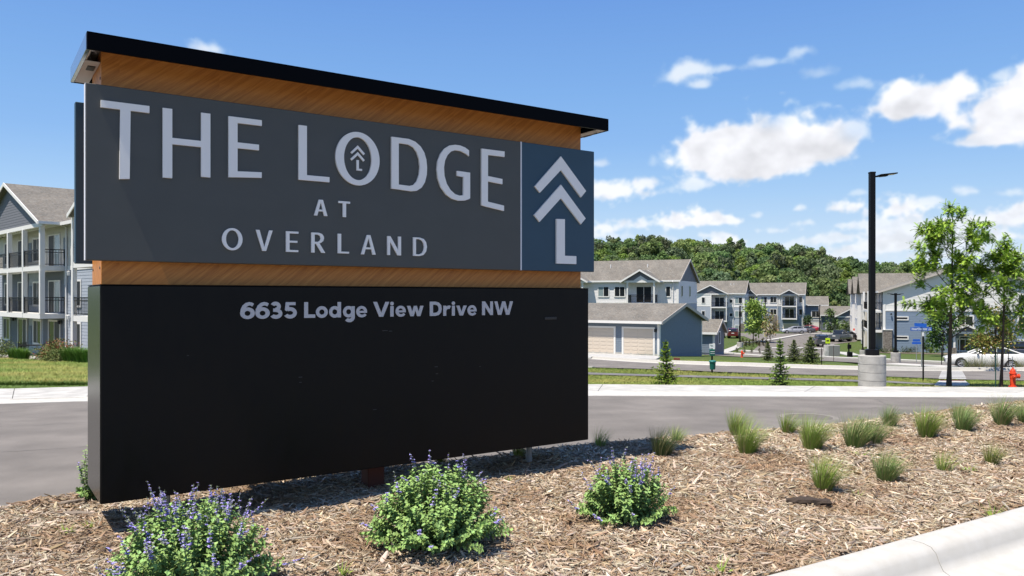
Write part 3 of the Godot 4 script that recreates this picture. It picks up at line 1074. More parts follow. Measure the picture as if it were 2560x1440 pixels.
	# posts under the cabinet
	mk.call("post", M.rust, 2.055, 2.205, -1.75, -1.394, -0.41, -0.26, 0.006, sign_root)
	for s in [0.475, 3.785]:
		var pb := MB.new()
		var a: Vector3 = V.call(s, -1.75, -0.335)
		pb.lathe([Vector2(0.03, 0), Vector2(0.03, 0.355)], 16, Basis(), a)
		part("post", pb, M.steel, sign_root)

	# raised lettering
	var deep := 0.018
	var waiting := []
	var put := func(called: String, ops: Array, m: Material, w: float, dp: float) -> void:
		waiting.append([glyph(ops, dp), called, m, w])
	var L := M.letter as Material
	var big := [
		["+", rect(-0.002, 1.265, 0.297, 1.313), "+", pg([0.115, 1.27, 0.110, 0.795, 0.173, 0.801, 0.179, 1.27])],
		["+", rect(0.382, 0.829, 0.444, 1.313), "+", rect(0.637, 0.856, 0.700, 1.313), "+", rect(0.44, 1.067, 0.64, 1.111)],
		["+", pg([0.827, 0.869, 0.891, 0.874, 0.891, 1.313, 0.827, 1.313]), "+", rect(0.88, 1.271, 1.068, 1.313), "+", rect(0.88, 1.087, 1.047, 1.129), "+", pg([0.88, 0.873, 1.067, 0.885, 1.067, 0.926, 0.88, 0.917])],
		["+", rect(1.348, 0.895, 1.413, 1.313), "+", rect(1.40, 0.895, 1.595, 0.935)],
		["+", oval(1.833, 1.103, 0.188, 0.213, 56), "-", oval(1.833, 1.103, 0.118, 0.171, 56)],
		["+", pg([2.127, 0.888, 2.31, 0.879, 2.36, 0.887, 2.405, 0.917, 2.437, 0.965, 2.454, 1.03, 2.457, 1.091, 2.450, 1.155, 2.430, 1.215, 2.395, 1.262, 2.345, 1.296, 2.285, 1.312, 2.127, 1.313]),
			"-", pg([2.193, 0.926, 2.29, 0.922, 2.330, 0.934, 2.361, 0.968, 2.381, 1.025, 2.388, 1.091, 2.381, 1.155, 2.360, 1.208, 2.328, 1.246, 2.283, 1.265, 2.193, 1.268])],
		["+", pg([2.871, 1.278, 2.83, 1.300, 2.78, 1.312, 2.731, 1.312, 2.675, 1.300, 2.625, 1.268, 2.585, 1.218, 2.559, 1.155, 2.551, 1.085, 2.560, 1.008, 2.590, 0.934, 2.640, 0.877, 2.70, 0.843, 2.766, 0.832, 2.83, 0.838, 2.875, 0.855, 2.882, 0.863, 2.882, 1.085, 2.749, 1.089, 2.749, 1.046, 2.815, 1.041, 2.813, 0.883, 2.775, 0.876, 2.73, 0.886, 2.685, 0.918, 2.648, 0.968, 2.625, 1.035, 2.620, 1.106, 2.630, 1.165, 2.655, 1.215, 2.69, 1.250, 2.735, 1.266, 2.785, 1.264, 2.835, 1.248, 2.871, 1.228])],
		["+", pg([3.0, 0.808, 3.066, 0.795, 3.068, 1.308, 3.0, 1.308]), "+", rect(3.05, 1.259, 3.245, 1.308), "+", pg([3.05, 1.026, 3.222, 1.011, 3.222, 1.058, 3.05, 1.073]), "+", pg([3.05, 0.798, 3.239, 0.772, 3.239, 0.820, 3.05, 0.847])],
	]
	for ops in big: put.call("letter", ops, L, 0.02, deep)
	var leaf := func(cx: float, cy: float, k: float) -> Array:
		# two chevrons over an L, k times the emblem of the blue panel
		var t := [["+", pg([0, 0.503, 0.309, 0.198, 0.245, 0.132, 0, 0.374, -0.248, 0.140, -0.306, 0.195])], ["+", pg([0, 0.235, 0.303, -0.068, 0.244, -0.127, 0, 0.108, -0.252, -0.131, -0.314, -0.071])], ["+", pg([-0.053, -0.092, -0.053, -0.512, 0.187, -0.512, 0.187, -0.436, 0.047, -0.436, 0.047, -0.089])]]
		for e in t:
			var p: PackedVector2Array = e[1]
			for i in p.size(): p[i] = Vector2(cx, cy) + p[i] * k
			e[1] = p
		return t
	for e in leaf.call(3.888, 0.826, 1.0): put.call("emblem", e, L, 0.0205, deep)
	for e in leaf.call(1.834, 1.111, 0.1975): put.call("emblem", e, L, 0.0205, 0.012)
	var sm := [
		["+", pg([1.472, 0.630, 1.510, 0.754, 1.543, 0.754, 1.580, 0.630, 1.553, 0.630, 1.544, 0.664, 1.507, 0.664, 1.498, 0.630]), "-", pg([1.511, 0.678, 1.5405, 0.678, 1.526, 0.736])],
		["+", rect(1.671, 0.739, 1.768, 0.755), "+", rect(1.707, 0.631, 1.734, 0.745)],
		["+", oval(0.855, 0.420, 0.073, 0.081), "-", oval(0.855, 0.420, 0.045, 0.065)],
		["+", pg([1.025, 0.497, 1.073, 0.342, 1.101, 0.342, 1.150, 0.497, 1.124, 0.497, 1.088, 0.370, 1.052, 0.497])],
		["+", rect(1.252, 0.341, 1.279, 0.497), "+", rect(1.27, 0.482, 1.348, 0.497), "+", rect(1.27, 0.412, 1.340, 0.427), "+", rect(1.27, 0.341, 1.347, 0.356)],
		["+", rect(1.450, 0.342, 1.476, 0.497), "+", pg([1.47, 0.497, 1.510, 0.497, 1.535, 0.489, 1.549, 0.472, 1.552, 0.455, 1.546, 0.435, 1.530, 0.421, 1.515, 0.415, 1.562, 0.342, 1.531, 0.342, 1.487, 0.410, 1.47, 0.410]), "-", pg([1.4765, 0.426, 1.503, 0.426, 1.518, 0.436, 1.525, 0.453, 1.519, 0.472, 1.503, 0.482, 1.4765, 0.482])],
		["+", rect(1.665, 0.343, 1.693, 0.497), "+", rect(1.685, 0.343, 1.759, 0.357)],
		["+", pg([1.861, 0.341, 1.912, 0.498, 1.942, 0.498, 1.989, 0.341, 1.961, 0.341, 1.950, 0.383, 1.900, 0.383, 1.888, 0.341]), "-", pg([1.904, 0.398, 1.946, 0.398, 1.926, 0.474])],
		["+", pg([2.092, 0.342, 2.092, 0.497, 2.119, 0.497, 2.190, 0.385, 2.190, 0.497, 2.216, 0.497, 2.216, 0.342, 2.184, 0.342, 2.117, 0.452, 2.117, 0.342])],
		["+", pg([2.328, 0.342, 2.390, 0.342, 2.425, 0.352, 2.450, 0.382, 2.458, 0.422, 2.450, 0.460, 2.428, 0.486, 2.390, 0.497, 2.328, 0.497]), "-", pg([2.354, 0.356, 2.386, 0.356, 2.410, 0.366, 2.426, 0.392, 2.430, 0.422, 2.425, 0.450, 2.408, 0.473, 2.384, 0.483, 2.354, 0.483])],
	]
	for ops in sm: put.call("letter", ops, L, 0.0205, 0.014)

	# the address, in flat cut figures on the cabinet
	var w := 0.0285
	var six := func(x: float) -> Array:
		return ["+", oval(x + 0.053, -0.1215, 0.054, 0.0435), "-", oval(x + 0.053, -0.1225, 0.0215, 0.0185),
			"+", pg([x - 0.001, -0.122, x + 0.003, -0.093, x + 0.017, -0.064, x + 0.04, -0.045, x + 0.066, -0.0385, x + 0.086, -0.0425, x + 0.100, -0.0515, x + 0.0885, -0.072, x + 0.072, -0.064, x + 0.058, -0.0665, x + 0.044, -0.076, x + 0.0365, -0.088, x + 0.031, -0.106])]
	var oo := func(cx: float, cy: float, r: float) -> Array: return ["+", oval(cx, cy, r, 0.046), "-", oval(cx, cy, r - 0.0265, 0.0205)]
	var ee := func(cx: float) -> Array:
		return ["+", oval(cx, -0.1195, 0.0465, 0.046), "-", oval(cx, -0.1195, 0.0215, 0.0235), "-", rect(cx + 0.002, -0.149, cx + 0.06, -0.1295), "+", rect(cx - 0.03, -0.1295, cx + 0.0465, -0.1125), "+", pg([cx + 0.004, -0.1655, cx + 0.026, -0.161, cx + 0.0425, -0.1475, cx + 0.028, -0.1345, cx + 0.015, -0.142, cx + 0.004, -0.1435])]
	var ii := func(x: float) -> Array: return ["+", rect(x, -0.163, x + 0.0295, -0.0765), "+", oval(x + 0.0148, -0.0555, 0.0165, 0.0155, 20)]
	var addr := [
		six.call(0.919), six.call(1.030),
		["+", arc(1.181, -0.0735, 0.0255, 0.0225, w, -95, 152), "+", arc(1.184, -0.1265, 0.0345, 0.0255, w, -148, 92), "+", rect(1.163, -0.1135, 1.19, -0.088)],
		["+", rect(1.262, -0.064, 1.335, -0.0405), "+", pg([1.259, -0.0405, 1.287, -0.0405, 1.284, -0.091, 1.268, -0.110, 1.252, -0.101]), "+", arc(1.293, -0.1225, 0.0375, 0.0295, w, -150, 128)],
		["+", rect(1.403, -0.163, 1.434, -0.041), "+", rect(1.43, -0.163, 1.491, -0.1365)],
		oo.call(1.545, -0.119, 0.048),
		oo.call(1.651, -0.119, 0.047) + ["+", rect(1.6745, -0.163, 1.703, -0.041)],
		oo.call(1.767, -0.119, 0.047) + ["+", rect(1.791, -0.160, 1.819, -0.0755), "+", arc(1.7735, -0.160, 0.032, 0.0285, w, -140, 2)],
		ee.call(1.8785),
		["+", pg([1.979, -0.041, 2.032, -0.163, 2.068, -0.163, 2.122, -0.041, 2.088, -0.041, 2.050, -0.130, 2.013, -0.041])],
		ii.call(2.132), ee.call(2.2265),
		["+", pg([2.284, -0.0755, 2.316, -0.163, 2.347, -0.163, 2.363, -0.113, 2.379, -0.163, 2.410, -0.163, 2.440, -0.0755, 2.409, -0.0755, 2.393, -0.124, 2.377, -0.0755, 2.349, -0.0755, 2.333, -0.124, 2.316, -0.0755])],
		["+", pg([2.500, -0.163, 2.553, -0.163, 2.588, -0.155, 2.610, -0.132, 2.616, -0.102, 2.610, -0.072, 2.588, -0.049, 2.553, -0.041, 2.500, -0.041]), "-", pg([2.531, -0.1365, 2.552, -0.1365, 2.573, -0.131, 2.583, -0.118, 2.586, -0.102, 2.583, -0.086, 2.573, -0.073, 2.552, -0.0675, 2.531, -0.0675])],
		["+", rect(2.631, -0.163, 2.660, -0.0765), "+", pg([2.655, -0.115, 2.655, -0.090, 2.672, -0.078, 2.694, -0.0745, 2.706, -0.080, 2.694, -0.104, 2.676, -0.104, 2.664, -0.112, 2.66, -0.125])],
		ii.call(2.717),
		["+", pg([2.762, -0.0765, 2.795, -0.163, 2.828, -0.163, 2.867, -0.0765, 2.834, -0.0765, 2.812, -0.130, 2.793, -0.0765])],
		ee.call(2.921),
		["+", pg([3.026, -0.163, 3.026, -0.041, 3.057, -0.041, 3.112, -0.116, 3.112, -0.041, 3.141, -0.041, 3.141, -0.163, 3.112, -0.163, 3.056, -0.088, 3.056, -0.163])],
		["+", pg([3.156, -0.041, 3.195, -0.163, 3.230, -0.163, 3.257, -0.087, 3.283, -0.163, 3.318, -0.163, 3.358, -0.041, 3.326, -0.041, 3.301, -0.126, 3.273, -0.041, 3.241, -0.041, 3.213, -0.126, 3.188, -0.041])],
	]
	for ops in addr: put.call("letter", ops, M.digit, 0.0005, 0.006)
	# the cut shapes are ready one frame later
	await get_tree().process_frame
	await get_tree().process_frame
	for e in waiting:
		var m: ArrayMesh = e[0].bake_static_mesh()
		remove_child(e[0])
		e[0].free()
		var g := part(e[1], m, e[2], sign_root)
		g.position = V.call(0.0, 0.0, e[3]) - Vector3(0, 0, m.get_aabb().position.z)

# ------------------------------------------------------------------ houses
# All parts of a house are built in its own axes: x along the front to the right, y up from the eye's level, z out of the front.

func opening(parent: Node, called: String, o: Vector3, u: Vector3, w: Vector3, wide: float, high: float, lites: int, glass: Material, bar := 0.09, frame: Material = null, stand := 0.05, kinds := []) -> Node:
	var b := Basis(u, Vector3.UP, w)
	var f := MB.new()
	f.box(Vector3(-bar, -bar, 0), Vector3(0, high + bar, stand), b, o)
	f.box(Vector3(wide, -bar, 0), Vector3(wide + bar, high + bar, stand), b, o)
	f.box(Vector3(0, high, 0), Vector3(wide, high + bar, stand - 0.002), b, o)
	f.box(Vector3(0, -bar, 0), Vector3(wide, 0, stand + 0.02), b, o)
	var m := 0.06
	for i in range(1, lites):
		var x := wide * i / lites
		f.box(Vector3(x - m * 0.5, 0, 0), Vector3(x + m * 0.5, high, stand - 0.012), b, o)
	var fr := part(called, f, frame if frame else M.trim, parent)
	for i in lites:
		var p := MB.new()
		var x0 := wide * i / lites + (0.0 if i == 0 else m * 0.5)
		var x1 := wide * (i + 1) / lites - (0.0 if i == lites - 1 else m * 0.5)
		p.box(Vector3(x0, 0, 0.012), Vector3(x1, high, 0.024), b, o)
		part("pane", p, kinds[i] if i < kinds.size() else glass, fr)
	return fr

func railing(parent: Node, a: Vector3, b: Vector3, high := 1.05, gap := 0.13, thick := 0.022) -> void:
	var f := MB.new()
	var u := (b - a).normalized()
	var w := Vector3.UP.cross(u)
	var n := (b - a).length()
	var bs := Basis(u, Vector3.UP, -w)
	f.box(Vector3(0, high - 0.05, -0.025), Vector3(n, high, 0.025), bs, a)
	f.box(Vector3(0, high - 0.22, -0.02), Vector3(n, high - 0.18, 0.02), bs, a)
	f.box(Vector3(0, 0.08, -0.02), Vector3(n, 0.12, 0.02), bs, a)
	for x in [0.0, n - 0.05]:
		f.box(Vector3(x, 0, -0.026), Vector3(x + 0.05, high + 0.02, 0.026), bs, a)
	var r := part("railing", f, M.metal, parent)
	var k := MB.new()
	var x := gap
	while x < n - 0.05:
		k.box(Vector3(x - thick * 0.5, 0.12, -0.01), Vector3(x + thick * 0.5, high - 0.05, 0.01), bs, a)
		x += gap
	part("balusters", k, M.metal, r, "", true)

# the two slopes and the edge boards of a gabled roof whose ridge runs along u; front eave starts at o
func gable_roof(parent: Node, o: Vector3, u: Vector3, w: Vector3, long: float, span: float, rise: float, over := 0.4, th := 0.16) -> Node:
	var k := rise / (span * 0.5)
	var half := span * 0.5
	var mb := MB.new()
	var r := o - w * half + Vector3.UP * rise
	var f0 := o + w * over - Vector3.UP * k * over
	var b0 := o - w * (span + over) - Vector3.UP * k * over
	var e := u * over
	var L := u * long
	var up := Vector3.UP * th
	mb.slab(f0 - e + up, f0 + L + e + up, r + L + e + up, r - e + up, th)
	mb.slab(b0 + L + e + up, b0 - e + up, r - e + up, r + L + e + up, th)
	var rf := part("roof", mb, M.shingle, parent)
	var bs := Basis(u, Vector3.UP, w)
	for side in [[f0, 0.005, 0.09], [b0, -0.09, -0.005]]:
		var t := MB.new()
		t.box(Vector3(-over - 0.02, -0.02, side[1]), Vector3(long + over + 0.02, th + 0.03, side[2]), bs, side[0])
		part("fascia", t, M.trim, rf)
	for s in [0, 1]:
		var q := (L + e + u * 0.004) if s else (-e - u * 0.004)
		var out := u if s else -u
		for side in [f0, b0]:
			var g := MB.new()
			var A: Vector3 = side + q - Vector3.UP * 0.08
			var B: Vector3 = r + q - Vector3.UP * 0.08
			var A2 := A + Vector3.UP * (th + 0.11)
			var B2 := B + Vector3.UP * (th + 0.11)
			var pts := [A, B, B2, A2]
			if (B - A).cross(B2 - A).dot(out) < 0: pts.reverse()
			g.slab(pts[0] + out * 0.05, pts[1] + out * 0.05, pts[2] + out * 0.05, pts[3] + out * 0.05, 0.05)
			part("rake_board", g, M.greige if th > 0.13 else M.trim, rf)
	return rf

# a projecting or flush gable over a bay: triangle, rakes and little roof running back
func bay_gable(parent: Node, x0: float, x1: float, y: float, z: float, rise: float, back: float, face: Material, low := true) -> void:
	var mb := MB.new()
	mb.gable_siding(Vector3(x0, y, z), Vector3.RIGHT, Vector3.BACK, x1 - x0, rise)
	mb.plate(Vector3(x0, y, z - 0.01), Vector3(x1, y, z - 0.01), Vector3((x0 + x1) / 2, y + rise, z - 0.01), 0.1)
	part("gable", mb, face, parent)
	if low:
		var bb := MB.new()
		bb.box(Vector3(x0, y - 0.26, z - 0.12), Vector3(x1, y - 0.004, z + 0.03))
		part("beam", bb, M.trim, parent)
	gable_roof(parent, Vector3(x0, y, z - back), Vector3.BACK, -Vector3.RIGHT, back, x1 - x0, rise, 0.35, 0.12)

func wall(parent: Node, m: Material, o: Vector3, u: Vector3, w: Vector3, wide: float, y0: float, y1: float, course := 0.18) -> MeshInstance3D:
	var mb := MB.new()
	mb.siding(o, u, w, wide, y0, y1, course)
	return part("siding", mb, m, parent, "", true)

func core(parent: Node, lo: Vector3, hi: Vector3, m: Material) -> void:
	var mb := MB.new()
	mb.box(lo, hi)
	part("wall", mb, m, parent)

func boxpart(parent: Node, called: String, m: Material, lo: Vector3, hi: Vector3, label := "") -> MeshInstance3D:
	var mb := MB.new()
	mb.box(lo, hi)
	return part(called, mb, m, parent, label)

# a wall lamp: plate and drum
func wall_lamp(parent: Node, at: Vector3) -> void:
	var mb := MB.new()
	mb.box(Vector3(-0.07, -0.1, 0), Vector3(0.07, 0.1, 0.04), Basis(), at)
	mb.lathe([Vector2(0.0, -0.14), Vector2(0.09, -0.14), Vector2(0.09, 0.1), Vector2(0.0, 0.12)], 10, Basis(), at + Vector3(0, 0, 0.16))
	part("wall_lamp", mb, M.dark, parent)

func vent(parent: Node, at: Vector3, tall := 0.5, m: Material = null) -> void:
	var mb := MB.new()
	mb.lathe([Vector2(0.07, -0.5), Vector2(0.07, tall), Vector2(0.0, tall)], 8, Basis(), at)
	part("vent_pipe", mb, m if m else M.trim, parent)

# a balcony: deck slabs, posts, rails, sliding doors on the wall behind at z = 0
func balcony(parent: Node, x0: float, x1: float, proj: float, decks: Array, top: float, foot: float, sides := [true, true], doors := true) -> void:
	for y in decks:
		boxpart(parent, "deck", M.trim, Vector3(x0 - 0.05, y - 0.26, 0.02), Vector3(x1 + 0.05, y, proj + 0.06))
		railing(parent, Vector3(x0 + 0.1, y, proj - 0.02), Vector3(x1 - 0.1, y, proj - 0.02))
		if sides[0]: railing(parent, Vector3(x0 + 0.02, y, 0.05), Vector3(x0 + 0.02, y, proj - 0.06))
		if sides[1]: railing(parent, Vector3(x1 - 0.02, y, 0.05), Vector3(x1 - 0.02, y, proj - 0.06))
		if doors:
			opening(parent, "sliding_door", Vector3((x0 + x1) / 2 - 0.95, y + 0.05, 0.012), Vector3.RIGHT, Vector3.BACK, 1.9, 2.0, 2, M.glass, 0.07)
	for x in [x0, x1]:
		boxpart(parent, "post", M.trim, Vector3(x - 0.09, foot, proj - 0.1), Vector3(x + 0.09, top, proj + 0.075))

func house_root(called: String, label: String, corner: Vector3, ang: float) -> Node3D:
	# ang: how far the depth of the house is turned to the right of the line of sight, in degrees
	var o := thing(called, label, "building", corner)
	o.rotation.y = -deg_to_rad(ang)
	return o

func build_left_house() -> void:
	# corner post of the near balcony, 50 m off
	var K := Vector3(X(102, 50), 0, -50)
	var a := deg_to_rad(46.0)
	var o := thing("apartment_house", "blue and cream apartment house with stacked balconies, beyond the sign's near end", "building", K)
	o.basis = Basis(Vector3(sin(a), 0, cos(a)), Vector3.UP, Vector3(-cos(a), 0, sin(a)))
	var F := -1.43          # the wall stands back from the balcony fronts
	var foot := -3.95
	var f2 := -1.09
	var f3 := 1.975
	var eave := 4.72
	var R := Vector3.RIGHT
	var B := Vector3.BACK
	core(o, Vector3(-22, foot - 0.3, F - 12), Vector3(14, eave, F - 0.02), M.siding)
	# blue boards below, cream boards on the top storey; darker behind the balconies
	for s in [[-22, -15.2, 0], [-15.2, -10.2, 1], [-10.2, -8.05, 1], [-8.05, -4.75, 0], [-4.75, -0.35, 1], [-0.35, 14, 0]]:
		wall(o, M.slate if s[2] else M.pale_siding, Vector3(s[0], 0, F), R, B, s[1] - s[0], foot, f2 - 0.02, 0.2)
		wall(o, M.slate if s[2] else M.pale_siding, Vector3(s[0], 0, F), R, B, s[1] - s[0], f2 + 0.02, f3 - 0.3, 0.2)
	wall(o, M.warm, Vector3(-22, 0, F), R, B, 36, f3 + 0.02, eave, 0.6)
	boxpart(o, "band", M.trim, Vector3(0.3, f3 - 0.28, F + 0.004), Vector3(14, f3 + 0.01, F + 0.04))
	# balconies under the broad gable
	for y in [f2, f3]:
		for s in [[-15.0, -3.80], [-3.74, 0.06]]:
			boxpart(o, "deck", M.trim, Vector3(s[0], y - 0.30, F + 0.02), Vector3(s[1], y, 0.06))
		for s in [[-14.6, -11.1], [-11.0, -7.45], [-7.3, -3.85], [-3.65, -0.1]]:
			railing(o, Vector3(s[0], y, -0.02), Vector3(s[1], y, -0.02), 1.07, 0.17)
		railing(o, Vector3(0.0, y, F + 0.06), Vector3(0.0, y, -0.1), 1.07, 0.17)
		for d in [-10.6, -3.35]:
			opening(o, "sliding_door", Vector3(d, y + 0.06, F + 0.014), R, B, 2.3, 2.05, 2, M.glass, 0.08, null, 0.05, [M.dark, M.pale_glass])
		for d in [-14.2, -6.85]:
			opening(o, "window", Vector3(d, y + 0.55, F + 0.014), R, B, 1.7, 1.5, 2, M.glass, 0.12, null, 0.05, [M.dark, M.glass])
	for x in [-14.9, -11.05, -7.4, -3.77, 0.0]:
		boxpart(o, "post", M.trim, Vector3(x - 0.13, f2, -0.2), Vector3(x + 0.13, f3 - 0.3, 0.075))
		boxpart(o, "post", M.trim, Vector3(x - 0.13, f3, -0.2), Vector3(x + 0.13, eave - 0.26, 0.075))
	bay_gable(o, -14.6, 0.45, eave, 0.0, 3.03, 12.0, M.gable)
	boxpart(o, "soffit", M.warm, Vector3(-14.6, eave - 0.02, F + 0.02), Vector3(0.4, eave + 0.02, -0.14))
	# main roof
	gable_roof(o, Vector3(-22, eave, F), R, B, 36, 17, 3.0, 0.5)
	bay_gable(o, 7.0, 14.0, eave, 0.1, 1.6, 4.0, M.gable)
	# ground floor openings
	for d in [-10.55, -3.3]:
		opening(o, "sliding_door", Vector3(d, foot + 0.15, F + 0.014), R, B, 2.25, 2.15, 2, M.glass, 0.12, null, 0.06, [M.glass, M.dark])
	for d in [-14.5, -6.75, 1.35]:
		opening(o, "window", Vector3(d, foot + 0.75, F + 0.014), R, B, 1.6, 1.5, 2, M.glass, 0.14, null, 0.06, [M.dark, M.glass] if d < 0 else [M.pale_glass, M.dark])
	for y in [f2, f3]:
		opening(o, "window", Vector3(1.35, y + 0.55, F + 0.014), R, B, 1.6, 1.5, 2, M.glass, 0.12, null, 0.05, [M.glass, M.dark])
	for x in [-8.0, -0.3]:
		for y in [foot + 0.55, f2 + 0.5, f3 + 0.5]:
			boxpart(o, "louvre_panel", M.siding, Vector3(x, y, F + 0.016), Vector3(x + 0.65, y + 1.35, F + 0.05))
	for p in [-11.4, -0.75]:
		wall_lamp(o, Vector3(p, f2 - 0.55, F + 0.02))
	# second balcony stack further along, and its porch
	for y in [f2, f3 - 0.02]:
		boxpart(o, "deck", M.trim, Vector3(6.5, y - 0.3, F + 0.02), Vector3(12.8, y, F + 1.6))
		railing(o, Vector3(6.6, y, F + 0.1), Vector3(6.6, y, F + 1.5), 1.07, 0.17)
		railing(o, Vector3(6.6, y, F + 1.54), Vector3(12.7, y, F + 1.54), 1.07, 0.17)
	for x in [6.58, 12.7]:
		boxpart(o, "post", M.trim, Vector3(x - 0.13, foot, F + 1.4), Vector3(x + 0.13, eave, F + 1.63))
	# downpipes
	for x in [-8.2, 0.42]:
		var p := MB.new()
		p.tube([Vector3(x - 0.35, eave - 0.05, F + 0.5), Vector3(x, eave - 0.28, F + 0.1), Vector3(x, foot, F + 0.1), Vector3(x, foot - 0.15, F + 0.3)], [0.06, 0.06, 0.06, 0.06], 6)
		part("downpipe", p, M.trim, o)
	# hook lamps by the balcony
	for y in [f2 + 2.75, f2 - 0.05]:
		var h := MB.new()
		for x in [0.75, 1.05]:
			h.lathe([Vector2(0.0, 0), Vector2(0.1, -0.04), Vector2(0.07, -0.3), Vector2(0.0, -0.3)], 8, Basis(), Vector3(x, y, F + 0.15))
		part("flood_lamp", h, M.trim, o)

	# a small terrace table with chairs
	var p0 := spot(84, 47.2)
	var t := thing("terrace_table", "dark metal table on the small terrace between the green clumps, beside the house", "table", p0 + Vector3(0, 0.06, 0), 0.6)
	boxpart(t, "top", M.metal, Vector3(-0.75, 0.70, -0.45), Vector3(0.75, 0.73, 0.45))
	for x in [-0.65, 0.62]:
		for z in [-0.36, 0.33]:
			boxpart(t, "leg", M.metal, Vector3(x, 0, z), Vector3(x + 0.04, 0.70, z + 0.04))
	var chairs := [["slatted metal chair at the lawn side of the terrace table", -0.3, 0.85, PI], ["slatted metal chair at the end of the terrace table, beside the corner of the house", 1.25, 0.1, -PI / 2 - 0.3]]
	for c in chairs:
		var ch := thing("terrace_chair", c[0], "chair", p0 + Vector3(c[1], 0.06, c[2]), c[3], "chairs on the terrace")
		boxpart(ch, "seat", M.metal, Vector3(-0.24, 0.42, -0.24), Vector3(0.24, 0.45, 0.24))
		var bk := MB.new()
		for i in 6: bk.box(Vector3(-0.24, 0.48 + i * 0.075, 0.22), Vector3(0.24, 0.52 + i * 0.075, 0.245))
		for x in [-0.25, 0.23]: bk.box(Vector3(x, 0.40, 0.215), Vector3(x + 0.02, 0.95, 0.25))
		part("backrest", bk, M.metal, ch)
		for x in [-0.24, 0.21]:
			for z in [-0.24, 0.21]:
				boxpart(ch, "leg", M.metal, Vector3(x, 0, z), Vector3(x + 0.03, 0.42, z + 0.03))

func build_garages() -> void:
	var C := Vector3(11.74, 0, -63)
	var o := house_root("garage_block", "long blue-grey garage block with beige doors and a brown shingle roof beside the concrete forecourt", C, 35.0)
	var foot := -4.72
	var eave := -2.12
	var R := Vector3.RIGHT
	var B := Vector3.BACK
	var W := 9.0
	core(o, Vector3(-24, foot - 1.2, -W), Vector3(0, eave + 0.1, -0.03), M.siding)
	wall(o, M.siding, Vector3(-24, 0, 0), R, B, 24, foot + 0.15, eave + 0.1)
	wall(o, M.siding, Vector3(0, 0, 0), -B, R, W, foot - 0.05, eave + 0.15)
	var g := MB.new()
	g.gable_siding(Vector3(0, eave + 0.15, 0), -B, R, W, 1.30)
	part("gable", g, M.siding, o, "", true)
	boxpart(o, "plinth", M.concrete, Vector3(-24, foot - 0.4, -0.02), Vector3(0.01, foot + 0.15, 0.03))
	gable_roof(o, Vector3(-24, eave + 0.1, 0), R, B, 24, W, 1.30, 0.42)
	boxpart(o, "corner_board", M.trim, Vector3(-0.16, foot, 0.004), Vector3(0.03, eave + 0.1, 0.045))
	boxpart(o, "corner_board", M.trim, Vector3(0.016, foot, -0.18), Vector3(0.05, eave + 0.1, 0.0))
	boxpart(o, "corner_board", M.trim, Vector3(0.016, foot, -W), Vector3(0.045, eave + 0.1, -W + 0.15))
	var x := -0.52
	var i := 0
	while x - 2.62 > -23.5:
		var x0 := x - 2.62
		var f := MB.new()
		f.box(Vector3(x0 - 0.16, foot + 0.02, 0.004), Vector3(x0, eave - 0.32, 0.05))
		f.box(Vector3(x, foot + 0.02, 0.004), Vector3(x + 0.16, eave - 0.32, 0.05))
		f.box(Vector3(x0, eave - 0.46, 0.004), Vector3(x, eave - 0.322, 0.048))
		var fr := part("door_frame", f, M.trim, o)
		var dm := MB.new()
		dm.box(Vector3(x0, foot + 0.03, 0.016), Vector3(x, eave - 0.46, 0.02))
		var door := part("garage_door", dm, M.door, o)
		if i < 2:
			# raised panels of the sectional door
			var rows := 7
			var hh := (eave - 0.46 - foot - 0.03) / rows
			for r in rows:
				for c in 4:
					var p := MB.new()
					var w := 2.62 / 4
					p.cbox(Vector3(x0 + c * w + 0.06, foot + 0.03 + r * hh + 0.055, 0.018), Vector3(x0 + (c + 1) * w - 0.06, foot + 0.03 + (r + 1) * hh - 0.055, 0.033), 0.012)
					part("panel", p, M.door, door)
		x -= 3.52
		i += 1
	wall_lamp(o, Vector3(-0.27, eave - 0.55, 0.02))
	# store behind the garages
	var s := house_root("store_shed", "small blue shed with shingle roof tucked behind the gable end of the garage block", Vector3(X(1787, 78), 0, -78), 30.0)
	var sf := -5.55
	core(s, Vector3(-6, sf - 1, -3.4), Vector3(0, -3.5, -0.03), M.siding)
	wall(s, M.siding, Vector3(-6, 0, 0), R, B, 6, sf, -3.5)
	wall(s, M.gable, Vector3(0, 0, 0), -B, R, 3.4, sf, -3.5)
	var sg := MB.new()
	sg.gable_siding(Vector3(0, -3.5, 0), -B, R, 3.4, 1.1)
	part("gable", sg, M.gable, s, "", true)
	gable_roof(s, Vector3(-6, -3.5, 0), R, B, 6, 3.4, 1.1, 0.3)
	boxpart(s, "corner_board", M.trim, Vector3(-0.2, sf, 0.004), Vector3(0.02, -3.5, 0.05))
	opening(s, "window", Vector3(0.016, sf + 0.9, -1.3), -B, R, 0.5, 1.1, 1, M.glass, 0.1)

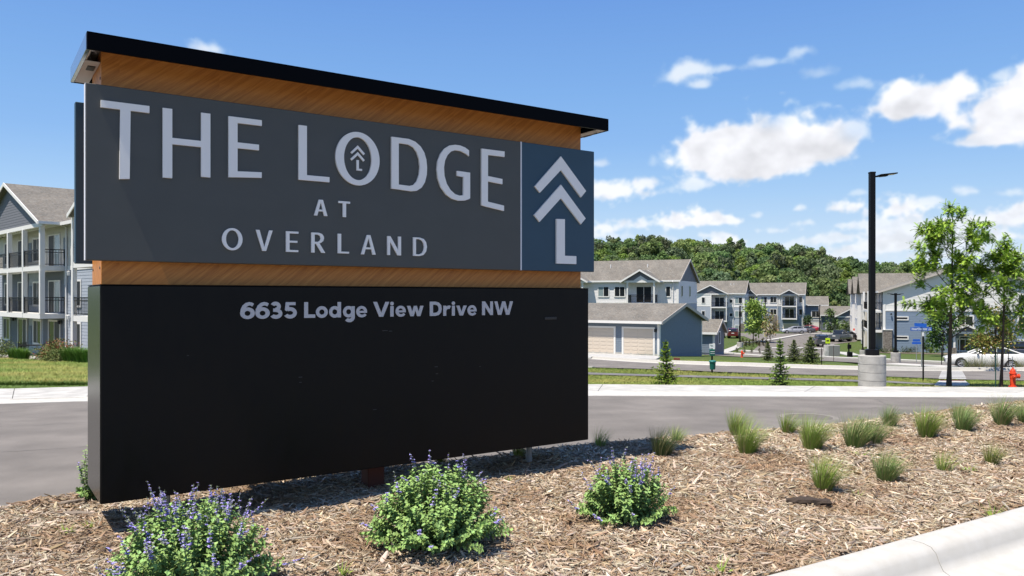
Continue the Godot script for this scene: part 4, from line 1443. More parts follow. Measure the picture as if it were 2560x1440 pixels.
# a row house of three storeys seen from its front
func far_house(o: Node3D, long: float, deep: float, foot: float, f2: float, f3: float, eave: float, rise: float, upper: Material, lower: Material, end_upper: Material) -> void:
	var R := Vector3.RIGHT
	var B := Vector3.BACK
	core(o, Vector3(-long, foot - 1.5, -deep), Vector3(0, eave, -0.03), lower)
	wall(o, lower, Vector3(-long, 0, 0), R, B, long, foot, f3 - 0.1)
	wall(o, upper, Vector3(-long, 0, 0), R, B, long, f3 + 0.1, eave, 0.4)
	boxpart(o, "band", M.trim, Vector3(-long, f3 - 0.1, 0), Vector3(0.02, f3 + 0.1, 0.04))
	wall(o, lower, Vector3(0, 0, 0), -B, R, deep, foot, f3 - 0.1)
	wall(o, end_upper, Vector3(0, 0, 0), -B, R, deep, f3 + 0.1, eave, 0.4)
	boxpart(o, "band", M.trim, Vector3(0.002, f3 - 0.1, -deep), Vector3(0.04, f3 + 0.1, -0.002))
	var g := MB.new()
	g.gable_siding(Vector3(0, eave, 0), -B, R, deep, rise)
	part("gable", g, M.gable, o, "", true)
	boxpart(o, "corner_board", M.trim, Vector3(-0.25, foot, 0.003), Vector3(0.045, eave, 0.05))
	gable_roof(o, Vector3(-long, eave, 0), R, B, long, deep, rise, 0.3)

func downpipe(o: Node, x: float, y0: float, y1: float, z := 0.1) -> void:
	var p := MB.new()
	p.tube([Vector3(x, y1, z + 0.35), Vector3(x, y1 - 0.25, z), Vector3(x, y0, z)], [0.06, 0.06, 0.06], 6)
	part("downpipe", p, M.trim, o)

func build_far_houses() -> void:
	var R := Vector3.RIGHT
	var B := Vector3.BACK
	# house behind the garages
	var a := house_root("apartment_house", "pale apartment house rising straight behind the garage roof", Vector3(X(1696, 99), 0, -99), 24.0)
	var foot := -6.9
	var f2 := -3.70
	var f3 := -0.78
	var eave := 2.05
	far_house(a, 36.0, 12.0, foot, f2, f3, eave, 2.75, M.cream, M.pale_siding, M.cream)
	# columns of the photograph turned into places along the front
	var along_a := func(q: float) -> float:
		var k := (q - 1280.0) / FOCAL
		return (99.0 * k - X(1696, 99)) / (cos(deg_to_rad(24)) + k * sin(deg_to_rad(24)))
	for q in [[1495, 1523, 2], [1536, 1563, 2], [1664, 1677, 1]]:
		var x0: float = along_a.call(q[0] + 1.5)
		var x1: float = along_a.call(q[1] - 1.5)
		for y in [f3, f2]:
			opening(a, "window", Vector3(x0, y + 0.85, 0.02), R, B, x1 - x0, 1.2, q[2], M.glass, 0.12, null, 0.05, [M.pale_glass, M.glass] if q[0] == 1495 else [])
	var bx0: float = along_a.call(1577)
	var bx1: float = along_a.call(1643)
	balcony(a, bx0, bx1, 1.6, [f2, f3], eave - 0.2, foot)
	bay_gable(a, along_a.call(1568), along_a.call(1651), eave, 1.65, 1.25, 3.5, M.gable)
	var lv := MB.new()
	lv.plate(Vector3(bx0 + 0.8, eave + 0.02, 1.67), Vector3(bx1 - 0.8, eave + 0.02, 1.67), Vector3((bx0 + bx1) / 2, eave + 0.62, 1.67), 0.04)
	part("gable_trim", lv, M.cream, a)
	var bz0: float = along_a.call(1395)
	var bz1: float = along_a.call(1466)
	balcony(a, bz0, bz1, 1.6, [f2, f3], eave - 0.2, foot)
	bay_gable(a, bz0 - 0.4, bz1 + 0.4, eave, 1.65, 1.25, 3.5, M.gable)
	for q in [1567.5, 1683.0]: downpipe(a, along_a.call(q), foot, eave - 0.1)
	for z in [-1.6, -6.6]:
		opening(a, "window", Vector3(0.02, f3 + 0.85, z), -B, R, 0.75, 1.3, 1, M.glass, 0.1)
	for q in [[1506, 1], [1520, 0], [1567, 0], [1601, 1], [1654, 0], [1664, 0]]:
		vent(a, Vector3(along_a.call(q[0]), eave + 1.75, -3.7), 0.55 if q[1] else 0.1, M.trim if q[1] else M.dark)

	# two houses facing the car park
	var specs := [
		["pale and blue house with a broad white bay, left of the far pair", 1861.0, 172.0, 30.0, 11.5, -8.3, -5.2, -2.2, 0.72, 2.75],
		["blue house with stone front and two garage doors, right of the far pair", 2010.0, 178.0, 30.5, 12.0, -8.4, -4.85, -2.05, 0.55, 2.6]]
	for n in 2:
		var s: Array = specs[n]
		var hx := X(s[1], s[2])
		var h := house_root("apartment_house", s[0], Vector3(hx, 0, -s[2]), 22.0)
		h.set_meta("group", "far pair of apartment houses")
		var al := func(q: float) -> float:
			var k := (q - 1280.0) / FOCAL
			return (s[2] * k - hx) / (cos(deg_to_rad(22)) + k * sin(deg_to_rad(22)))
		far_house(h, s[3], s[4], s[5], s[6], s[7], s[8], s[9], M.cream, M.pale_siding if n == 0 else M.light_siding, M.cream)
		if n == 0:
			# white bay with its own balconies
			var x0: float = al.call(1741)
			var x1: float = al.call(1779)
			core(h, Vector3(x0, s[5], 0), Vector3(x1, s[8], 1.55), M.pale_siding)
			wall(h, M.trim, Vector3(x0, 0, 1.58), R, B, x1 - x0, s[7] + 0.1, s[8], 0.4)
			wall(h, M.pale_siding, Vector3(x0, 0, 1.58), R, B, x1 - x0, s[5], s[7], 0.2)
			for y in [s[6], s[7]]:
				opening(h, "window", Vector3(al.call(1757.5), y + 0.85, 1.6), R, B, 0.62, 1.2, 1, M.glass, 0.12)
			balcony(h, al.call(1780), al.call(1818), 1.6, [s[6], s[7]], s[8] - 0.2, s[6] - 0.3, [false, true])
			bay_gable(h, x0 - 0.2, al.call(1819), s[8], 1.62, 1.75, 4.0, M.gable)
			opening(h, "sliding_door", Vector3(al.call(1789), s[5] + 0.1, 0.02), R, B, 2.0, 2.05, 2, M.glass, 0.12)
			boxpart(h, "recess", M.slate, Vector3(al.call(1780), s[5], 0.016), Vector3(al.call(1818), s[6] - 0.3, 0.019))
			for y in [s[5], s[6], s[7]]:
				opening(h, "window", Vector3(al.call(1838), y + 0.8, 0.02), R, B, 1.45, 1.25, 2, M.pale_glass, 0.12, null, 0.05, [M.pale_glass, M.glass])
				opening(h, "window", Vector3(al.call(1824), y + 0.9, 0.02), R, B, 0.65, 0.7, 1, M.glass, 0.1)
			for z in [-2.5, -7.0]:
				for y in [s[6], s[7]]:
					opening(h, "window", Vector3(0.02, y + 0.85, z), -B, R, 0.9, 1.3, 1, M.glass, 0.1)
			boxpart(h, "stone_pier", M.stone, Vector3(-0.75, s[5], 0.01), Vector3(0.06, s[6] - 0.6, 0.16))
			downpipe(h, al.call(1833.5), s[5], s[8])
			for q in [1803, 1822, 1830, 1849]: vent(h, Vector3(al.call(q), s[8] + 1.8, -3.7), 0.5 if q < 1835 and q > 1815 else 0.1, M.trim if q < 1835 and q > 1815 else M.dark)
		else:
			balcony(h, al.call(1872), al.call(1889), 1.2, [s[6], s[7]], s[8] - 0.2, s[6] - 0.3, [false, true])
			bay_gable(h, al.call(1866), al.call(1890), s[8], 1.25, 1.0, 3.0, M.gable)
			for q in [[1903, 1917], [1926, 1941]]:
				for y in [s[6], s[7]]:
					opening(h, "window", Vector3(al.call(q[0]), y + 0.8, 0.02), R, B, al.call(q[1]) - al.call(q[0]), 1.2, 2, M.glass, 0.12, null, 0.05, [M.pale_glass, M.glass] if y == s[7] and q[0] == 1903 else [])
			boxpart(h, "stone_front", M.stone, Vector3(al.call(1929), s[5], 0.016), Vector3(al.call(1946), s[6] + 0.4, 0.06))
			for q in [[1906, 1930], [1959, 1996]]:
				opening(h, "garage_door_frame", Vector3(al.call(q[0]), s[5] + 0.02, 0.02), R, B, al.call(q[1]) - al.call(q[0]), 2.2, 1, M.door, 0.15)
			balcony(h, al.call(1955.5), al.call(1992), 1.5, [s[6], s[7]], s[8] - 0.2, s[6] - 0.3)
			bay_gable(h, al.call(1953), al.call(1994), s[8], 1.55, 0.95, 3.0, M.gable)
			opening(h, "window", Vector3(al.call(1998), s[7] + 0.8, 0.02), R, B, 0.65, 1.25, 1, M.glass, 0.1)
			opening(h, "window", Vector3(al.call(1998), s[6] + 0.8, 0.02), R, B, 0.65, 1.25, 1, M.glass, 0.1)
			boxpart(h, "louvre", M.trim, Vector3(al.call(1947), s[7] + 0.3, 0.016), Vector3(al.call(1953), s[7] + 1.9, 0.05))
			downpipe(h, al.call(1944.5), s[5], s[8])
			downpipe(h, al.call(2006), s[5], s[8])
			for q in [1910, 1935, 1952, 1977]: vent(h, Vector3(al.call(q), s[8] + 1.7, -3.9), 0.5 if q == 1952 else 0.1, M.trim if q == 1952 else M.dark)

	# town house and the low house beyond the car park
	var t := house_root("town_house", "narrow blue town house with a white garage door, between far pair and low house", Vector3(X(2066, 198), 0, -198), 20.0)
	core(t, Vector3(-9.5, -9.8, -9), Vector3(0, -2.0, -0.03), M.siding)
	wall(t, M.siding, Vector3(-9.5, 0, 0), R, B, 9.5, -8.5, -2.0)
	wall(t, M.slate, Vector3(0, 0, 0), -B, R, 9, -8.5, -2.0)
	gable_roof(t, Vector3(-9.5, -2.0, 0), R, B, 9.5, 9, 2.0, 0.5)
	bay_gable(t, -9.4, -4.6, -2.0, 0.7, 1.5, 3.0, M.gable)
	core(t, Vector3(-9.4, -8.5, 0), Vector3(-5.3, -2.2, 0.66), M.pale_siding)
	opening(t, "window", Vector3(-7.6, -4.5, 0.68), R, B, 1.3, 1.0, 2, M.glass, 0.15)
	opening(t, "window", Vector3(-3.4, -5.1, 0.02), R, B, 1.9, 1.5, 2, M.glass, 0.15)
	opening(t, "garage_door_frame", Vector3(-4.2, -8.4, 0.02), R, B, 2.6, 2.0, 1, M.trim, 0.15)
	boxpart(t, "band", M.trim, Vector3(-5.3, -5.9, 0.004), Vector3(0, -5.7, 0.04))
	boxpart(t, "porch_roof", M.shingle, Vector3(-9.0, -5.4, 0.67), Vector3(-5.0, -5.15, 2.2))
	var l := house_root("low_house", "low blue-grey house with a front gable and awning beside the gable-ended block", Vector3(X(2150, 186), 0, -186), 20.0)
	core(l, Vector3(-8.4, -9.8, -9), Vector3(3.0, -4.3, -0.03), M.slate)
	wall(l, M.slate, Vector3(-8.4, 0, 0), R, B, 11.4, -8.6, -4.3)
	gable_roof(l, Vector3(-8.4, -4.3, 0), R, B, 11.4, 9, 1.9, 0.5)
	core(l, Vector3(-4.9, -8.6, 0), Vector3(0.2, -4.3, 1.2), M.slate)
	bay_gable(l, -5.2, 0.5, -4.6, 1.25, 1.55, 4.0, M.gable)
	opening(l, "door_frame", Vector3(-4.4, -8.4, 1.22), R, B, 0.95, 2.1, 1, M.slate, 0.15)
	opening(l, "window", Vector3(-7.4, -7.6, 0.02), R, B, 1.2, 1.3, 1, M.pale_glass, 0.15)
	var aw := MB.new()
	aw.slab(Vector3(-2.4, -7.0, 3.0), Vector3(1.5, -7.0, 3.0), Vector3(1.5, -5.2, 1.25), Vector3(-2.4, -5.2, 1.25), 0.12)
	part("awning", aw, M.shingle, l)

	# long block shown by its gable end
	var c := house_root("apartment_house", "long three-storey block turned gable end on, white above blue, behind the lamp posts", Vector3(X(2207, 100), 0, -100), 21.0)
	var cf := -7.05
	var c2 := -4.25
	var c3 := -1.72
	var ce := 0.72
	var span := 19.0
	var long := 66.0
	core(c, Vector3(0, cf - 1, -long), Vector3(span, ce, -0.03), M.siding)
	wall(c, M.light_siding, Vector3(0, 0, 0), R, B, span, cf, c3 - 0.1, 0.2)
	wall(c, M.trim, Vector3(0, 0, 0), R, B, span, c3 + 0.1, ce, 0.5)
	boxpart(c, "band", M.trim, Vector3(0, c3 - 0.1, 0.002), Vector3(span, c3 + 0.1, 0.05))
	var cg := MB.new()
	cg.gable_siding(Vector3(0, ce, 0), R, B, span, 3.2, 0.5)
	part("gable", cg, M.trim, c, "", true)
	gable_roof(c, Vector3(0, ce, -long), B, -R, long, span, 3.2, 0.55)
	for sdx in [0.0, span - 0.3]:
		boxpart(c, "corner_board", M.trim, Vector3(sdx, cf, 0.004), Vector3(sdx + 0.3, ce, 0.06))
	# garden side wall: white bays with windows and recessed balconies
	wall(c, M.trim, Vector3(0, 0, -long), B, -R, long, c3 + 0.1, ce, 0.5)
	wall(c, M.pale_siding, Vector3(0, 0, -long), B, -R, long, cf, c3 - 0.1, 0.2)
	for k in 3:
		var z0 := -12.0 - k * 20.0
		var bay := MB.new()
		bay.box(Vector3(-1.5, cf, z0 - 9.0), Vector3(-0.02, ce, z0))
		part("bay", bay, M.trim if k else M.warm, c)
		for y in [cf, c2, c3]:
			for z in [z0 - 2.6, z0 - 7.0]:
				opening(c, "window", Vector3(-1.5, y + 0.75, z), B, -R, 1.5, 1.3, 2, M.glass, 0.12)
		var gr := MB.new()
		var zc := z0 - 4.5
		for s2 in [-1, 1]:
			var p0 := Vector3(-2.1, ce - 0.15, zc + s2 * 5.2)
			var p1 := Vector3(-2.1, ce + 2.7, zc)
			var p2 := Vector3(7.5, ce + 2.7, zc)
			var p3 := Vector3(7.5, ce - 0.15, zc + s2 * 5.2)
			if s2 > 0: gr.slab(p0, p3, p2, p1, 0.16)
			else: gr.slab(p1, p2, p3, p0, 0.16)
		part("cross_roof", gr, M.shingle, c)
		var tri := MB.new()
		tri.plate(Vector3(-1.52, ce, zc - 4.5), Vector3(-1.52, ce, zc + 4.5), Vector3(-1.52, ce + 2.5, zc), 0.1)
		part("gable", tri, M.gable, c)
	for y in [c2, c3]:
		boxpart(c, "deck", M.trim, Vector3(-1.7, y - 0.3, -11.0), Vector3(-0.02, y, -0.6))
		railing(c, Vector3(-1.62, y, -10.9), Vector3(-1.62, y, -0.7))
		railing(c, Vector3(-1.6, y, -0.68), Vector3(-0.1, y, -0.68))
		for z in [-3.2, -8.6]:
			opening(c, "sliding_door", Vector3(-0.02, y + 0.05, z), B, -R, 1.9, 2.0, 2, M.glass, 0.08)
	boxpart(c, "recess", M.slate, Vector3(-0.019, cf, -11.0), Vector3(-0.016, ce, -0.02))
	for z in [-0.7, -10.9]:
		boxpart(c, "post", M.trim, Vector3(-1.75, cf, z - 0.12), Vector3(-1.5, ce, z + 0.12))
	boxpart(c, "stone_pier", M.stone, Vector3(0.02, cf, 0.065), Vector3(1.05, c2 + 0.05, 0.3))
	boxpart(c, "pier_cap", M.trim, Vector3(-0.05, c2 + 0.052, 0.062), Vector3(1.12, c2 + 0.14, 0.36))
	# openings of the end wall
	for y in [c3 - 1.1, c2 - 1.0]:
		opening(c, "window", Vector3(1.55, y, 0.02), R, B, 1.25, 0.24, 1, M.dark, 0.13, null, 0.06)
	for y in [cf + 0.5, c2 + 0.55, c3 + 0.6]:
		opening(c, "window", Vector3(8.35, y, 0.02), R, B, 1.6, 1.3, 2, M.glass, 0.16, null, 0.06)
		opening(c, "window", Vector3(14.8, y, 0.02), R, B, 1.6, 1.3, 2, M.glass, 0.16, null, 0.06)
	opening(c, "window", Vector3(12.1, cf + 0.9, 0.02), R, B, 0.9, 1.3, 1, M.pale_glass, 0.16, null, 0.06)
	for q in [[0.95, c3 - 0.45], [5.2, c3 - 0.3], [5.5, c3 - 0.3], [6.9, c3 - 0.3], [6.6, c2 - 0.55], [6.85, c2 - 0.6]]:
		var fl := MB.new()
		fl.lathe([Vector2(0.0, 0.1), Vector2(0.08, 0.08), Vector2(0.1, -0.12), Vector2(0.0, -0.12)], 8, Basis(), Vector3(q[0], q[1], 0.2))
		part("flood_lamp", fl, M.white if q[1] > c3 - 0.4 else M.dark, c)
	# number on the white wall
	var tm := TextMesh.new()
	var sf := SystemFont.new()
	sf.font_names = PackedStringArray(["Droid Sans"])
	tm.font = sf
	tm.text = "6641"
	tm.font_size = 32
	tm.pixel_size = 0.36 / 32.0
	tm.depth = 0.03
	var tn := part("house_number", tm, M.siding, c)
	tn.position = Vector3(2.5, c3 + 0.9, 0.05)
	# porch over the end door
	var pz := 2.0
	bay_gable(c, 7.4, 10.6, cf + 2.85, pz, 0.75, 2.0, M.gable)
	for x in [7.6, 10.2]:
		boxpart(c, "porch_post", M.trim, Vector3(x, cf + 0.9, pz - 0.25), Vector3(x + 0.22, cf + 2.6, pz - 0.03))
		boxpart(c, "porch_pier", M.stone, Vector3(x - 0.12, cf - 0.3, pz - 0.36), Vector3(x + 0.34, cf + 0.88, pz + 0.08))
	opening(c, "door_frame", Vector3(8.6, cf, 0.02), R, B, 1.0, 2.15, 1, M.dark, 0.12)

# ------------------------------------------------------------------ forest on the hill
func shade_of(base: Color, spread: float, r: RandomNumberGenerator) -> Color:
	var k := 1.0 + r.randf_range(-spread, spread)
	return Color(base.r * k * (1 + r.randf_range(-0.08, 0.08)), base.g * k, base.b * k * (1 + r.randf_range(-0.1, 0.1)))

# a tree crown of many leaf-sprays spread through lobes
func crown_mesh(r: RandomNumberGenerator, wide: float, high: float, lobes: int, sprays: int, size: float, spire := 0.0) -> ArrayMesh:
	var mb := MB.new()
	var centres := []
	for i in lobes:
		var t := r.randf()
		var y := high * (0.08 + 0.82 * t)
		var reach := wide * 0.56 * (sqrt(maxf(0.0, 1.0 - t * t * 0.96)) if spire == 0.0 else (1.0 - t * spire))
		var a := r.randf() * TAU
		var k := sqrt(r.randf())
		centres.append([Vector3(cos(a) * reach * k, y, sin(a) * reach * k), wide * r.randf_range(0.13, 0.24) * (1.0 - 0.45 * t * (1.0 if spire > 0 else 0.5))])
	for i in sprays:
		var c: Array = centres[i % lobes]
		var d := Vector3(r.randfn(), r.randfn() * 0.85 + 0.25, r.randfn()).normalized()
		var p: Vector3 = c[0] + d * c[1] * pow(r.randf(), 0.33)
		var s := size * r.randf_range(0.6, 1.35)
		var x := Vector3(r.randfn(), r.randfn(), r.randfn()).normalized()
		var nrm := (d + Vector3(r.randfn(), r.randfn(), r.randfn()) * 0.55).normalized()
		x = (x - nrm * x.dot(nrm)).normalized()
		var y2 := nrm.cross(x)
		var g := r.randf_range(0.75, 1.2)
		mb.col = Color(g, g * r.randf_range(0.95, 1.05), g)
		mb.tri(p - x * s * 0.5 - y2 * s * 0.2, p + x * s * 0.5 - y2 * s * 0.25, p + y2 * s * 0.5)
		mb.tri(p + x * s * 0.3 + y2 * s * 0.3, p - x * s * 0.45 + y2 * s * 0.15, p - y2 * s * 0.5 + nrm * s * 0.2)
	mb.col = Color(0.55, 0.42, 0.35)
	mb.tube([Vector3(0, -2.5, 0), Vector3(0, high * 0.5, 0)], [wide * 0.025, wide * 0.012], 5, false)
	return mb.mesh()

func build_forest() -> void:
	var r := RandomNumberGenerator.new()
	r.seed = 31
	var kinds := []
	for i in 6:
		kinds.append(crown_mesh(r, r.randf_range(8.5, 12.0), r.randf_range(10.5, 14.5), r.randi_range(24, 42), 3200, 0.72))
	kinds.append(crown_mesh(r, 6.5, 16.0, 24, 1100, 0.8, 0.75))
	kinds.append(crown_mesh(r, 8.0, 15.0, 16, 620, 0.75))
	var places := []
	var colors := []
	for k in kinds.size():
		places.append([]); colors.append([])
	var greens := [Color(0.165, 0.250, 0.085), Color(0.130, 0.212, 0.080), Color(0.190, 0.275, 0.085), Color(0.215, 0.280, 0.102), Color(0.165, 0.222, 0.108)]
	var count := 0
	for i in 7000:
		var d := 214.0 + 150.0 * pow(r.randf(), 0.8)
		var q := r.randf_range(60.0, 3000.0)
		var x := X(q, d)
		# thinner where the far slope is hidden
		var y := ground(x, d)
		var k := r.randi_range(0, 5)
		var u := r.randf()
		if u < 0.06: k = 6
		elif u < 0.12: k = 7
		if d < 224 and k > 5: k = 1
		var s := r.randf_range(0.62, 1.08) * (0.72 if d < 228 else 1.0)
		if k > 5: s *= 1.05
		places[k].append(Transform3D(Basis(Vector3.UP, r.randf() * TAU).scaled(Vector3(s, s * r.randf_range(0.85, 1.12), s)), Vector3(x, y - 0.8, -d)))
		var c: Color = greens[r.randi_range(0, 4)]
		if r.randf() < 0.12: c = Color(0.20, 0.29, 0.060)
		if k == 7: c = Color(0.13, 0.155, 0.085)
		c = shade_of(c, 0.28, r)
		colors[k].append(c)
		count += 1
	for k in kinds.size():
		scatter("forest", kinds[k], M.crown, places[k], colors[k])

# ------------------------------------------------------------------ garden trees
# a feathery leaf: small leaflets in pairs along a drooping rib
func frond(mb: MB, p: Vector3, dir: Vector3, long: float, r: RandomNumberGenerator, pairs := 7) -> void:
	var d := dir.normalized()
	var q := p
	var step := long / pairs
	for i in pairs:
		d = (d + Vector3(0, -0.09, 0)).normalized()
		var s := d.cross(Vector3.UP).normalized()
		var up := s.cross(d)
		var w := long * 0.23 * (1.0 - 0.5 * absf(i / float(pairs) - 0.4))
		for sd in [-1.0, 1.0]:
			var tip: Vector3 = q + s * sd * w + d * step * 0.9 + up * r.randf_range(-0.25, 0.15) * w
			mb.tri(q, q + d * step * 1.05, tip)
		q += d * step

func limb(wood: MB, tips: Array, p: Vector3, dir: Vector3, long: float, rad: float, depth: int, r: RandomNumberGenerator, rise: float) -> void:
	var segs := 4
	var pts := [p]
	var rads := [rad]
	var d := dir.normalized()
	var q := p
	for i in segs:
		d = (d + Vector3(r.randfn() * 0.12, rise * 0.12 + r.randfn() * 0.06, r.randfn() * 0.12)).normalized()
		q += d * long / segs
		pts.append(q)
		rads.append(rad * (1.0 - 0.62 * (i + 1) / segs))
		if depth > 0 and i >= 1:
			for n in (2 if depth > 1 and i == 2 else (1 if depth > 1 or i == 2 else 0)):
				var s := Vector3(r.randfn(), r.randfn() * 0.5 + 0.15, r.randfn()).normalized()
				var nd := (d * 0.75 + s * 0.75).normalized()
				limb(wood, tips, q, nd, long * r.randf_range(0.38, 0.60), rads[-1] * 0.62, depth - 1, r, rise)
		elif depth == 0:
			tips.append([q, d])
	wood.tube(pts, rads, 5 if depth > 0 else 4, false)
	tips.append([q, d])

func feather_tree(called: String, label: String, at: Vector3, high: float, fork: float, spread: float, seed_: int, cols: Array, trunk_r: float, per_tip := 2, frond_long := 0.26, lean := 0.0) -> Node3D:
	var r := RandomNumberGenerator.new()
	r.seed = seed_
	var o := thing(called, label, "tree", at)
	var wood := MB.new()
	var tips := []
	# leader
	var pts := []
	var rads := []
	var n := 9
	for i in n + 1:
		var t := float(i) / n
		pts.append(Vector3(sin(t * 3.0 + seed_) * 0.06 * high * 0.15 + lean * t * high, t * high * 0.96 - 0.06, cos(t * 2.3 + seed_) * 0.04 * high * 0.15))
		rads.append(lerpf(trunk_r, 0.008, pow(t, 0.85)) * (1.25 if i == 0 else 1.0))
	wood.tube(pts, rads, 8, false)
	var arms := 24
	for i in arms:
		var t := fork + (0.97 - fork) * pow(float(i) / (arms - 1), 1.0)
		var k: float = t * n
		var p: Vector3 = pts[int(k)].lerp(pts[mini(int(k) + 1, n)], k - int(k))
		var a := i * 2.4 + r.randf_range(-0.4, 0.4)
		var prof := sin(PI * clampf((t - fork) / (1.0 - fork) * 0.70 + 0.30, 0, 1))
		var long := spread * (0.28 + 0.72 * prof) * r.randf_range(0.72, 1.15)
		if t > 0.8: long *= 0.72
		var d := Vector3(cos(a), r.randf_range(0.35, 0.75), sin(a))
		limb(wood, tips, p, d, long, lerpf(trunk_r * 0.34, 0.006, t), 1 if long < spread * 0.45 else 2, r, 0.7)
	var fol := MB.new()
	for t in tips:
		for k in per_tip:
			var c: Color = cols[r.randi_range(0, cols.size() - 1)]
			fol.col = shade_of(c, 0.22, r)
			var d: Vector3 = (t[1] + Vector3(r.randfn(), r.randfn() * 0.5 - 0.05, r.randfn()) * 0.9).normalized()
			frond(fol, t[0] - t[1] * r.randf() * 0.26 + Vector3(r.randfn(), r.randfn() * 0.5, r.randfn()) * 0.05, d, frond_long * r.randf_range(0.7, 1.25), r, 9)
	part("trunk", wood, M.bark, o)
	part("crown", fol, M.leaf, o)
	return o

# a young conifer: whorls of drooping sprays round a leader
func conifer(called: String, label: String, at: Vector3, high: float, wide: float, seed_: int, dark: Color, fresh: Color, open: float, group := "") -> Node3D:
	var r := RandomNumberGenerator.new()
	r.seed = seed_
	var o := thing(called, label, "conifer", at, 0.0, group)
	var wood := MB.new()
	wood.tube([Vector3(0, -0.1, 0), Vector3(0.01, high * 0.5, 0), Vector3(0, high, 0)], [high * 0.018, high * 0.011, 0.004], 6, false)
	var fol := MB.new()
	var rows := int(10 + high * 7.0)
	for i in rows:
		var t := (i + r.randf() * 0.6) / rows
		var y := high * (0.03 + 0.92 * t)
		var reach := wide * 0.5 * pow(1.0 - t, 0.85) * (1.0 + 0.18 * sin(t * 37.0 + seed_))
		var arms := int(lerpf(15, 5, t) * (1.0 - open * 0.35))
		for k in arms:
			var a := TAU * (k + r.randf() * 0.8) / arms + i * 1.3
			var long := maxf(0.05 * high, reach * r.randf_range(0.7, 1.15))
			var d := Vector3(cos(a), lerpf(-0.05, 0.55, t) + r.randf_range(-0.12, 0.2), sin(a)).normalized()
			var p := Vector3(0, y, 0)
			wood.tube([p, p + d * long], [0.006 * high, 0.002 * high], 3, false)
			var bits := maxi(3, int(long / (0.048 * high)))
			for b in bits:
				var s := (b + 0.5 + r.randf() * 0.5) / bits
				var q := p + d * long * s
				var tip := s > 0.72
				fol.col = shade_of(fresh if tip or r.randf() < 0.22 else dark, 0.25, r)
				for m in 4:
					var e := (d + Vector3(r.randfn(), r.randfn() * 0.7 + 0.1, r.randfn()) * 0.8).normalized()
					var sd := e.cross(Vector3(r.randfn(), r.randfn(), r.randfn())).normalized()
					var ln := high * r.randf_range(0.035, 0.062)
					fol.tri(q - sd * ln * 0.20, q + sd * ln * 0.20, q + e * ln)
					fol.tri(q + e * ln * 0.15, q + e * ln * 0.15 + sd * ln * 0.3, q + e * ln * 0.8 + sd * ln * 0.35)
	for m in 26:
		var y2 := high * r.randf_range(0.86, 1.0)
		fol.col = shade_of(fresh, 0.2, r)
		var e2 := Vector3(r.randfn(), 1.6, r.randfn()).normalized()
		var s2 := e2.cross(Vector3.RIGHT).normalized()
		fol.tri(Vector3(0, y2, 0) - s2 * 0.01 * high, Vector3(0, y2, 0) + s2 * 0.01 * high, Vector3(0, y2, 0) + e2 * 0.05 * high)
	part("trunk", wood, M.bark, o)
	part("foliage", fol, M.needle, o)
	return o

# a leafy small tree or shrub made of leaf sprays on twigs
func bushy(called: String, label: String, cat: String, at: Vector3, high: float, wide: float, foot: float, leaves: int, size: float, seed_: int, cols: Array, group := "", flat := 1.0) -> Node3D:
	var r := RandomNumberGenerator.new()
	r.seed = seed_
	var o := thing(called, label, cat, at, 0.0, group)
	var wood := MB.new()
	wood.tube([Vector3(0, -0.1, 0), Vector3(0.03, foot + (high - foot) * 0.4, 0), Vector3(0, high * 0.93, 0)], [maxf(0.02, high * 0.014), maxf(0.012, high * 0.009), 0.006], 6, false)
	var fol := MB.new()
	var lobes := []
	for i in 16:
		var t := r.randf()
		var a := r.randf() * TAU
		var rr := wide * 0.5 * sin(PI * clampf(0.22 + t * 0.74, 0, 1)) * sqrt(r.randf())
		var c := Vector3(cos(a) * rr, foot + (high - foot) * (0.1 + 0.8 * t), sin(a) * rr)
		lobes.append(c)
		wood.tube([Vector3(0, lerpf(foot, c.y, 0.45), 0), c], [high * 0.006, high * 0.002], 4, false)
	for i in leaves:
		var c: Vector3 = lobes[r.randi_range(0, lobes.size() - 1)]
		var d := Vector3(r.randfn(), r.randfn() * flat, r.randfn())
		var p: Vector3 = c + d * wide * 0.095
		if p.y < foot * 0.5: continue
		fol.col = shade_of(cols[r.randi_range(0, cols.size() - 1)], 0.25, r)
		var dd := (d + Vector3(r.randfn(), r.randfn() * 0.6, r.randfn()) * 0.8).normalized()
		var up := (Vector3.UP + Vector3(r.randfn(), 0, r.randfn()) * 0.6).normalized()
		fol.leaf(p, dd, up, size * r.randf_range(0.7, 1.3), size * 0.62)
	part("stems", wood, M.bark, o)
	part("foliage", fol, M.leaf, o)
	return o

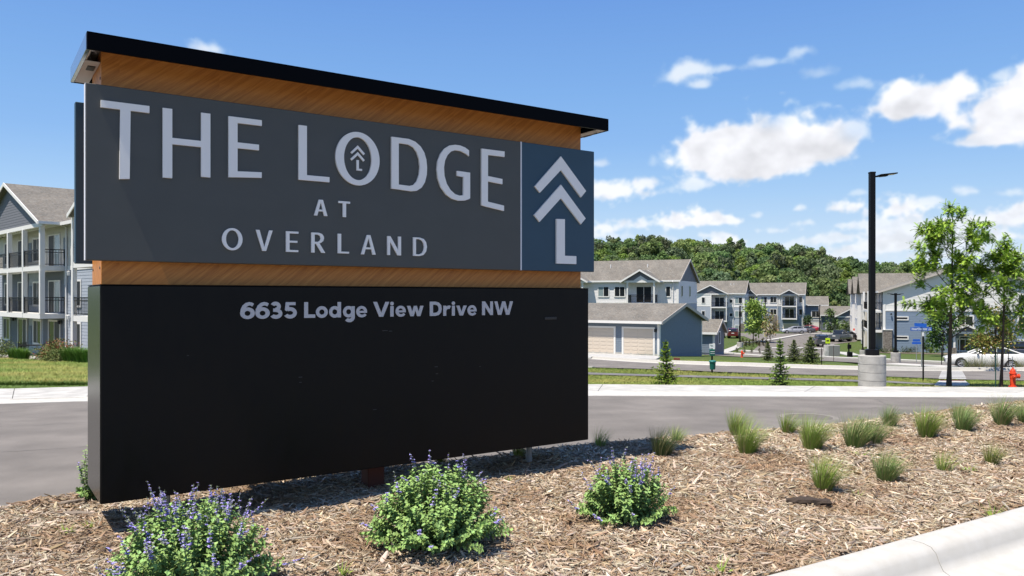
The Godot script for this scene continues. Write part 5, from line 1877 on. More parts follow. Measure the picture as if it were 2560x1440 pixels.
func build_trees() -> void:
	var lime := [Color(0.26, 0.40, 0.05), Color(0.22, 0.35, 0.045), Color(0.30, 0.43, 0.06), Color(0.18, 0.30, 0.04)]
	feather_tree("feather_tree", "taller young feathery green tree at the crossing's ramp, straight brown trunk", spot(2376, 20.9), 5.05, 0.27, 1.05, 5, lime, 0.062, 11, 0.19, 0.0)
	feather_tree("feather_tree", "young feathery tree with slightly leaning trunk between the green stake and the hydrant", spot(2503, 20.4), 4.1, 0.34, 0.72, 12, lime, 0.042, 6, 0.18, 0.012)
	var tinted := [Color(0.20, 0.20, 0.05), Color(0.26, 0.17, 0.06), Color(0.15, 0.19, 0.04), Color(0.24, 0.24, 0.06), Color(0.11, 0.15, 0.035)]
	bushy("small_tree", "small tree with yellow and reddish tinted leaves behind the white saloon car", "tree", spot(2488, 34.0), 3.05, 1.9, 0.85, 2600, 0.12, 41, tinted)
	bushy("small_tree", "small green tree by the blue end wall, left of its porch", "tree", spot(2357, 84.0), 5.2, 3.6, 1.0, 1800, 0.32, 42, [Color(0.13, 0.21, 0.05), Color(0.09, 0.16, 0.04)])
	# young spruces on the grass
	conifer("young_spruce", "bright young spruce, broader of the two by the drive, before the garage end wall", spot(1664, 20.9), 1.17, 0.72, 3, Color(0.045, 0.085, 0.022), Color(0.20, 0.30, 0.035), 0.25, "young spruces by the drive")
	conifer("young_spruce", "slender young spruce with thin tall top standing left of the big concrete lamp base", spot(1950, 20.3), 1.22, 0.60, 8, Color(0.03, 0.07, 0.025), Color(0.16, 0.25, 0.04), 0.55, "young spruces by the drive")
	# round cedars beyond the second road
	var old := Color(0.055, 0.085, 0.028)
	var tip := Color(0.15, 0.19, 0.055)
	conifer("cedar", "smallest cedar of the row beyond the second road, standing apart by the lane", spot(1920, 54.0), 1.35, 1.0, 21, old, tip, 0.0, "cedars beyond the second road")
	conifer("cedar", "middle cedar of the row beyond the second road, touching the tallest one", spot(1985, 50.0), 1.5, 1.3, 22, old, tip, 0.0, "cedars beyond the second road")
	conifer("cedar", "tallest and broadest cedar of the row beyond the second road", spot(2026, 49.0), 1.75, 1.5, 23, old, tip, 0.0, "cedars beyond the second road")
	# trees and hedge in the car park island
	bushy("small_tree", "pale green young tree on the car park island before the far pair of houses", "tree", spot(1883, 122.0), 6.2, 4.2, 1.6, 1700, 0.42, 43, [Color(0.22, 0.32, 0.07), Color(0.30, 0.40, 0.10)])
	bushy("small_tree", "thin reddish-brown young tree on the car park island, beside the pale green one", "tree", spot(1925, 120.0), 4.6, 2.4, 1.0, 620, 0.30, 44, [Color(0.30, 0.29, 0.12), Color(0.32, 0.22, 0.12), Color(0.22, 0.25, 0.08)])
	var hedge := [Color(0.07, 0.085, 0.03), Color(0.11, 0.09, 0.045)]
	var where := ["first from the lamp pole", "second from the lamp pole", "third from the lamp pole", "fourth from the lamp pole", "fifth from the lamp pole", "sixth from the lamp pole", "seventh from the lamp pole", "eighth, farthest from the lamp pole"]
	for i in 8:
		bushy("columnar_shrub", "brownish columnar shrub in the car park hedge, " + where[i], "shrub", spot(1857 + i * 8.4, 112.0 - (i % 2) * 3.0), 1.25 - (i % 3) * 0.12, 0.5, 0.05, 300, 0.12, 60 + i, hedge, "hedge on the car park island")
	var low := ["nearest the white walk", "second from the white walk", "third from the white walk", "last, nearest the road"]
	for i in 4:
		bushy("columnar_shrub", "little columnar shrub standing alone along the lane kerb, " + low[i], "shrub", spot(1842 + i * 19, 91.0 - i * 1.5), 0.72, 0.32, 0.03, 160, 0.08, 80 + i, hedge, "row of little shrubs along the lane kerb")
	bushy("small_tree", "small conical tree in front of the low house", "tree", spot(2077, 150.0), 5.2, 2.8, 0.8, 800, 0.4, 46, [Color(0.09, 0.14, 0.05), Color(0.12, 0.18, 0.06)])
	bushy("small_tree", "dark narrow shrub-tree beside the far blue house's stone corner", "tree", spot(2021, 170.0), 4.2, 2.3, 0.3, 700, 0.4, 47, [Color(0.05, 0.085, 0.03)])
	bushy("shrub", "low green shrub before the low house, right of the conical tree", "shrub", spot(2108, 168.0), 2.4, 3.4, 0.1, 500, 0.4, 48, [Color(0.12, 0.17, 0.05)])
	# shrubs along the blue end wall
	var feet := [[2208, 0.5, 1.1, "dark low mound at the foot of the stone pier"], [2233, 0.55, 1.2, "dark low mound beside the far lamp base"], [2264, 0.7, 1.5, "dark low mound in the middle of the blue wall"], [2282, 0.7, 1.4, "dark low mound next to the upright evergreen on the blue wall"]]
	for i in feet.size():
		var f: Array = feet[i]
		bushy("wall_shrub", f[3], "shrub", spot(f[0], 95.0), f[1], f[2], 0.02, 260, 0.14, 90 + i, [Color(0.05, 0.07, 0.028)], "shrubs along the blue end wall")
	bushy("wall_shrub", "upright dark evergreen against the blue end wall", "shrub", spot(2316, 94.0), 2.3, 1.2, 0.1, 600, 0.16, 95, [Color(0.06, 0.11, 0.035)])
	bushy("wall_shrub", "light green small shrub at the wall by the upright evergreen", "shrub", spot(2327, 93.0), 0.8, 0.8, 0.05, 250, 0.14, 96, [Color(0.16, 0.24, 0.06)])
	bushy("wall_shrub", "round light green shrub near the porch of the blue end wall", "shrub", spot(2340, 93.0), 1.3, 1.2, 0.05, 350, 0.15, 97, [Color(0.16, 0.24, 0.06)])
	for i in 4:
		bushy("hedge_shrub", ["first", "second", "third", "fourth"][i] + " tall dark evergreen from the porch, behind the white saloon car", "shrub", spot(2440 + i * 28, 80.0), 2.7 - i * 0.15, 1.7, 0.1, 700, 0.2, 100 + i, [Color(0.055, 0.095, 0.032)], "evergreens behind the white saloon car")
	# clumps in the bed before the near house
	var clumps := [[36, 44.6, 0.78, 1.2, 0], [46, 44.0, 0.82, 1.3, 0], [58, 43.0, 0.82, 1.3, 0], [112, 42.2, 0.61, 1.5, 1], [128, 41.2, 0.78, 1.8, 2], [146, 41.0, 0.92, 2.2, 2], [150, 39.5, 0.61, 1.4, 1], [170, 39.4, 0.92, 1.1, 0], [183, 38.9, 0.95, 1.1, 0], [196, 38.4, 0.95, 1.1, 0], [208, 37.8, 0.92, 1.1, 0], [4, 48.5, 0.75, 2.4, 1], [222, 37.4, 0.88, 1.1, 0]]
	var words := ["upright green clump, outer one of the three left of the terrace", "upright green clump, middle one of the three left of the terrace", "upright green clump nearest the terrace table", "low yellowish shrub just right of the terrace", "reddish flowering shrub under the second sliding door", "largest reddish flowering shrub before the downpipe", "low olive shrub before the reddish shrubs", "upright green clump, first of the long group under the downpipe", "upright green clump, second of the long group under the downpipe", "upright green clump, third of the long group under the downpipe", "upright green clump beside the sign's black cabinet", "olive shrub by the white walk at the house corner", "upright green clump half hidden by the sign's cabinet"]
	for i in clumps.size():
		var c: Array = clumps[i]
		var at := spot(c[0], c[1])
		if c[4] == 0:
			var r := RandomNumberGenerator.new()
			r.seed = 120 + i
			var mb := MB.new()
			for k in 360:
				mb.col = shade_of(Color(0.10, 0.20, 0.03), 0.35, r)
				var a := r.randf() * TAU
				mb.blade(Vector3(cos(a), 0, sin(a)) * 0.25 * r.randf(), Vector3(cos(a) * 0.35, 1.2, sin(a) * 0.35), c[2] * r.randf_range(0.6, 1.0), 0.05, Vector3(cos(a), -0.7, sin(a)) * r.randf_range(0.2, 0.6), 3)
			single("lily_clump", mb, M.grass, words[i], "plant", at, "green clumps before the near house")
		else:
			var cols := [Color(0.16, 0.19, 0.06), Color(0.12, 0.16, 0.05)]
			if c[4] == 2: cols = [Color(0.16, 0.18, 0.06), Color(0.30, 0.11, 0.07), Color(0.20, 0.15, 0.06), Color(0.13, 0.16, 0.05)]
			bushy("garden_shrub", words[i], "shrub", at, c[2], c[3], 0.02, 1100, 0.11, 140 + i, cols, "shrubs before the near house")

# ------------------------------------------------------------------ the island's plants
func island(q: float, row: float) -> Vector3:
	# where the sight line through a column and row of the photograph meets the bed
	var d := -BED * FOCAL / (row - 742.0)
	for i in 6:
		d = -bed_level(X(q, d), d) * FOCAL / (row - 742.0)
	return Vector3(X(q, d), bed_level(X(q, d), d), -d)

func catmint(label: String, at: Vector3, wide: float, high: float, stems: int, spikes: int, seed_: int, tall: float) -> Node3D:
	var r := RandomNumberGenerator.new()
	r.seed = seed_
	var o := thing("catmint", label, "plant", at, 0.0, "catmint clumps before the sign")
	var wood := MB.new()
	var fol := MB.new()
	wood.col = Color(0.16, 0.20, 0.09)
	var ends := []
	for i in stems:
		var a := r.randf() * TAU
		var k := pow(r.randf(), 0.6)
		if r.randf() < 0.10: k = r.randf_range(0.95, 1.15)
		var goal := Vector3(cos(a) * wide * 0.5 * k, high * (0.20 + 0.80 * sqrt(maxf(0.0, 1.0 - k * k))) * r.randf_range(0.82, 1.08), sin(a) * wide * 0.5 * k)
		var p0 := Vector3(cos(a), 0, sin(a)) * wide * 0.10 * r.randf()
		var mid := p0.lerp(goal, 0.5) + Vector3(cos(a), 0, sin(a)) * wide * 0.10 * k + Vector3(0, high * 0.06, 0)
		wood.tube([p0, mid, goal], [0.003, 0.0025, 0.0018], 3, false)
		ends.append([goal, (goal - mid).normalized()])
		var n := 17
		for j in n:
			var t := 0.10 + 0.90 * float(j) / (n - 1)
			var q: Vector3 = p0.lerp(mid, t * 2.0) if t < 0.5 else mid.lerp(goal, t * 2.0 - 1.0)
			var d: Vector3 = (mid - p0 if t < 0.5 else goal - mid).normalized()
			var az := j * PI / 2 + i
			var sd := d.cross(Vector3.UP)
			if sd.length() < 0.1: sd = Vector3.RIGHT
			sd = sd.normalized().rotated(d, az)
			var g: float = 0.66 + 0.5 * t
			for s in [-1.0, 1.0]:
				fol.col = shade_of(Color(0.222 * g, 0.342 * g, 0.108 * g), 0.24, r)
				var ld: Vector3 = (sd * s + d * 0.35 + Vector3(r.randfn(), r.randfn(), r.randfn()) * 0.25).normalized()
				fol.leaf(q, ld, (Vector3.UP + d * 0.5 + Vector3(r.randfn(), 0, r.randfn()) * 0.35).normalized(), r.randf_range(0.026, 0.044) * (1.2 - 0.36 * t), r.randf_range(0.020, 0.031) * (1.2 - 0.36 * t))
	part("stems", wood, M.herb, o, "", true)
	part("foliage", fol, M.herb, o, "", true)
	# flower spikes
	for i in spikes:
		var e: Array = ends[r.randi_range(0, ends.size() - 1)]
		var p: Vector3 = e[0]
		if p.y < high * 0.35 and r.randf() < 0.7: continue
		var d: Vector3 = (e[1] + Vector3(r.randfn() * 0.4, 0.35, r.randfn() * 0.4)).normalized()
		var long := r.randf_range(0.04, 0.13) * tall
		var mb := MB.new()
		mb.col = Color(0.20, 0.23, 0.13)
		mb.tube([p, p + d * long], [0.0022, 0.0015], 3, false)
		var whorls := int(long / 0.017)
		for w in whorls:
			var q := p + d * long * (0.1 + 0.9 * (w + r.randf() * 0.6) / whorls) + Vector3(r.randfn(), r.randfn(), r.randfn()) * 0.004
			for m in 8:
				var a := r.randf() * TAU
				var out := Vector3(cos(a), 0.35, sin(a))
				var u := r.randf()
				mb.col = shade_of(Color(0.43, 0.37, 0.84) if u < 0.52 else Color(0.27, 0.31, 0.22), 0.25, r)
				var sz := r.randf_range(0.006, 0.014) * (1.2 - 0.6 * w / whorls)
				var sd := out.cross(d).normalized() * sz * 0.55
				mb.tri(q - sd, q + sd, q + out * sz + d * sz * 0.3)
				mb.tri(q + out * sz * 0.5 - sd * 0.8, q + out * sz * 1.3 - d * sz * 0.4, q + out * sz * 0.5 + sd * 0.8)
		part("flower_spike", mb, M.petal, o)
	return o

func tuft(label: String, at: Vector3, high: float, wide: float, blades: int, seed_: int, col: Color, wind := 0.55, group := "ornamental grass tufts on the island", tan_share := 0.17) -> void:
	var r := RandomNumberGenerator.new()
	r.seed = seed_
	var mb := MB.new()
	for i in int(blades * 1.7):
		var a := r.randf() * TAU
		var k := sqrt(r.randf())
		var root := Vector3(cos(a), 0, sin(a)) * wide * 0.17 * k
		var out := Vector3(cos(a) * k * 0.62 + wind * 0.25, 1.25, sin(a) * k * 0.62)
		mb.col = shade_of(Color(0.34, 0.30, 0.15) if r.randf() < tan_share else col, 0.3, r)
		var bend := Vector3(cos(a) * 0.45 * k + wind, -0.75 * r.randf(), sin(a) * 0.45 * k - wind * 0.2) * r.randf_range(0.5, 1.9)
		mb.blade(root, out, high * (0.35 + 0.95 * sqrt(r.randf())), 0.0043 * (0.8 + high), bend, 5)
	single("grass_tuft", mb, M.grass, label, "grass", at, group)

func build_island_plants() -> void:
	catmint("largest purple-flowered catmint, at the bottom edge before the near end of the sign", island(478, 1470), 0.86, 0.46, 270, 100, 201, 1.35)
	catmint("middle catmint clump with few purple flowers, before the rust-red post", island(1095, 1362), 0.86, 0.48, 330, 42, 202, 1.0)
	catmint("smallest and farthest catmint clump, purple-topped, on open mulch right of the post", island(1568, 1302), 0.62, 0.41, 190, 44, 203, 1.25)
	catmint("catmint peeking out behind the black cabinet's near end", Vector3(-3.35, bed_level(-3.35, 6.3), -6.3), 0.22, 0.46, 24, 9, 204, 1.2)
	var g := Color(0.215, 0.305, 0.062)
	var g2 := Color(0.165, 0.245, 0.075)
	var list := [
		[1500, 1116, 0.22, 0.34, 90, g, "thin pale tuft at the road edge just past the sign's far end"],
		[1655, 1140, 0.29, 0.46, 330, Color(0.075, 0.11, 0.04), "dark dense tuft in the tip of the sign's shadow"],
		[1692, 1106, 0.20, 0.3, 120, g, "small tuft right behind the shaded one"],
		[1842, 1088, 0.31, 0.4, 260, g, "first tuft of the back row at the road edge"],
		[1868, 1133, 0.35, 0.48, 330, g, "wind-swept tuft in front of the first back-row tuft"],
		[1970, 1084, 0.27, 0.38, 230, g, "back-row tuft touching the taller one in front of it"],
		[2030, 1123, 0.37, 0.48, 360, g, "tall yellow-green tuft second in the front row"],
		[2138, 1118, 0.36, 0.5, 330, g2, "bushy mixed tuft with broad weed leaves"],
		[2182, 1112, 0.34, 0.46, 240, g2, "greyish tuft leaning right, beside the weedy one"],
		[2224, 1067, 0.27, 0.36, 260, g2, "small round tuft by itself at the road edge"],
		[2318, 1094, 0.37, 0.46, 400, g, "dense round tuft third from the end of the back row"],
		[2410, 1079, 0.33, 0.44, 340, g2, "dense tuft second from the end of the back row"],
		[2505, 1064, 0.37, 0.44, 360, g2, "tall tuft at the end of the back row"],
		[2562, 1058, 0.32, 0.4, 260, g2, "tuft cut by the edge of the picture"],
		[2060, 1228, 0.30, 0.34, 300, g, "single compact tuft above the bark slab"],
		[2216, 1204, 0.27, 0.40, 300, g2, "low spiky tuft right of the compact one"],
		[2362, 1178, 0.20, 0.34, 90, g, "sparse weedy tuft on open mulch"],
		[2480, 1163, 0.22, 0.28, 150, Color(0.17, 0.21, 0.05), "small yellowish tuft near the right end of the mulch"],
		[1296, 1142, 0.2, 0.26, 120, g, "tuft seen beneath the black cabinet, near the thin post"],
		[2400, 1052, 0.26, 0.4, 200, g2, "half-hidden tuft behind the end of the back row"],
		[1100, 1158, 0.2, 0.3, 120, Color(0.20, 0.22, 0.03), "yellow-green tuft under the cabinet behind the middle catmint"],
	]
	for i in list.size():
		var t: Array = list[i]
		tuft(t[6], island(t[0], t[1]), t[2], t[3], t[4], 300 + i, t[5])
	# weeds
	var weeds := [[1800, 1436, 0.13, 0.22, "low feathery weed at the bottom edge near the kerb"], [2482, 1296, 0.2, 0.12, "thin upright weed close to the kerb"], [2145, 1243, 0.08, 0.1, "tiny green weed near the compact tuft"], [855, 1440, 0.12, 0.12, "yellow-green grass shoot between the two near catmints"], [165, 1335, 0.10, 0.16, "small leafy weed on the mulch left of the big catmint"], [222, 1320, 0.08, 0.1, "thin yellow weed beside the leafy one, by the shadow's corner"], [1272, 1205, 0.07, 0.06, "tiny yellow shoot right of the middle catmint"], [2420, 1180, 0.12, 0.2, "broad-bladed weed among the sparse tuft"], [2150, 1140, 0.12, 0.3, "leafy weed at the foot of the bushy mixed tuft"]]
	for i in weeds.size():
		var w: Array = weeds[i]
		var r := RandomNumberGenerator.new()
		r.seed = 400 + i
		var mb := MB.new()
		for k in 26:
			mb.col = shade_of(Color(0.20, 0.27, 0.05), 0.3, r)
			var a := r.randf() * TAU
			if k < 16:
				mb.blade(Vector3(cos(a), 0, sin(a)) * w[3] * 0.15, Vector3(cos(a) * 0.7, 1.1, sin(a) * 0.7), w[2] * r.randf_range(0.5, 1.1), 0.007, Vector3(cos(a), -0.6, sin(a)) * 0.6, 4)
			else:
				mb.leaf(Vector3(cos(a), 0.3, sin(a)) * w[3] * 0.3 * r.randf(), Vector3(cos(a), 0.5, sin(a)).normalized(), Vector3.UP, w[2] * 0.35, w[2] * 0.16)
		single("weed", mb, M.grass, w[4], "weed", island(w[0], w[1]), "weeds in the mulch")

# a rough chunk of wood: a knobbly bar with ragged ends
func chunk(label: String, at: Vector3, long: float, thick: float, flat: float, turn: float, tilt: float, m: Material, seed_: int, called := "wood_chunk") -> void:
	var r := RandomNumberGenerator.new()
	r.seed = seed_
	var mb := MB.new()
	var rings := []
	var n := 9
	var sides := 9
	for i in n + 1:
		var t := float(i) / n
		var k := (0.55 + 0.45 * sin(PI * clampf(t * 0.9 + 0.06, 0, 1))) * r.randf_range(0.82, 1.1)
		var ring := []
		for s in sides:
			var a := TAU * s / sides
			var rr := thick * 0.5 * k * r.randf_range(0.78, 1.15)
			ring.append(Vector3((t - 0.5) * long + r.randf_range(-0.06, 0.06) * long * (1.0 if i == 0 or i == n else 0.2), sin(a) * rr * flat, cos(a) * rr))
		rings.append(ring)
	for i in n:
		for s in sides:
			var e := (s + 1) % sides
			mb.quad(rings[i][s], rings[i + 1][s], rings[i + 1][e], rings[i][e])
	for s in range(1, sides - 1):
		mb.tri(rings[0][0], rings[0][s], rings[0][s + 1])
		mb.tri(rings[n][0], rings[n][s + 1], rings[n][s])
	var o := single(called, mb, m, label, "wood", at + Vector3(0, thick * flat * 0.45, 0))
	o.rotation = Vector3(0, turn, tilt)

func build_mulch() -> void:
	chunk("split pale branch lying at the road edge left of the cabinet", island(155, 1262), 0.30, 0.05, 0.6, 0.35, 0.10, M.log, 501)
	chunk("long pale weathered log lying below the cabinet's near corner", island(175, 1288), 0.44, 0.055, 0.55, 0.02, 0.0, M.log, 502)
	chunk("pale stub of wood at the edge of the shadow left of the middle catmint", island(888, 1262), 0.15, 0.06, 0.7, -0.9, 0.12, M.log, 503)
	chunk("thick dark bark slab lying on the open mulch right of the catmints", island(2022, 1262), 0.32, 0.13, 0.5, -0.12, 0.0, M.log_dark, 504, "bark_slab")
	chunk("broken grey bark standing up among the tufts", island(2138, 1163), 0.16, 0.07, 0.5, -0.6, 0.5, M.log, 505)
	chunk("dark twisted stick at the road edge behind the shaded tuft", island(1735, 1100), 0.22, 0.02, 0.8, 0.15, 0.15, M.log_dark, 506)
	chunk("long grey branch lying near the right-hand tufts", island(2325, 1180), 0.42, 0.035, 0.7, -0.3, 0.0, M.log, 507)
	chunk("short upright splinter in the shadow under the cabinet", island(592, 1242), 0.12, 0.018, 0.8, 1.1, 0.9, M.log_dark, 508)
	chunk("flat pale shard on the mulch left of the biggest catmint", island(212, 1402), 0.16, 0.05, 0.3, 0.05, 0.03, M.log, 509)
	chunk("pale curled shard at the lower right, close to the kerb", island(2138, 1384), 0.24, 0.022, 0.6, -0.45, 0.05, M.log, 510)

	# chips: shards of a few shapes in their thousands
	var r := RandomNumberGenerator.new()
	r.seed = 55
	var shapes := []
	for k in 7:
		var mb := MB.new()
		var n := 3
		var rows := []
		var w: float = [0.12, 0.07, 0.17, 0.035, 0.26, 0.09, 0.028][k]
		for i in n + 1:
			var t := float(i) / n - 0.5
			var ww := w * (1.0 - 0.9 * pow(absf(t) * 2.0, 2.5) * r.randf_range(0.5, 1.0)) * 0.5
			var bend := sin(t * 3.0 + k) * 0.06
			var th := 0.042 * r.randf_range(0.7, 1.3)
			rows.append([Vector3(t, bend - th * 0.3, -ww + r.randf_range(-0.03, 0.03)), Vector3(t, bend - th * 0.3, ww), Vector3(t + r.randf_range(-0.04, 0.04), bend + th, ww * 0.6), Vector3(t, bend + th * 0.7, -ww * 0.7)])
		for i in n:
			for s in 4:
				var e := (s + 1) % 4
				mb.quad(rows[i][s], rows[i][e], rows[i + 1][e], rows[i + 1][s])
		mb.quad(rows[0][3], rows[0][2], rows[0][1], rows[0][0])
		mb.quad(rows[n][0], rows[n][1], rows[n][2], rows[n][3])
		shapes.append(mb.mesh())
	var places := []
	var colors := []
	for k in shapes.size():
		places.append([]); colors.append([])
	var tints := [Color(0.50, 0.425, 0.335), Color(0.43, 0.35, 0.26), Color(0.34, 0.255, 0.18), Color(0.59, 0.52, 0.425), Color(0.25, 0.17, 0.11), Color(0.47, 0.41, 0.34), Color(0.67, 0.61, 0.52), Color(0.38, 0.28, 0.185)]
	var patchy := noise(0.9, 3, 44)
	var tries := 0
	var made := 0
	while made < 240000 and tries < 1500000:
		tries += 1
		var p := Vector2(r.randf_range(-4.6, 9.5), r.randf_range(3.2, 13.2))
		# keep to what lies round the view
		if absf(p.x) > p.y * 0.80 + 0.2: continue
		if r.randf() > clampf(7.0 / (p.y * 1.15), 0.25, 1.0): continue
		if not Geometry2D.is_point_in_polygon(p, bed_poly): continue
		var y := bed_level(p.x, p.y)
		var k := r.randi_range(0, shapes.size() - 1)
		var long := 0.022 + 0.085 * pow(r.randf(), 1.9)
		if r.randf() < 0.025: long *= 1.9
		long *= lerpf(1.0, 1.35, clampf((p.y - 6.0) / 6.0, 0, 1))
		var b := Basis(Vector3.UP, r.randf() * TAU) * Basis(Vector3.BACK, r.randfn() * 0.25) * Basis(Vector3.RIGHT, r.randfn() * 0.4)
		places[k].append(Transform3D(b.scaled(Vector3.ONE * long), Vector3(p.x, y + r.randf_range(-0.014, 0.014), -p.y)))
		var c: Color = tints[r.randi_range(0, tints.size() - 1)]
		var pt := patchy.get_noise_2d(p.x, p.y)
		c = c.lerp(Color(0.30, 0.20, 0.125), clampf(pt * 1.4, 0, 0.7))
		var dim := r.randf_range(0.62, 1.02)
		colors[k].append(shade_of(Color(c.r * dim * 1.05, c.g * dim, c.b * dim * 0.92), 0.15, r))
		made += 1
	# the larger slivers lie on top, each for itself
	var looks := []
	for t in [Color(0.52, 0.43, 0.33), Color(0.40, 0.30, 0.20), Color(0.62, 0.54, 0.44), Color(0.30, 0.20, 0.125), Color(0.46, 0.39, 0.32), Color(0.68, 0.62, 0.53)]:
		looks.append(mat(t.linear_to_srgb(), 0.95, M.log.albedo_texture, 5.0))
	var laid := 0
	while laid < 260:
		var p := Vector2(r.randf_range(-4.0, 5.5), r.randf_range(3.6, 8.6))
		if absf(p.x) > p.y * 0.72 or not Geometry2D.is_point_in_polygon(p, bed_poly) or r.randf() > 4.6 / p.y: continue
		var o := part("wood_chip", shapes[r.randi_range(0, 5)], looks[r.randi_range(0, looks.size() - 1)], mulch_bed)
		var b := Basis(Vector3.UP, r.randf() * TAU) * Basis(Vector3.BACK, r.randfn() * 0.10) * Basis(Vector3.RIGHT, r.randfn() * 0.25)
		o.transform = Transform3D(b.scaled(Vector3.ONE * r.randf_range(0.09, 0.17)), Vector3(p.x, bed_level(p.x, p.y) + 0.012, -p.y))
		laid += 1
	for k in shapes.size():
		scatter("mulch", shapes[k], M.chip, places[k], colors[k])

# ------------------------------------------------------------------ grass on the nearer lawns
func build_lawn() -> void:
	var r := RandomNumberGenerator.new()
	r.seed = 88
	var shapes := []
	for k in 3:
		var mb := MB.new()
		for i in 9:
			var a := r.randf() * TAU
			var g := r.randf_range(0.7, 1.2)
			mb.col = Color(g, g, g)
			mb.blade(Vector3(cos(a), 0, sin(a)) * 0.07 * r.randf(), Vector3(cos(a), 1.6, sin(a)), r.randf_range(0.05, 0.10), 0.011, Vector3(cos(a), -0.8, sin(a)) * 0.6, 2)
		shapes.append(mb.mesh())
	var places := [[], [], []]
	var colors := [[], [], []]
	var patch := noise(0.16, 3, 45)
	for i in 130000:
		var leftward := r.randf() < 0.42
		var q := r.randf_range(-60, 330) if leftward else r.randf_range(1380, 2700)
		var near := lerpf(18.5, 19.7, clampf(q / 260.0, 0, 1)) if leftward else lerpf(20.6, 19.5, clampf((q - 1480.0) / 1080.0, 0, 1))
		var d := near + (28.0 if leftward else 32.0) * pow(r.randf(), 1.6)
		var p := Vector2(X(q, d), d)
		var skip := false
		for h in lawn_holes:
			if Geometry2D.is_point_in_polygon(p, h):
				skip = true
				break
		if skip: continue
		var k := i % 3
		var s := r.randf_range(0.7, 1.5) * (r.randf_range(1.2, 2.2) if leftward and d > 20.3 else 0.85)
		places[k].append(Transform3D(Basis(Vector3.UP, r.randf() * TAU).scaled(Vector3.ONE * s), Vector3(p.x, ground(p.x, d) - 0.065, -d)))
		var n := patch.get_noise_2d(p.x, p.y)
		var c := Color(0.165, 0.235, 0.045).lerp(Color(0.33, 0.31, 0.09), clampf(n * 1.3 + 0.22 + (0.18 if d < 25 else 0.0), 0, 0.85))
		if leftward and d < 20.5: c = Color(0.13, 0.205, 0.045)
		colors[k].append(shade_of(c, 0.25, r))
	for k in 3:
		scatter("lawn_grass", shapes[k], M.grass, places[k], colors[k])

# ------------------------------------------------------------------ lamps, signs, hydrants
func text_plate(parent: Node, called: String, words: String, m: Material, at: Vector3, tall: float, wide := 0.0, bold := true) -> void:
	var tm := TextMesh.new()
	var f := SystemFont.new()
	f.font_names = PackedStringArray(["Droid Sans"])
	f.font_weight = 700 if bold else 400
	tm.font = f
	tm.text = words
	tm.font_size = 48
	tm.pixel_size = tall / 36.0
	tm.depth = 0.004
	var o := part(called, tm, m, parent)
	var w := tm.get_aabb().size.x
	o.position = at
	if wide > 0 and w > wide: o.scale.x = wide / w

func lamp_post(label: String, at: Vector3, high: float, thick: float, base_r: float, base_h: float, heads: int, turn := 0.0, group := "lamp posts", forms := 4) -> Node3D:
	var o := thing("lamp_post", label, "lamp post", at, turn, group)
	if base_h > 0:
		var b := MB.new()
		var prof := [Vector2(base_r, -0.5)]
		for i in range(1, forms):
			var y := base_h * i / forms - 0.02
			prof.append_array([Vector2(base_r, y - 0.009), Vector2(base_r - 0.016, y), Vector2(base_r, y + 0.009)])
		prof.append_array([Vector2(base_r, base_h - 0.015), Vector2(base_r - 0.015, base_h), Vector2(0.0, base_h)])
		b.lathe(prof, 40)
		part("concrete_base", b, M.pedestal, o)
	var c := MB.new()
	var t := thick * 0.5
	c.lathe([Vector2(t * 2.75, base_h), Vector2(t * 2.75, base_h + thick * 1.05), Vector2(t * 2.2, base_h + thick * 1.15), Vector2(t * 1.2, base_h + thick * 1.2)], 6, Basis(Vector3.UP, 0.25), Vector3.ZERO, false)
	part("base_cover", c, M.metal, o)
	var p := MB.new()
	p.cbox(Vector3(-t, base_h, -t), Vector3(t, high, t), thick * 0.08)
	p.cbox(Vector3(-t * 1.08, high - thick * 0.25, -t * 1.08), Vector3(t * 1.08, high + thick * 0.06, t * 1.08), thick * 0.06)
	part("pole", p, M.metal, o)
	for k in heads:
		var s := 1.0 if k == 0 else -1.0
		var bs := Basis(Vector3.UP, 0.0 if k == 0 else PI) * Basis(Vector3.BACK, 0.10)
		var at2 := Vector3(0, high - thick * 0.75, 0)
		var a := MB.new()
		a.cbox(Vector3(t, -thick * 0.28, -thick * 0.22), Vector3(thick * 1.6, thick * 0.02, thick * 0.22), thick * 0.07, bs, at2)
		part("arm", a, M.metal, o)
		var h := MB.new()
		h.cbox(Vector3(thick * 1.3, thick * -0.06, -thick * 0.9), Vector3(thick * 4.6, thick * 0.16, thick * 0.9), thick * 0.08, bs, at2)
		h.cbox(Vector3(thick * 1.5, thick * -0.30, -thick * 0.55), Vector3(thick * 2.9, thick * -0.05, thick * 0.55), thick * 0.08, bs, at2)
		var hd := part("lamp_head", h, M.metal, o)
		var l := MB.new()
		l.box(Vector3(thick * 2.95, thick * -0.085, -thick * 0.7), Vector3(thick * 4.3, thick * -0.062, thick * 0.7), bs, at2)
		part("lens", l, M.lens, hd)
	return o

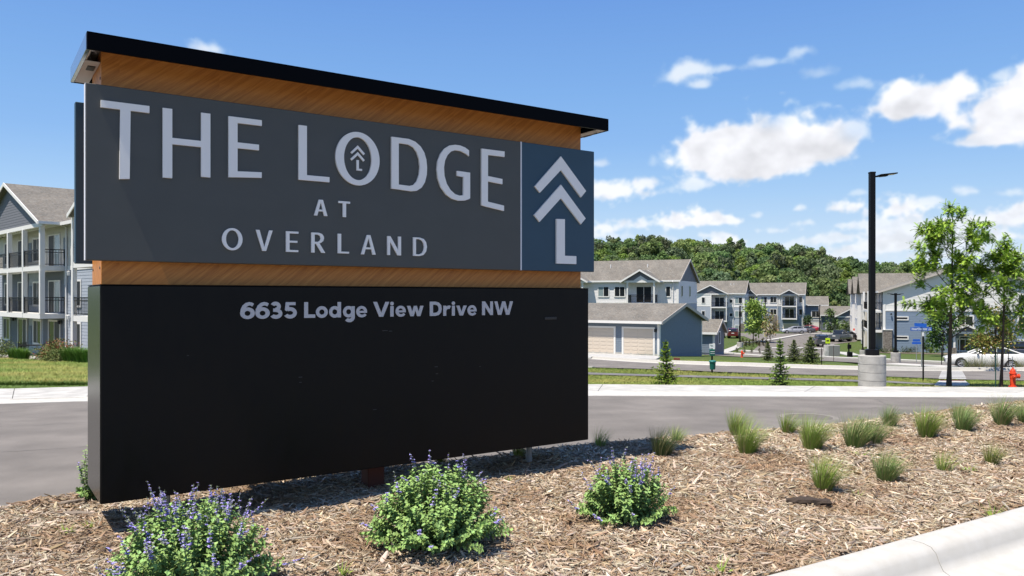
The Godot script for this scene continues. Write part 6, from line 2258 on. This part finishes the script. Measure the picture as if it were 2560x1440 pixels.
func hydrant(label: String, at: Vector3, s: float, turn: float) -> void:
	var o := thing("fire_hydrant", label, "fire hydrant", at, turn, "orange fire hydrants")
	var b := MB.new()
	var k := s / 0.75
	b.lathe([Vector2(0.15, -0.1), Vector2(0.15, 0.04), Vector2(0.10, 0.05), Vector2(0.095, 0.30), Vector2(0.105, 0.34), Vector2(0.105, 0.50), Vector2(0.13, 0.51), Vector2(0.13, 0.55), Vector2(0.10, 0.56), Vector2(0.095, 0.62), Vector2(0.07, 0.68), Vector2(0.03, 0.70), Vector2(0.03, 0.75), Vector2(0.0, 0.755)], 20, Basis().scaled(Vector3.ONE * k))
	part("barrel", b, M.orange, o)
	for d in [[Vector3.RIGHT, 0.075, 0.24], [Vector3.BACK, 0.055, 0.19], [Vector3.FORWARD, 0.055, 0.19]]:
		var c := MB.new()
		var bs := Basis.looking_at(d[0], Vector3.UP) * Basis(Vector3.RIGHT, -PI / 2)
		c.lathe([Vector2(d[1], 0.05), Vector2(d[1], d[2] - 0.06), Vector2(d[1] * 1.25, d[2] - 0.055), Vector2(d[1] * 1.25, d[2] - 0.01), Vector2(d[1] * 0.4, d[2]), Vector2(0.0, d[2] + 0.02)], 14, bs.scaled(Vector3.ONE * k), Vector3(0, 0.42 * k, 0))
		part("outlet_cap", c, M.orange, o)
	var ch := MB.new()
	ch.tube([Vector3(0.1, 0.36, 0.08) * k, Vector3(0.14, 0.27, 0.1) * k, Vector3(0.2, 0.35, 0.06) * k], [0.008, 0.008, 0.008], 5)
	part("chain", ch, M.steel, o)

func post_only(called: String, label: String, cat: String, at: Vector3, high: float, thick: float, m: Material, tip: Material = null, group := "") -> Node3D:
	var o := thing(called, label, cat, at, 0.0, group)
	var p := MB.new()
	p.cbox(Vector3(-thick, -0.2, -thick * 0.6), Vector3(thick, high, thick * 0.6), thick * 0.3)
	part("post", p, m, o)
	if tip:
		var t := MB.new()
		t.cbox(Vector3(-thick * 1.1, high - 0.1, -thick * 0.7), Vector3(thick * 1.1, high + 0.02, thick * 0.7), thick * 0.2)
		part("tip", t, tip, o)
	return o

func build_furniture() -> void:
	lamp_post("tall black square lamp post on the big ringed concrete base by the near drive", spot(2180, 19.9), 5.42, 0.132, 0.325, 0.815, 1, 0.0)
	lamp_post("black lamp post with two heads before the blue end wall, on a short concrete base", spot(2239, 62.0) + Vector3(0, -0.1, 0), 5.6, 0.15, 0.36, 0.95, 2, 0.3)
	lamp_post("slim black lamp post left of the tall near one, by the white balconies", spot(2157, 78.0), 3.75, 0.11, 0.3, 0.75, 0, 0.0, "lamp posts", 3)
	lamp_post("slim lamp post at the car park walk in front of the far pair", spot(1850, 108.0), 5.7, 0.16, 0.42, 0.7, 1, 0.9)
	lamp_post("slim lamp post beside the garage doors of the far blue house", spot(1913, 145.0), 6.6, 0.17, 0.42, 0.7, 1, 1.2)
	lamp_post("slim lamp post in front of the narrow town house", spot(2049, 160.0), 5.9, 0.16, 0.42, 0.6, 1, 1.0)

	hydrant("near orange fire hydrant standing on the grass beside the young leaning tree", spot(2532, 20.2), 0.50, -0.25)
	hydrant("far orange fire hydrant across the second road, by the lane kerb", spot(1855, 72.5) , 0.66, -0.2)
	var mk := post_only("hydrant_marker", "thin white marker rod rising above the near hydrant", "marker", spot(2531, 20.35), 0.78, 0.008, M.steel)
	post_only("marker_post", "slim black marker post with white tip, left of the taller feathery tree", "post", spot(2308, 25.2), 1.48, 0.024, M.metal, M.white)
	post_only("tree_stake", "dark green stake in the grass left of the leaning tree, by the drive", "stake", spot(2489, 20.0), 0.84, 0.012, mat(lin(0.01, 0.06, 0.05), 0.6), null, "tree stakes")
	post_only("tree_stake", "green stake with a white tag standing in the bed by the white car's door", "stake", spot(2493, 38.5), 1.35, 0.014, mat(lin(0.05, 0.10, 0.09), 0.6), M.white, "tree stakes")
	post_only("tree_stake", "dark stake before the white car's front door, taller than the bed's grass", "stake", spot(2455, 39.5), 1.25, 0.016, M.metal, null, "tree stakes")
	post_only("tree_stake", "short dark stake near the white car's rear wheel", "stake", spot(2521, 38.0), 1.1, 0.016, M.metal, null, "tree stakes")
	post_only("tree_stake", "dark stake right of the tallest cedar", "stake", spot(2054, 48.0), 1.0, 0.022, M.metal, null, "tree stakes")
	post_only("tree_stake", "slim stake in the verge before the grey utility box", "stake", spot(2084, 62.0), 1.25, 0.02, M.bark, null, "tree stakes")
	post_only("tree_stake", "slim stake before the porch of the blue end wall", "stake", spot(2354, 60.0), 1.35, 0.03, M.metal, null, "tree stakes")

	# dog waste station
	var w := thing("waste_station", "green pet waste station with white sign and round lidded bin on a dark post", "waste station", spot(1780, 31.8))
	var p := MB.new()
	p.box(Vector3(-0.03, -0.3, -0.025), Vector3(0.03, 1.05, 0.025))
	part("post", p, M.metal, w)
	var bin := MB.new()
	bin.lathe([Vector2(0.10, 0.13), Vector2(0.105, 0.125), Vector2(0.125, 0.42), Vector2(0.125, 0.43)], 20, Basis(), Vector3(-0.01, 0, 0.13))
	part("bin", bin, M.green, w)
	var lid := MB.new()
	lid.lathe([Vector2(0.145, 0.42), Vector2(0.145, 0.455), Vector2(0.13, 0.475), Vector2(0.0, 0.495)], 20, Basis(), Vector3(-0.01, 0, 0.13))
	part("lid", lid, mat(lin(0.01, 0.16, 0.14), 0.5), w)
	var disp := MB.new()
	disp.cbox(Vector3(-0.105, 0.66, -0.02), Vector3(0.105, 0.93, 0.09), 0.015)
	part("bag_box", disp, M.green, w)
	boxpart(w, "label", M.white, Vector3(-0.085, 0.82, 0.092), Vector3(0.085, 0.845, 0.095))
	boxpart(w, "label", M.white, Vector3(-0.085, 0.75, 0.092), Vector3(0.085, 0.765, 0.095))
	var sg := boxpart(w, "sign_plate", M.white, Vector3(-0.115, 0.96, 0.03), Vector3(0.115, 1.14, 0.036))
	var dog := MB.new()
	dog.cbox(Vector3(-0.05, 1.05, 0.037), Vector3(0.03, 1.075, 0.039), 0.001)
	dog.cbox(Vector3(-0.05, 1.015, 0.037), Vector3(-0.038, 1.05, 0.039), 0.001)
	dog.cbox(Vector3(0.018, 1.015, 0.037), Vector3(0.03, 1.05, 0.039), 0.001)
	dog.cbox(Vector3(-0.075, 1.07, 0.037), Vector3(-0.04, 1.10, 0.039), 0.001)
	part("pictogram", dog, M.green, sg)

	# street name signs
	var s := thing("street_sign", "blue street name sign on a thin grey pole before the blue end wall", "street sign", spot(2304, 50.0))
	var pole := MB.new()
	pole.lathe([Vector2(0.03, -0.3), Vector2(0.03, 2.72)], 10)
	part("pole", pole, M.steel, s)
	var pl := boxpart(s, "name_plate", M.street_blue, Vector3(-0.72, 2.36, 0.035), Vector3(0.62, 2.58, 0.045))
	text_plate(pl, "lettering", "Hearthstone", M.white, Vector3(-0.16, 2.465, 0.047), 0.165, 0.98)
	text_plate(pl, "lettering", "CT", M.white, Vector3(0.49, 2.51, 0.047), 0.08, 0.16)
	text_plate(pl, "lettering", "NW", M.white, Vector3(0.49, 2.42, 0.047), 0.08, 0.18)
	var cross := MB.new()
	cross.box(Vector3(-0.09, 2.60, -0.6), Vector3(-0.075, 2.82, 0.6), Basis(Vector3.UP, 0.12))
	part("name_plate", cross, M.street_blue, s, "second name plate turned nearly edge-on")
	var s2 := thing("street_sign", "small low blue double sign on a thin pole left of the marker post", "sign", spot(2291, 62.0))
	var p2 := MB.new()
	p2.lathe([Vector2(0.025, -0.3), Vector2(0.025, 1.9)], 8)
	part("pole", p2, M.steel, s2)
	boxpart(s2, "plate", M.street_blue, Vector3(-0.36, 1.55, 0.03), Vector3(0.36, 1.72, 0.04))
	boxpart(s2, "plate", M.street_blue, Vector3(-0.30, 1.76, 0.03), Vector3(0.28, 1.93, 0.04))

	# utility box, sign and barriers by the car park
	var ub := thing("utility_box", "grey concrete utility box with pale sloping side at the car park's edge", "utility box", spot(2077, 82.0), 0.2)
	var um := MB.new()
	um.cbox(Vector3(-0.55, -0.6, -0.5), Vector3(0.75, 1.15, 0.5), 0.05)
	part("cabinet", um, mat(lin(0.26, 0.25, 0.23), 0.8), ub)
	var ul := MB.new()
	ul.slab(Vector3(-1.3, -0.5, 0.5), Vector3(-0.56, -0.5, 0.55), Vector3(-0.56, 1.15, 0.5), Vector3(-0.9, 1.15, 0.4), 0.12)
	part("side_panel", ul, M.concrete, ub)
	var ys := thing("warning_sign", "bright yellow-green warning sign beside the parked dark grey estate car", "sign", spot(2069, 92.0))
	var yp := MB.new()
	yp.box(Vector3(-0.03, -0.3, -0.03), Vector3(0.03, 1.2, 0.03))
	part("post", yp, M.steel, ys)
	boxpart(ys, "plate", M.yellow, Vector3(-0.26, 1.15, 0.035), Vector3(0.26, 1.78, 0.05))
	boxpart(ys, "marking", M.dark, Vector3(-0.15, 1.38, 0.052), Vector3(0.15, 1.54, 0.056))
	var yard := thing("yard_sign", "little white board behind the dark grey estate car", "sign", spot(2068, 128.0))
	boxpart(yard, "board", M.white, Vector3(-0.85, 0.5, -0.03), Vector3(0.85, 1.3, 0.03))
	boxpart(yard, "print", M.street_blue, Vector3(-0.5, 0.75, 0.032), Vector3(0.4, 1.05, 0.036))
	for x in [-0.7, 0.66]: boxpart(yard, "leg", M.steel, Vector3(x, -0.3, -0.02), Vector3(x + 0.05, 0.5, 0.02))
	var st2 := thing("waste_station", "distant dark pet waste station on the lawn beyond the tallest cedar", "waste station", spot(2122, 76.0))
	var q2 := MB.new()
	q2.box(Vector3(-0.05, -0.3, -0.05), Vector3(0.05, 1.45, 0.05))
	part("post", q2, M.metal, st2)
	boxpart(st2, "bin", M.metal, Vector3(-0.2, 0.1, 0.05), Vector3(0.2, 0.62, 0.4))
	boxpart(st2, "bag_box", M.metal, Vector3(-0.16, 0.9, 0.05), Vector3(0.16, 1.3, 0.2))
	var drum := thing("traffic_drum", "orange and white drum beside the pickup, by the low house", "traffic drum", spot(2138, 140.0), 0.0)
	for i in 5:
		var dm := MB.new()
		dm.lathe([Vector2(0.42 - i * 0.02, i * 0.36), Vector2(0.40 - i * 0.02, i * 0.36 + 0.355)] + ([Vector2(0.0, 1.80)] if i == 4 else []), 14)
		part("band", dm, M.orange if i % 2 == 0 else M.white, drum)
	# cast-iron cover in the near road
	var cover := thing("drain_cover", "round iron cover set in the near road behind the grass tufts", "manhole cover", Vector3(X(2022, 12.9), ground(X(2022, 12.9), 12.9) - 0.012, -12.9))
	var cm := MB.new()
	cm.lathe([Vector2(0.36, -0.03), Vector2(0.36, 0.004), Vector2(0.30, 0.006), Vector2(0.295, 0.002), Vector2(0.0, 0.004)], 32)
	part("cover", cm, mat(lin(0.13, 0.115, 0.10), 0.8), cover)
	var ring := MB.new()
	ring.lathe([Vector2(0.46, -0.03), Vector2(0.46, 0.001), Vector2(0.365, 0.002), Vector2(0.365, -0.03)], 32)
	part("frame", ring, mat(lin(0.20, 0.18, 0.16), 0.8), cover)
	# tall grass in the bed beside the white car
	for i in 9:
		var qq: float = [2417, 2427, 2437, 2446, 2455, 2472, 2486, 2545, 2554][i]
		var names := ["first", "second", "third", "fourth", "fifth", "sixth", "seventh", "eighth", "last"]
		tuft(names[i] + " tall reed-like grass clump along the white car, counted from its front wheel", spot(qq, 39.5 - i * 0.22), 0.85 - (i % 3) * 0.12, 0.55, 95, 700 + i, Color(0.12, 0.15, 0.06), 0.08, "tall grasses beside the white car", 0.3)

# ------------------------------------------------------------------ cars
# body lofted along its length from sections [x, sill, half width, shoulder, top half width, top]; cabin the same
func loft(secs: Array) -> MB:
	var mb := MB.new()
	var rings := []
	for s in secs:
		var w: float = s[2]
		var tw: float = s[4]
		var ring := []
		var half := [Vector2(w * 0.86, s[1]), Vector2(w * 0.97, lerpf(s[1], s[3], 0.18)), Vector2(w, lerpf(s[1], s[3], 0.6)), Vector2(w * 0.975, s[3]), Vector2(lerpf(w * 0.975, tw, 0.55), lerpf(s[3], s[5], 0.78)), Vector2(tw * 0.55, s[5])]
		for p in half: ring.append(Vector3(s[0], p.y, p.x))
		for i in range(half.size() - 1, -1, -1): ring.append(Vector3(s[0], half[i].y, -half[i].x))
		rings.append(ring)
	var norms := []
	for i in rings.size():
		var nr := []
		var n: int = rings[i].size()
		for k in n:
			var a: Vector3 = rings[mini(i + 1, rings.size() - 1)][k] - rings[maxi(i - 1, 0)][k]
			var b: Vector3 = rings[i][(k + 1) % n] - rings[i][(k + n - 1) % n]
			nr.append(b.cross(a).normalized())
		norms.append(nr)
	for i in rings.size() - 1:
		var n: int = rings[i].size()
		for k in n - 1:
			var a: Vector3 = rings[i][k]
			var b: Vector3 = rings[i + 1][k]
			var c: Vector3 = rings[i + 1][k + 1]
			var d: Vector3 = rings[i][k + 1]
			var f := (c - a).cross(b - a)
			var mid := (a + b + c + d) * 0.25
			var outw := Vector3(0, mid.y - 0.65, mid.z)
			var sg := 1.0 if norms[i][k].dot(outw) > 0 else -1.0
			if f.dot(outw) > 0:
				mb.tri_n(a, c, b, norms[i][k] * sg, norms[i + 1][k + 1] * sg, norms[i + 1][k] * sg)
				mb.tri_n(a, d, c, norms[i][k] * sg, norms[i][k + 1] * sg, norms[i + 1][k + 1] * sg)
			else:
				mb.tri_n(a, b, c, norms[i][k] * sg, norms[i + 1][k] * sg, norms[i + 1][k + 1] * sg)
				mb.tri_n(a, c, d, norms[i][k] * sg, norms[i + 1][k + 1] * sg, norms[i][k + 1] * sg)
	for e in [0, rings.size() - 1]:
		for k in range(1, rings[e].size() - 1):
			if e == 0: mb.tri(rings[e][0], rings[e][k], rings[e][k + 1])
			else: mb.tri(rings[e][0], rings[e][k + 1], rings[e][k])
	return mb

# kind 0 saloon, 1 estate / SUV, 2 pickup; the nose points to -x
func make_car(label: String, cat: String, at: Vector3, turn: float, kind: int, paint: Material, group := "", called := "parked_car") -> Node3D:
	var o := thing(called, label, cat, at, turn, group)
	var body: Array
	var cabin: Array
	var wheels: Array
	var wr := 0.335
	var wb := 0.90
	if kind == 0:
		body = [[-2.42, 0.30, 0.60, 0.50, 0.50, 0.62], [-2.36, 0.22, 0.78, 0.60, 0.66, 0.72], [-2.1, 0.20, 0.88, 0.70, 0.74, 0.82], [-1.3, 0.19, 0.92, 0.80, 0.80, 0.95], [-0.75, 0.19, 0.93, 0.86, 0.82, 1.0], [0.6, 0.19, 0.93, 0.90, 0.82, 1.0], [1.6, 0.20, 0.92, 0.94, 0.80, 1.04], [2.15, 0.24, 0.88, 0.92, 0.76, 1.05], [2.42, 0.32, 0.80, 0.86, 0.70, 1.02], [2.48, 0.42, 0.70, 0.72, 0.6, 0.86]]
		cabin = [[-0.95, 0.94, 0.74, 0.95, 0.70, 0.97], [-0.45, 0.94, 0.78, 1.12, 0.66, 1.20], [0.05, 0.94, 0.79, 1.22, 0.60, 1.40], [0.6, 0.94, 0.79, 1.24, 0.58, 1.45], [1.1, 0.94, 0.78, 1.20, 0.58, 1.40], [1.55, 0.94, 0.76, 1.10, 0.62, 1.23], [2.0, 0.94, 0.70, 1.02, 0.66, 1.05]]
		wheels = [-1.47, 1.42]
	elif kind == 1:
		body = [[-2.32, 0.38, 0.62, 0.70, 0.55, 0.85], [-2.25, 0.28, 0.82, 0.78, 0.70, 0.95], [-1.5, 0.25, 0.92, 0.92, 0.80, 1.06], [-0.9, 0.25, 0.94, 1.0, 0.84, 1.12], [1.2, 0.25, 0.94, 1.02, 0.84, 1.12], [2.1, 0.28, 0.91, 1.0, 0.82, 1.12], [2.28, 0.38, 0.84, 0.92, 0.76, 1.08]]
		cabin = [[-1.0, 1.04, 0.76, 1.06, 0.72, 1.08], [-0.35, 1.04, 0.80, 1.35, 0.66, 1.55], [0.2, 1.04, 0.80, 1.42, 0.64, 1.68], [1.5, 1.04, 0.80, 1.42, 0.63, 1.68], [2.05, 1.04, 0.78, 1.34, 0.64, 1.56], [2.26, 1.04, 0.74, 1.12, 0.70, 1.14]]
		wheels = [-1.42, 1.36]
		wr = 0.36
	else:
		body = [[-2.85, 0.48, 0.70, 0.80, 0.62, 0.98], [-2.78, 0.36, 0.92, 0.92, 0.80, 1.08], [-1.6, 0.34, 0.98, 1.04, 0.88, 1.18], [-0.9, 0.34, 0.99, 1.08, 0.90, 1.2], [2.75, 0.36, 0.99, 1.1, 0.92, 1.2], [2.88, 0.48, 0.95, 1.05, 0.88, 1.18]]
		cabin = [[-1.1, 1.12, 0.80, 1.14, 0.76, 1.16], [-0.45, 1.12, 0.84, 1.45, 0.72, 1.72], [0.1, 1.12, 0.84, 1.5, 0.70, 1.86], [1.05, 1.12, 0.84, 1.5, 0.70, 1.84], [1.25, 1.12, 0.82, 1.2, 0.76, 1.24]]
		wheels = [-1.85, 1.75]
		wr = 0.42
	part("body", loft(body), paint, o)
	var glass := part("glasshouse", loft(cabin), M.glass, o)
	# painted roof and pillars over the glass
	var roof := MB.new()
	var tops := []
	for s in cabin: tops.append(s)
	for i in range(1, cabin.size() - 2):
		var a: Array = cabin[i]
		var b: Array = cabin[i + 1]
		if a[5] < a[1] + 0.2 or b[5] < b[1] + 0.2: continue
		roof.slab(Vector3(a[0], a[5] + 0.012, a[4] * 0.60), Vector3(b[0], b[5] + 0.012, b[4] * 0.60), Vector3(b[0], b[5] + 0.012, -b[4] * 0.60), Vector3(a[0], a[5] + 0.012, -a[4] * 0.60), 0.03)
	for sd in [-1.0, 1.0]:
		var rail := []
		var rr := []
		for s in cabin:
			rail.append(Vector3(s[0], lerpf(s[3], s[5], 0.86) + 0.01, sd * lerpf(s[2] * 0.975, s[4], 0.62)))
			rr.append(0.045)
		roof.tube(rail, rr, 6)
		var mids := [cabin[3]] if kind == 0 else ([cabin[2], cabin[3]] if kind == 1 else [cabin[3]])
		for m in mids:
			roof.tube([Vector3(m[0], m[1], sd * m[2] * 0.985), Vector3(m[0] + 0.02, m[3], sd * m[2] * 0.97), Vector3(m[0] + 0.04, lerpf(m[3], m[5], 0.85), sd * lerpf(m[2] * 0.97, m[4], 0.62))], [0.035, 0.035, 0.03], 5)
	part("roof", roof, paint, o)
	for x in wheels:
		for sd in [-1.0, 1.0]:
			var bs := Basis(Vector3.RIGHT, PI / 2 * sd)
			var c := Vector3(x, wr, sd * 0.74)
			var arch := MB.new()
			arch.lathe([Vector2(wr * 1.16, -0.3), Vector2(wr * 1.16, 0.165 + (0.03 if kind == 2 else 0.0)), Vector2(0.0, 0.165 + (0.03 if kind == 2 else 0.0))], 22, bs, c)
			part("wheel_arch", arch, M.dark, o)
			var t := MB.new()
			t.lathe([Vector2(wr * 0.6, 0.02), Vector2(wr * 0.94, 0.0), Vector2(wr, 0.03), Vector2(wr, 0.18), Vector2(wr * 0.95, 0.215), Vector2(wr * 0.72, 0.215), Vector2(wr * 0.70, 0.18)], 22, bs, c)
			var wh := part("wheel", t, M.tyre, o)
			var rim := MB.new()
			rim.lathe([Vector2(wr * 0.70, 0.2), Vector2(wr * 0.62, 0.19), Vector2(wr * 0.60, 0.175)], 22, bs, c)
			for k in 7:
				var a := TAU * k / 7
				var d := Vector3(cos(a), 0, sin(a))
				rim.tube([c + bs * (Vector3.UP * 0.195), c + bs * (d * wr * 0.63 + Vector3.UP * 0.19)], [0.03, 0.022], 4)
			rim.lathe([Vector2(wr * 0.16, 0.19), Vector2(wr * 0.14, 0.212), Vector2(0.0, 0.214)], 10, bs, c)
			part("rim", rim, M.alloy, wh)
	var nose: Array = body[1]
	var tail: Array = body[-2]
	for sd in [-1.0, 1.0]:
		var h := MB.new()
		h.cbox(Vector3(-0.10, -0.06, -0.16), Vector3(0.14, 0.06, 0.16), 0.03, Basis(Vector3.UP, -0.35 * sd), Vector3(nose[0] + 0.05, nose[3] + 0.02, sd * nose[2] * 0.80))
		part("headlight", h, M.lamp, o)
		var tl := MB.new()
		tl.cbox(Vector3(-0.12, -0.08, -0.13), Vector3(0.07, 0.10, 0.13), 0.02, Basis(Vector3.UP, 0.2 * sd), Vector3(tail[0] + 0.02, tail[3] - 0.03, sd * tail[2] * 0.82))
		part("tail_light", tl, M.tail, o)
		var mi := MB.new()
		mi.cbox(Vector3(-0.06, -0.06, -0.11), Vector3(0.08, 0.07, 0.10), 0.03, Basis(), Vector3(cabin[0][0] + 0.42, cabin[0][1] + 0.09, sd * (cabin[1][2] + 0.17)))
		part("mirror", mi, paint, o)
		var hd := MB.new()
		for x in ([0.35, 1.3] if kind != 2 else [0.3]):
			hd.cbox(Vector3(x - 0.1, body[3][3] - 0.05, sd * 0.925 - 0.02), Vector3(x + 0.1, body[3][3] - 0.02, sd * 0.925 + 0.02), 0.008)
		part("door_handle", hd, M.alloy if kind == 0 else M.dark, o)
		var line := MB.new()
		for x in [-0.72, 0.52, 1.28] if kind != 2 else [-0.7, 0.45]:
			line.box(Vector3(x, body[0][1], sd * body[3][2] * 1.004 - 0.006), Vector3(x + 0.012, body[3][3], sd * body[3][2] * 1.004 + 0.006))
		part("door_gap", line, M.dark, o)
	var gr := MB.new()
	gr.cbox(Vector3(body[0][0] - 0.025, body[0][1] + 0.06, -0.36), Vector3(body[0][0] + 0.06, body[0][3] + 0.03, 0.36), 0.02)
	part("grille", gr, M.dark, o)
	var pl := MB.new()
	pl.box(Vector3(body[-1][0] - 0.02, body[-1][3] - 0.14, -0.22), Vector3(body[-1][0] + 0.016, body[-1][3] - 0.02, 0.22))
	part("number_plate", pl, M.white, o)
	return o

func build_cars() -> void:
	var pearl := car_paint(lin(0.74, 0.73, 0.70))
	var a := spot(2398, 55.5)
	var b := spot(2529, 52.6)
	var c := (a + b) * 0.5
	make_car("white four-door saloon parked side-on beyond the crossing, behind the tall grasses", "car", c, -0.42, 0, pearl)
	make_car("dark blue-black estate car half hidden behind the white saloon", "car", spot(2525, 66.0) + Vector3(0, 0.15, 0), -0.5, 1, car_paint(lin(0.02, 0.024, 0.04)))
	make_car("dark grey estate car driving away past the yellow warning sign", "car", spot(2052, 112.0) + Vector3(0, 0.08, 0), -PI / 2 - 0.22, 1, car_paint(lin(0.05, 0.053, 0.06)))
	make_car("grey pickup truck at the bend near the low house", "pickup", spot(2102, 127.0) + Vector3(0, 0.08, 0), -PI / 2 - 0.75, 2, car_paint(lin(0.07, 0.085, 0.10)))
	make_car("black car parked nose-in just beyond the grey pickup", "car", spot(2122, 133.0) + Vector3(0, 0.08, 0), -PI / 2 - 0.9, 0, car_paint(lin(0.01, 0.011, 0.015)))
	make_car("dark red car parked with its tail towards the green triangle of lawn", "car", spot(1833, 136.0) + Vector3(0, 0.08, 0), -PI / 2 - 0.3, 1, car_paint(lin(0.11, 0.008, 0.012)))
	make_car("dark silver car parked left of the dark red one", "car", spot(1798, 138.0) + Vector3(0, 0.08, 0), -PI / 2 - 0.25, 0, car_paint(lin(0.12, 0.12, 0.13)))
	make_car("silver saloon parked side-on before the shaded garage door of the far blue house", "car", spot(1984, 160.0) + Vector3(0, 0.08, 0), -0.12, 0, car_paint(lin(0.36, 0.38, 0.44)))
	make_car("dark car parked close behind the silver saloon", "car", spot(2007, 163.0) + Vector3(0, 0.08, 0), -0.4, 0, car_paint(lin(0.06, 0.06, 0.07)))
	make_car("small red car behind the two cars before the far blue house", "car", spot(2018, 170.0) + Vector3(0, 0.2, 0), -0.6, 0, car_paint(lin(0.35, 0.01, 0.03)))
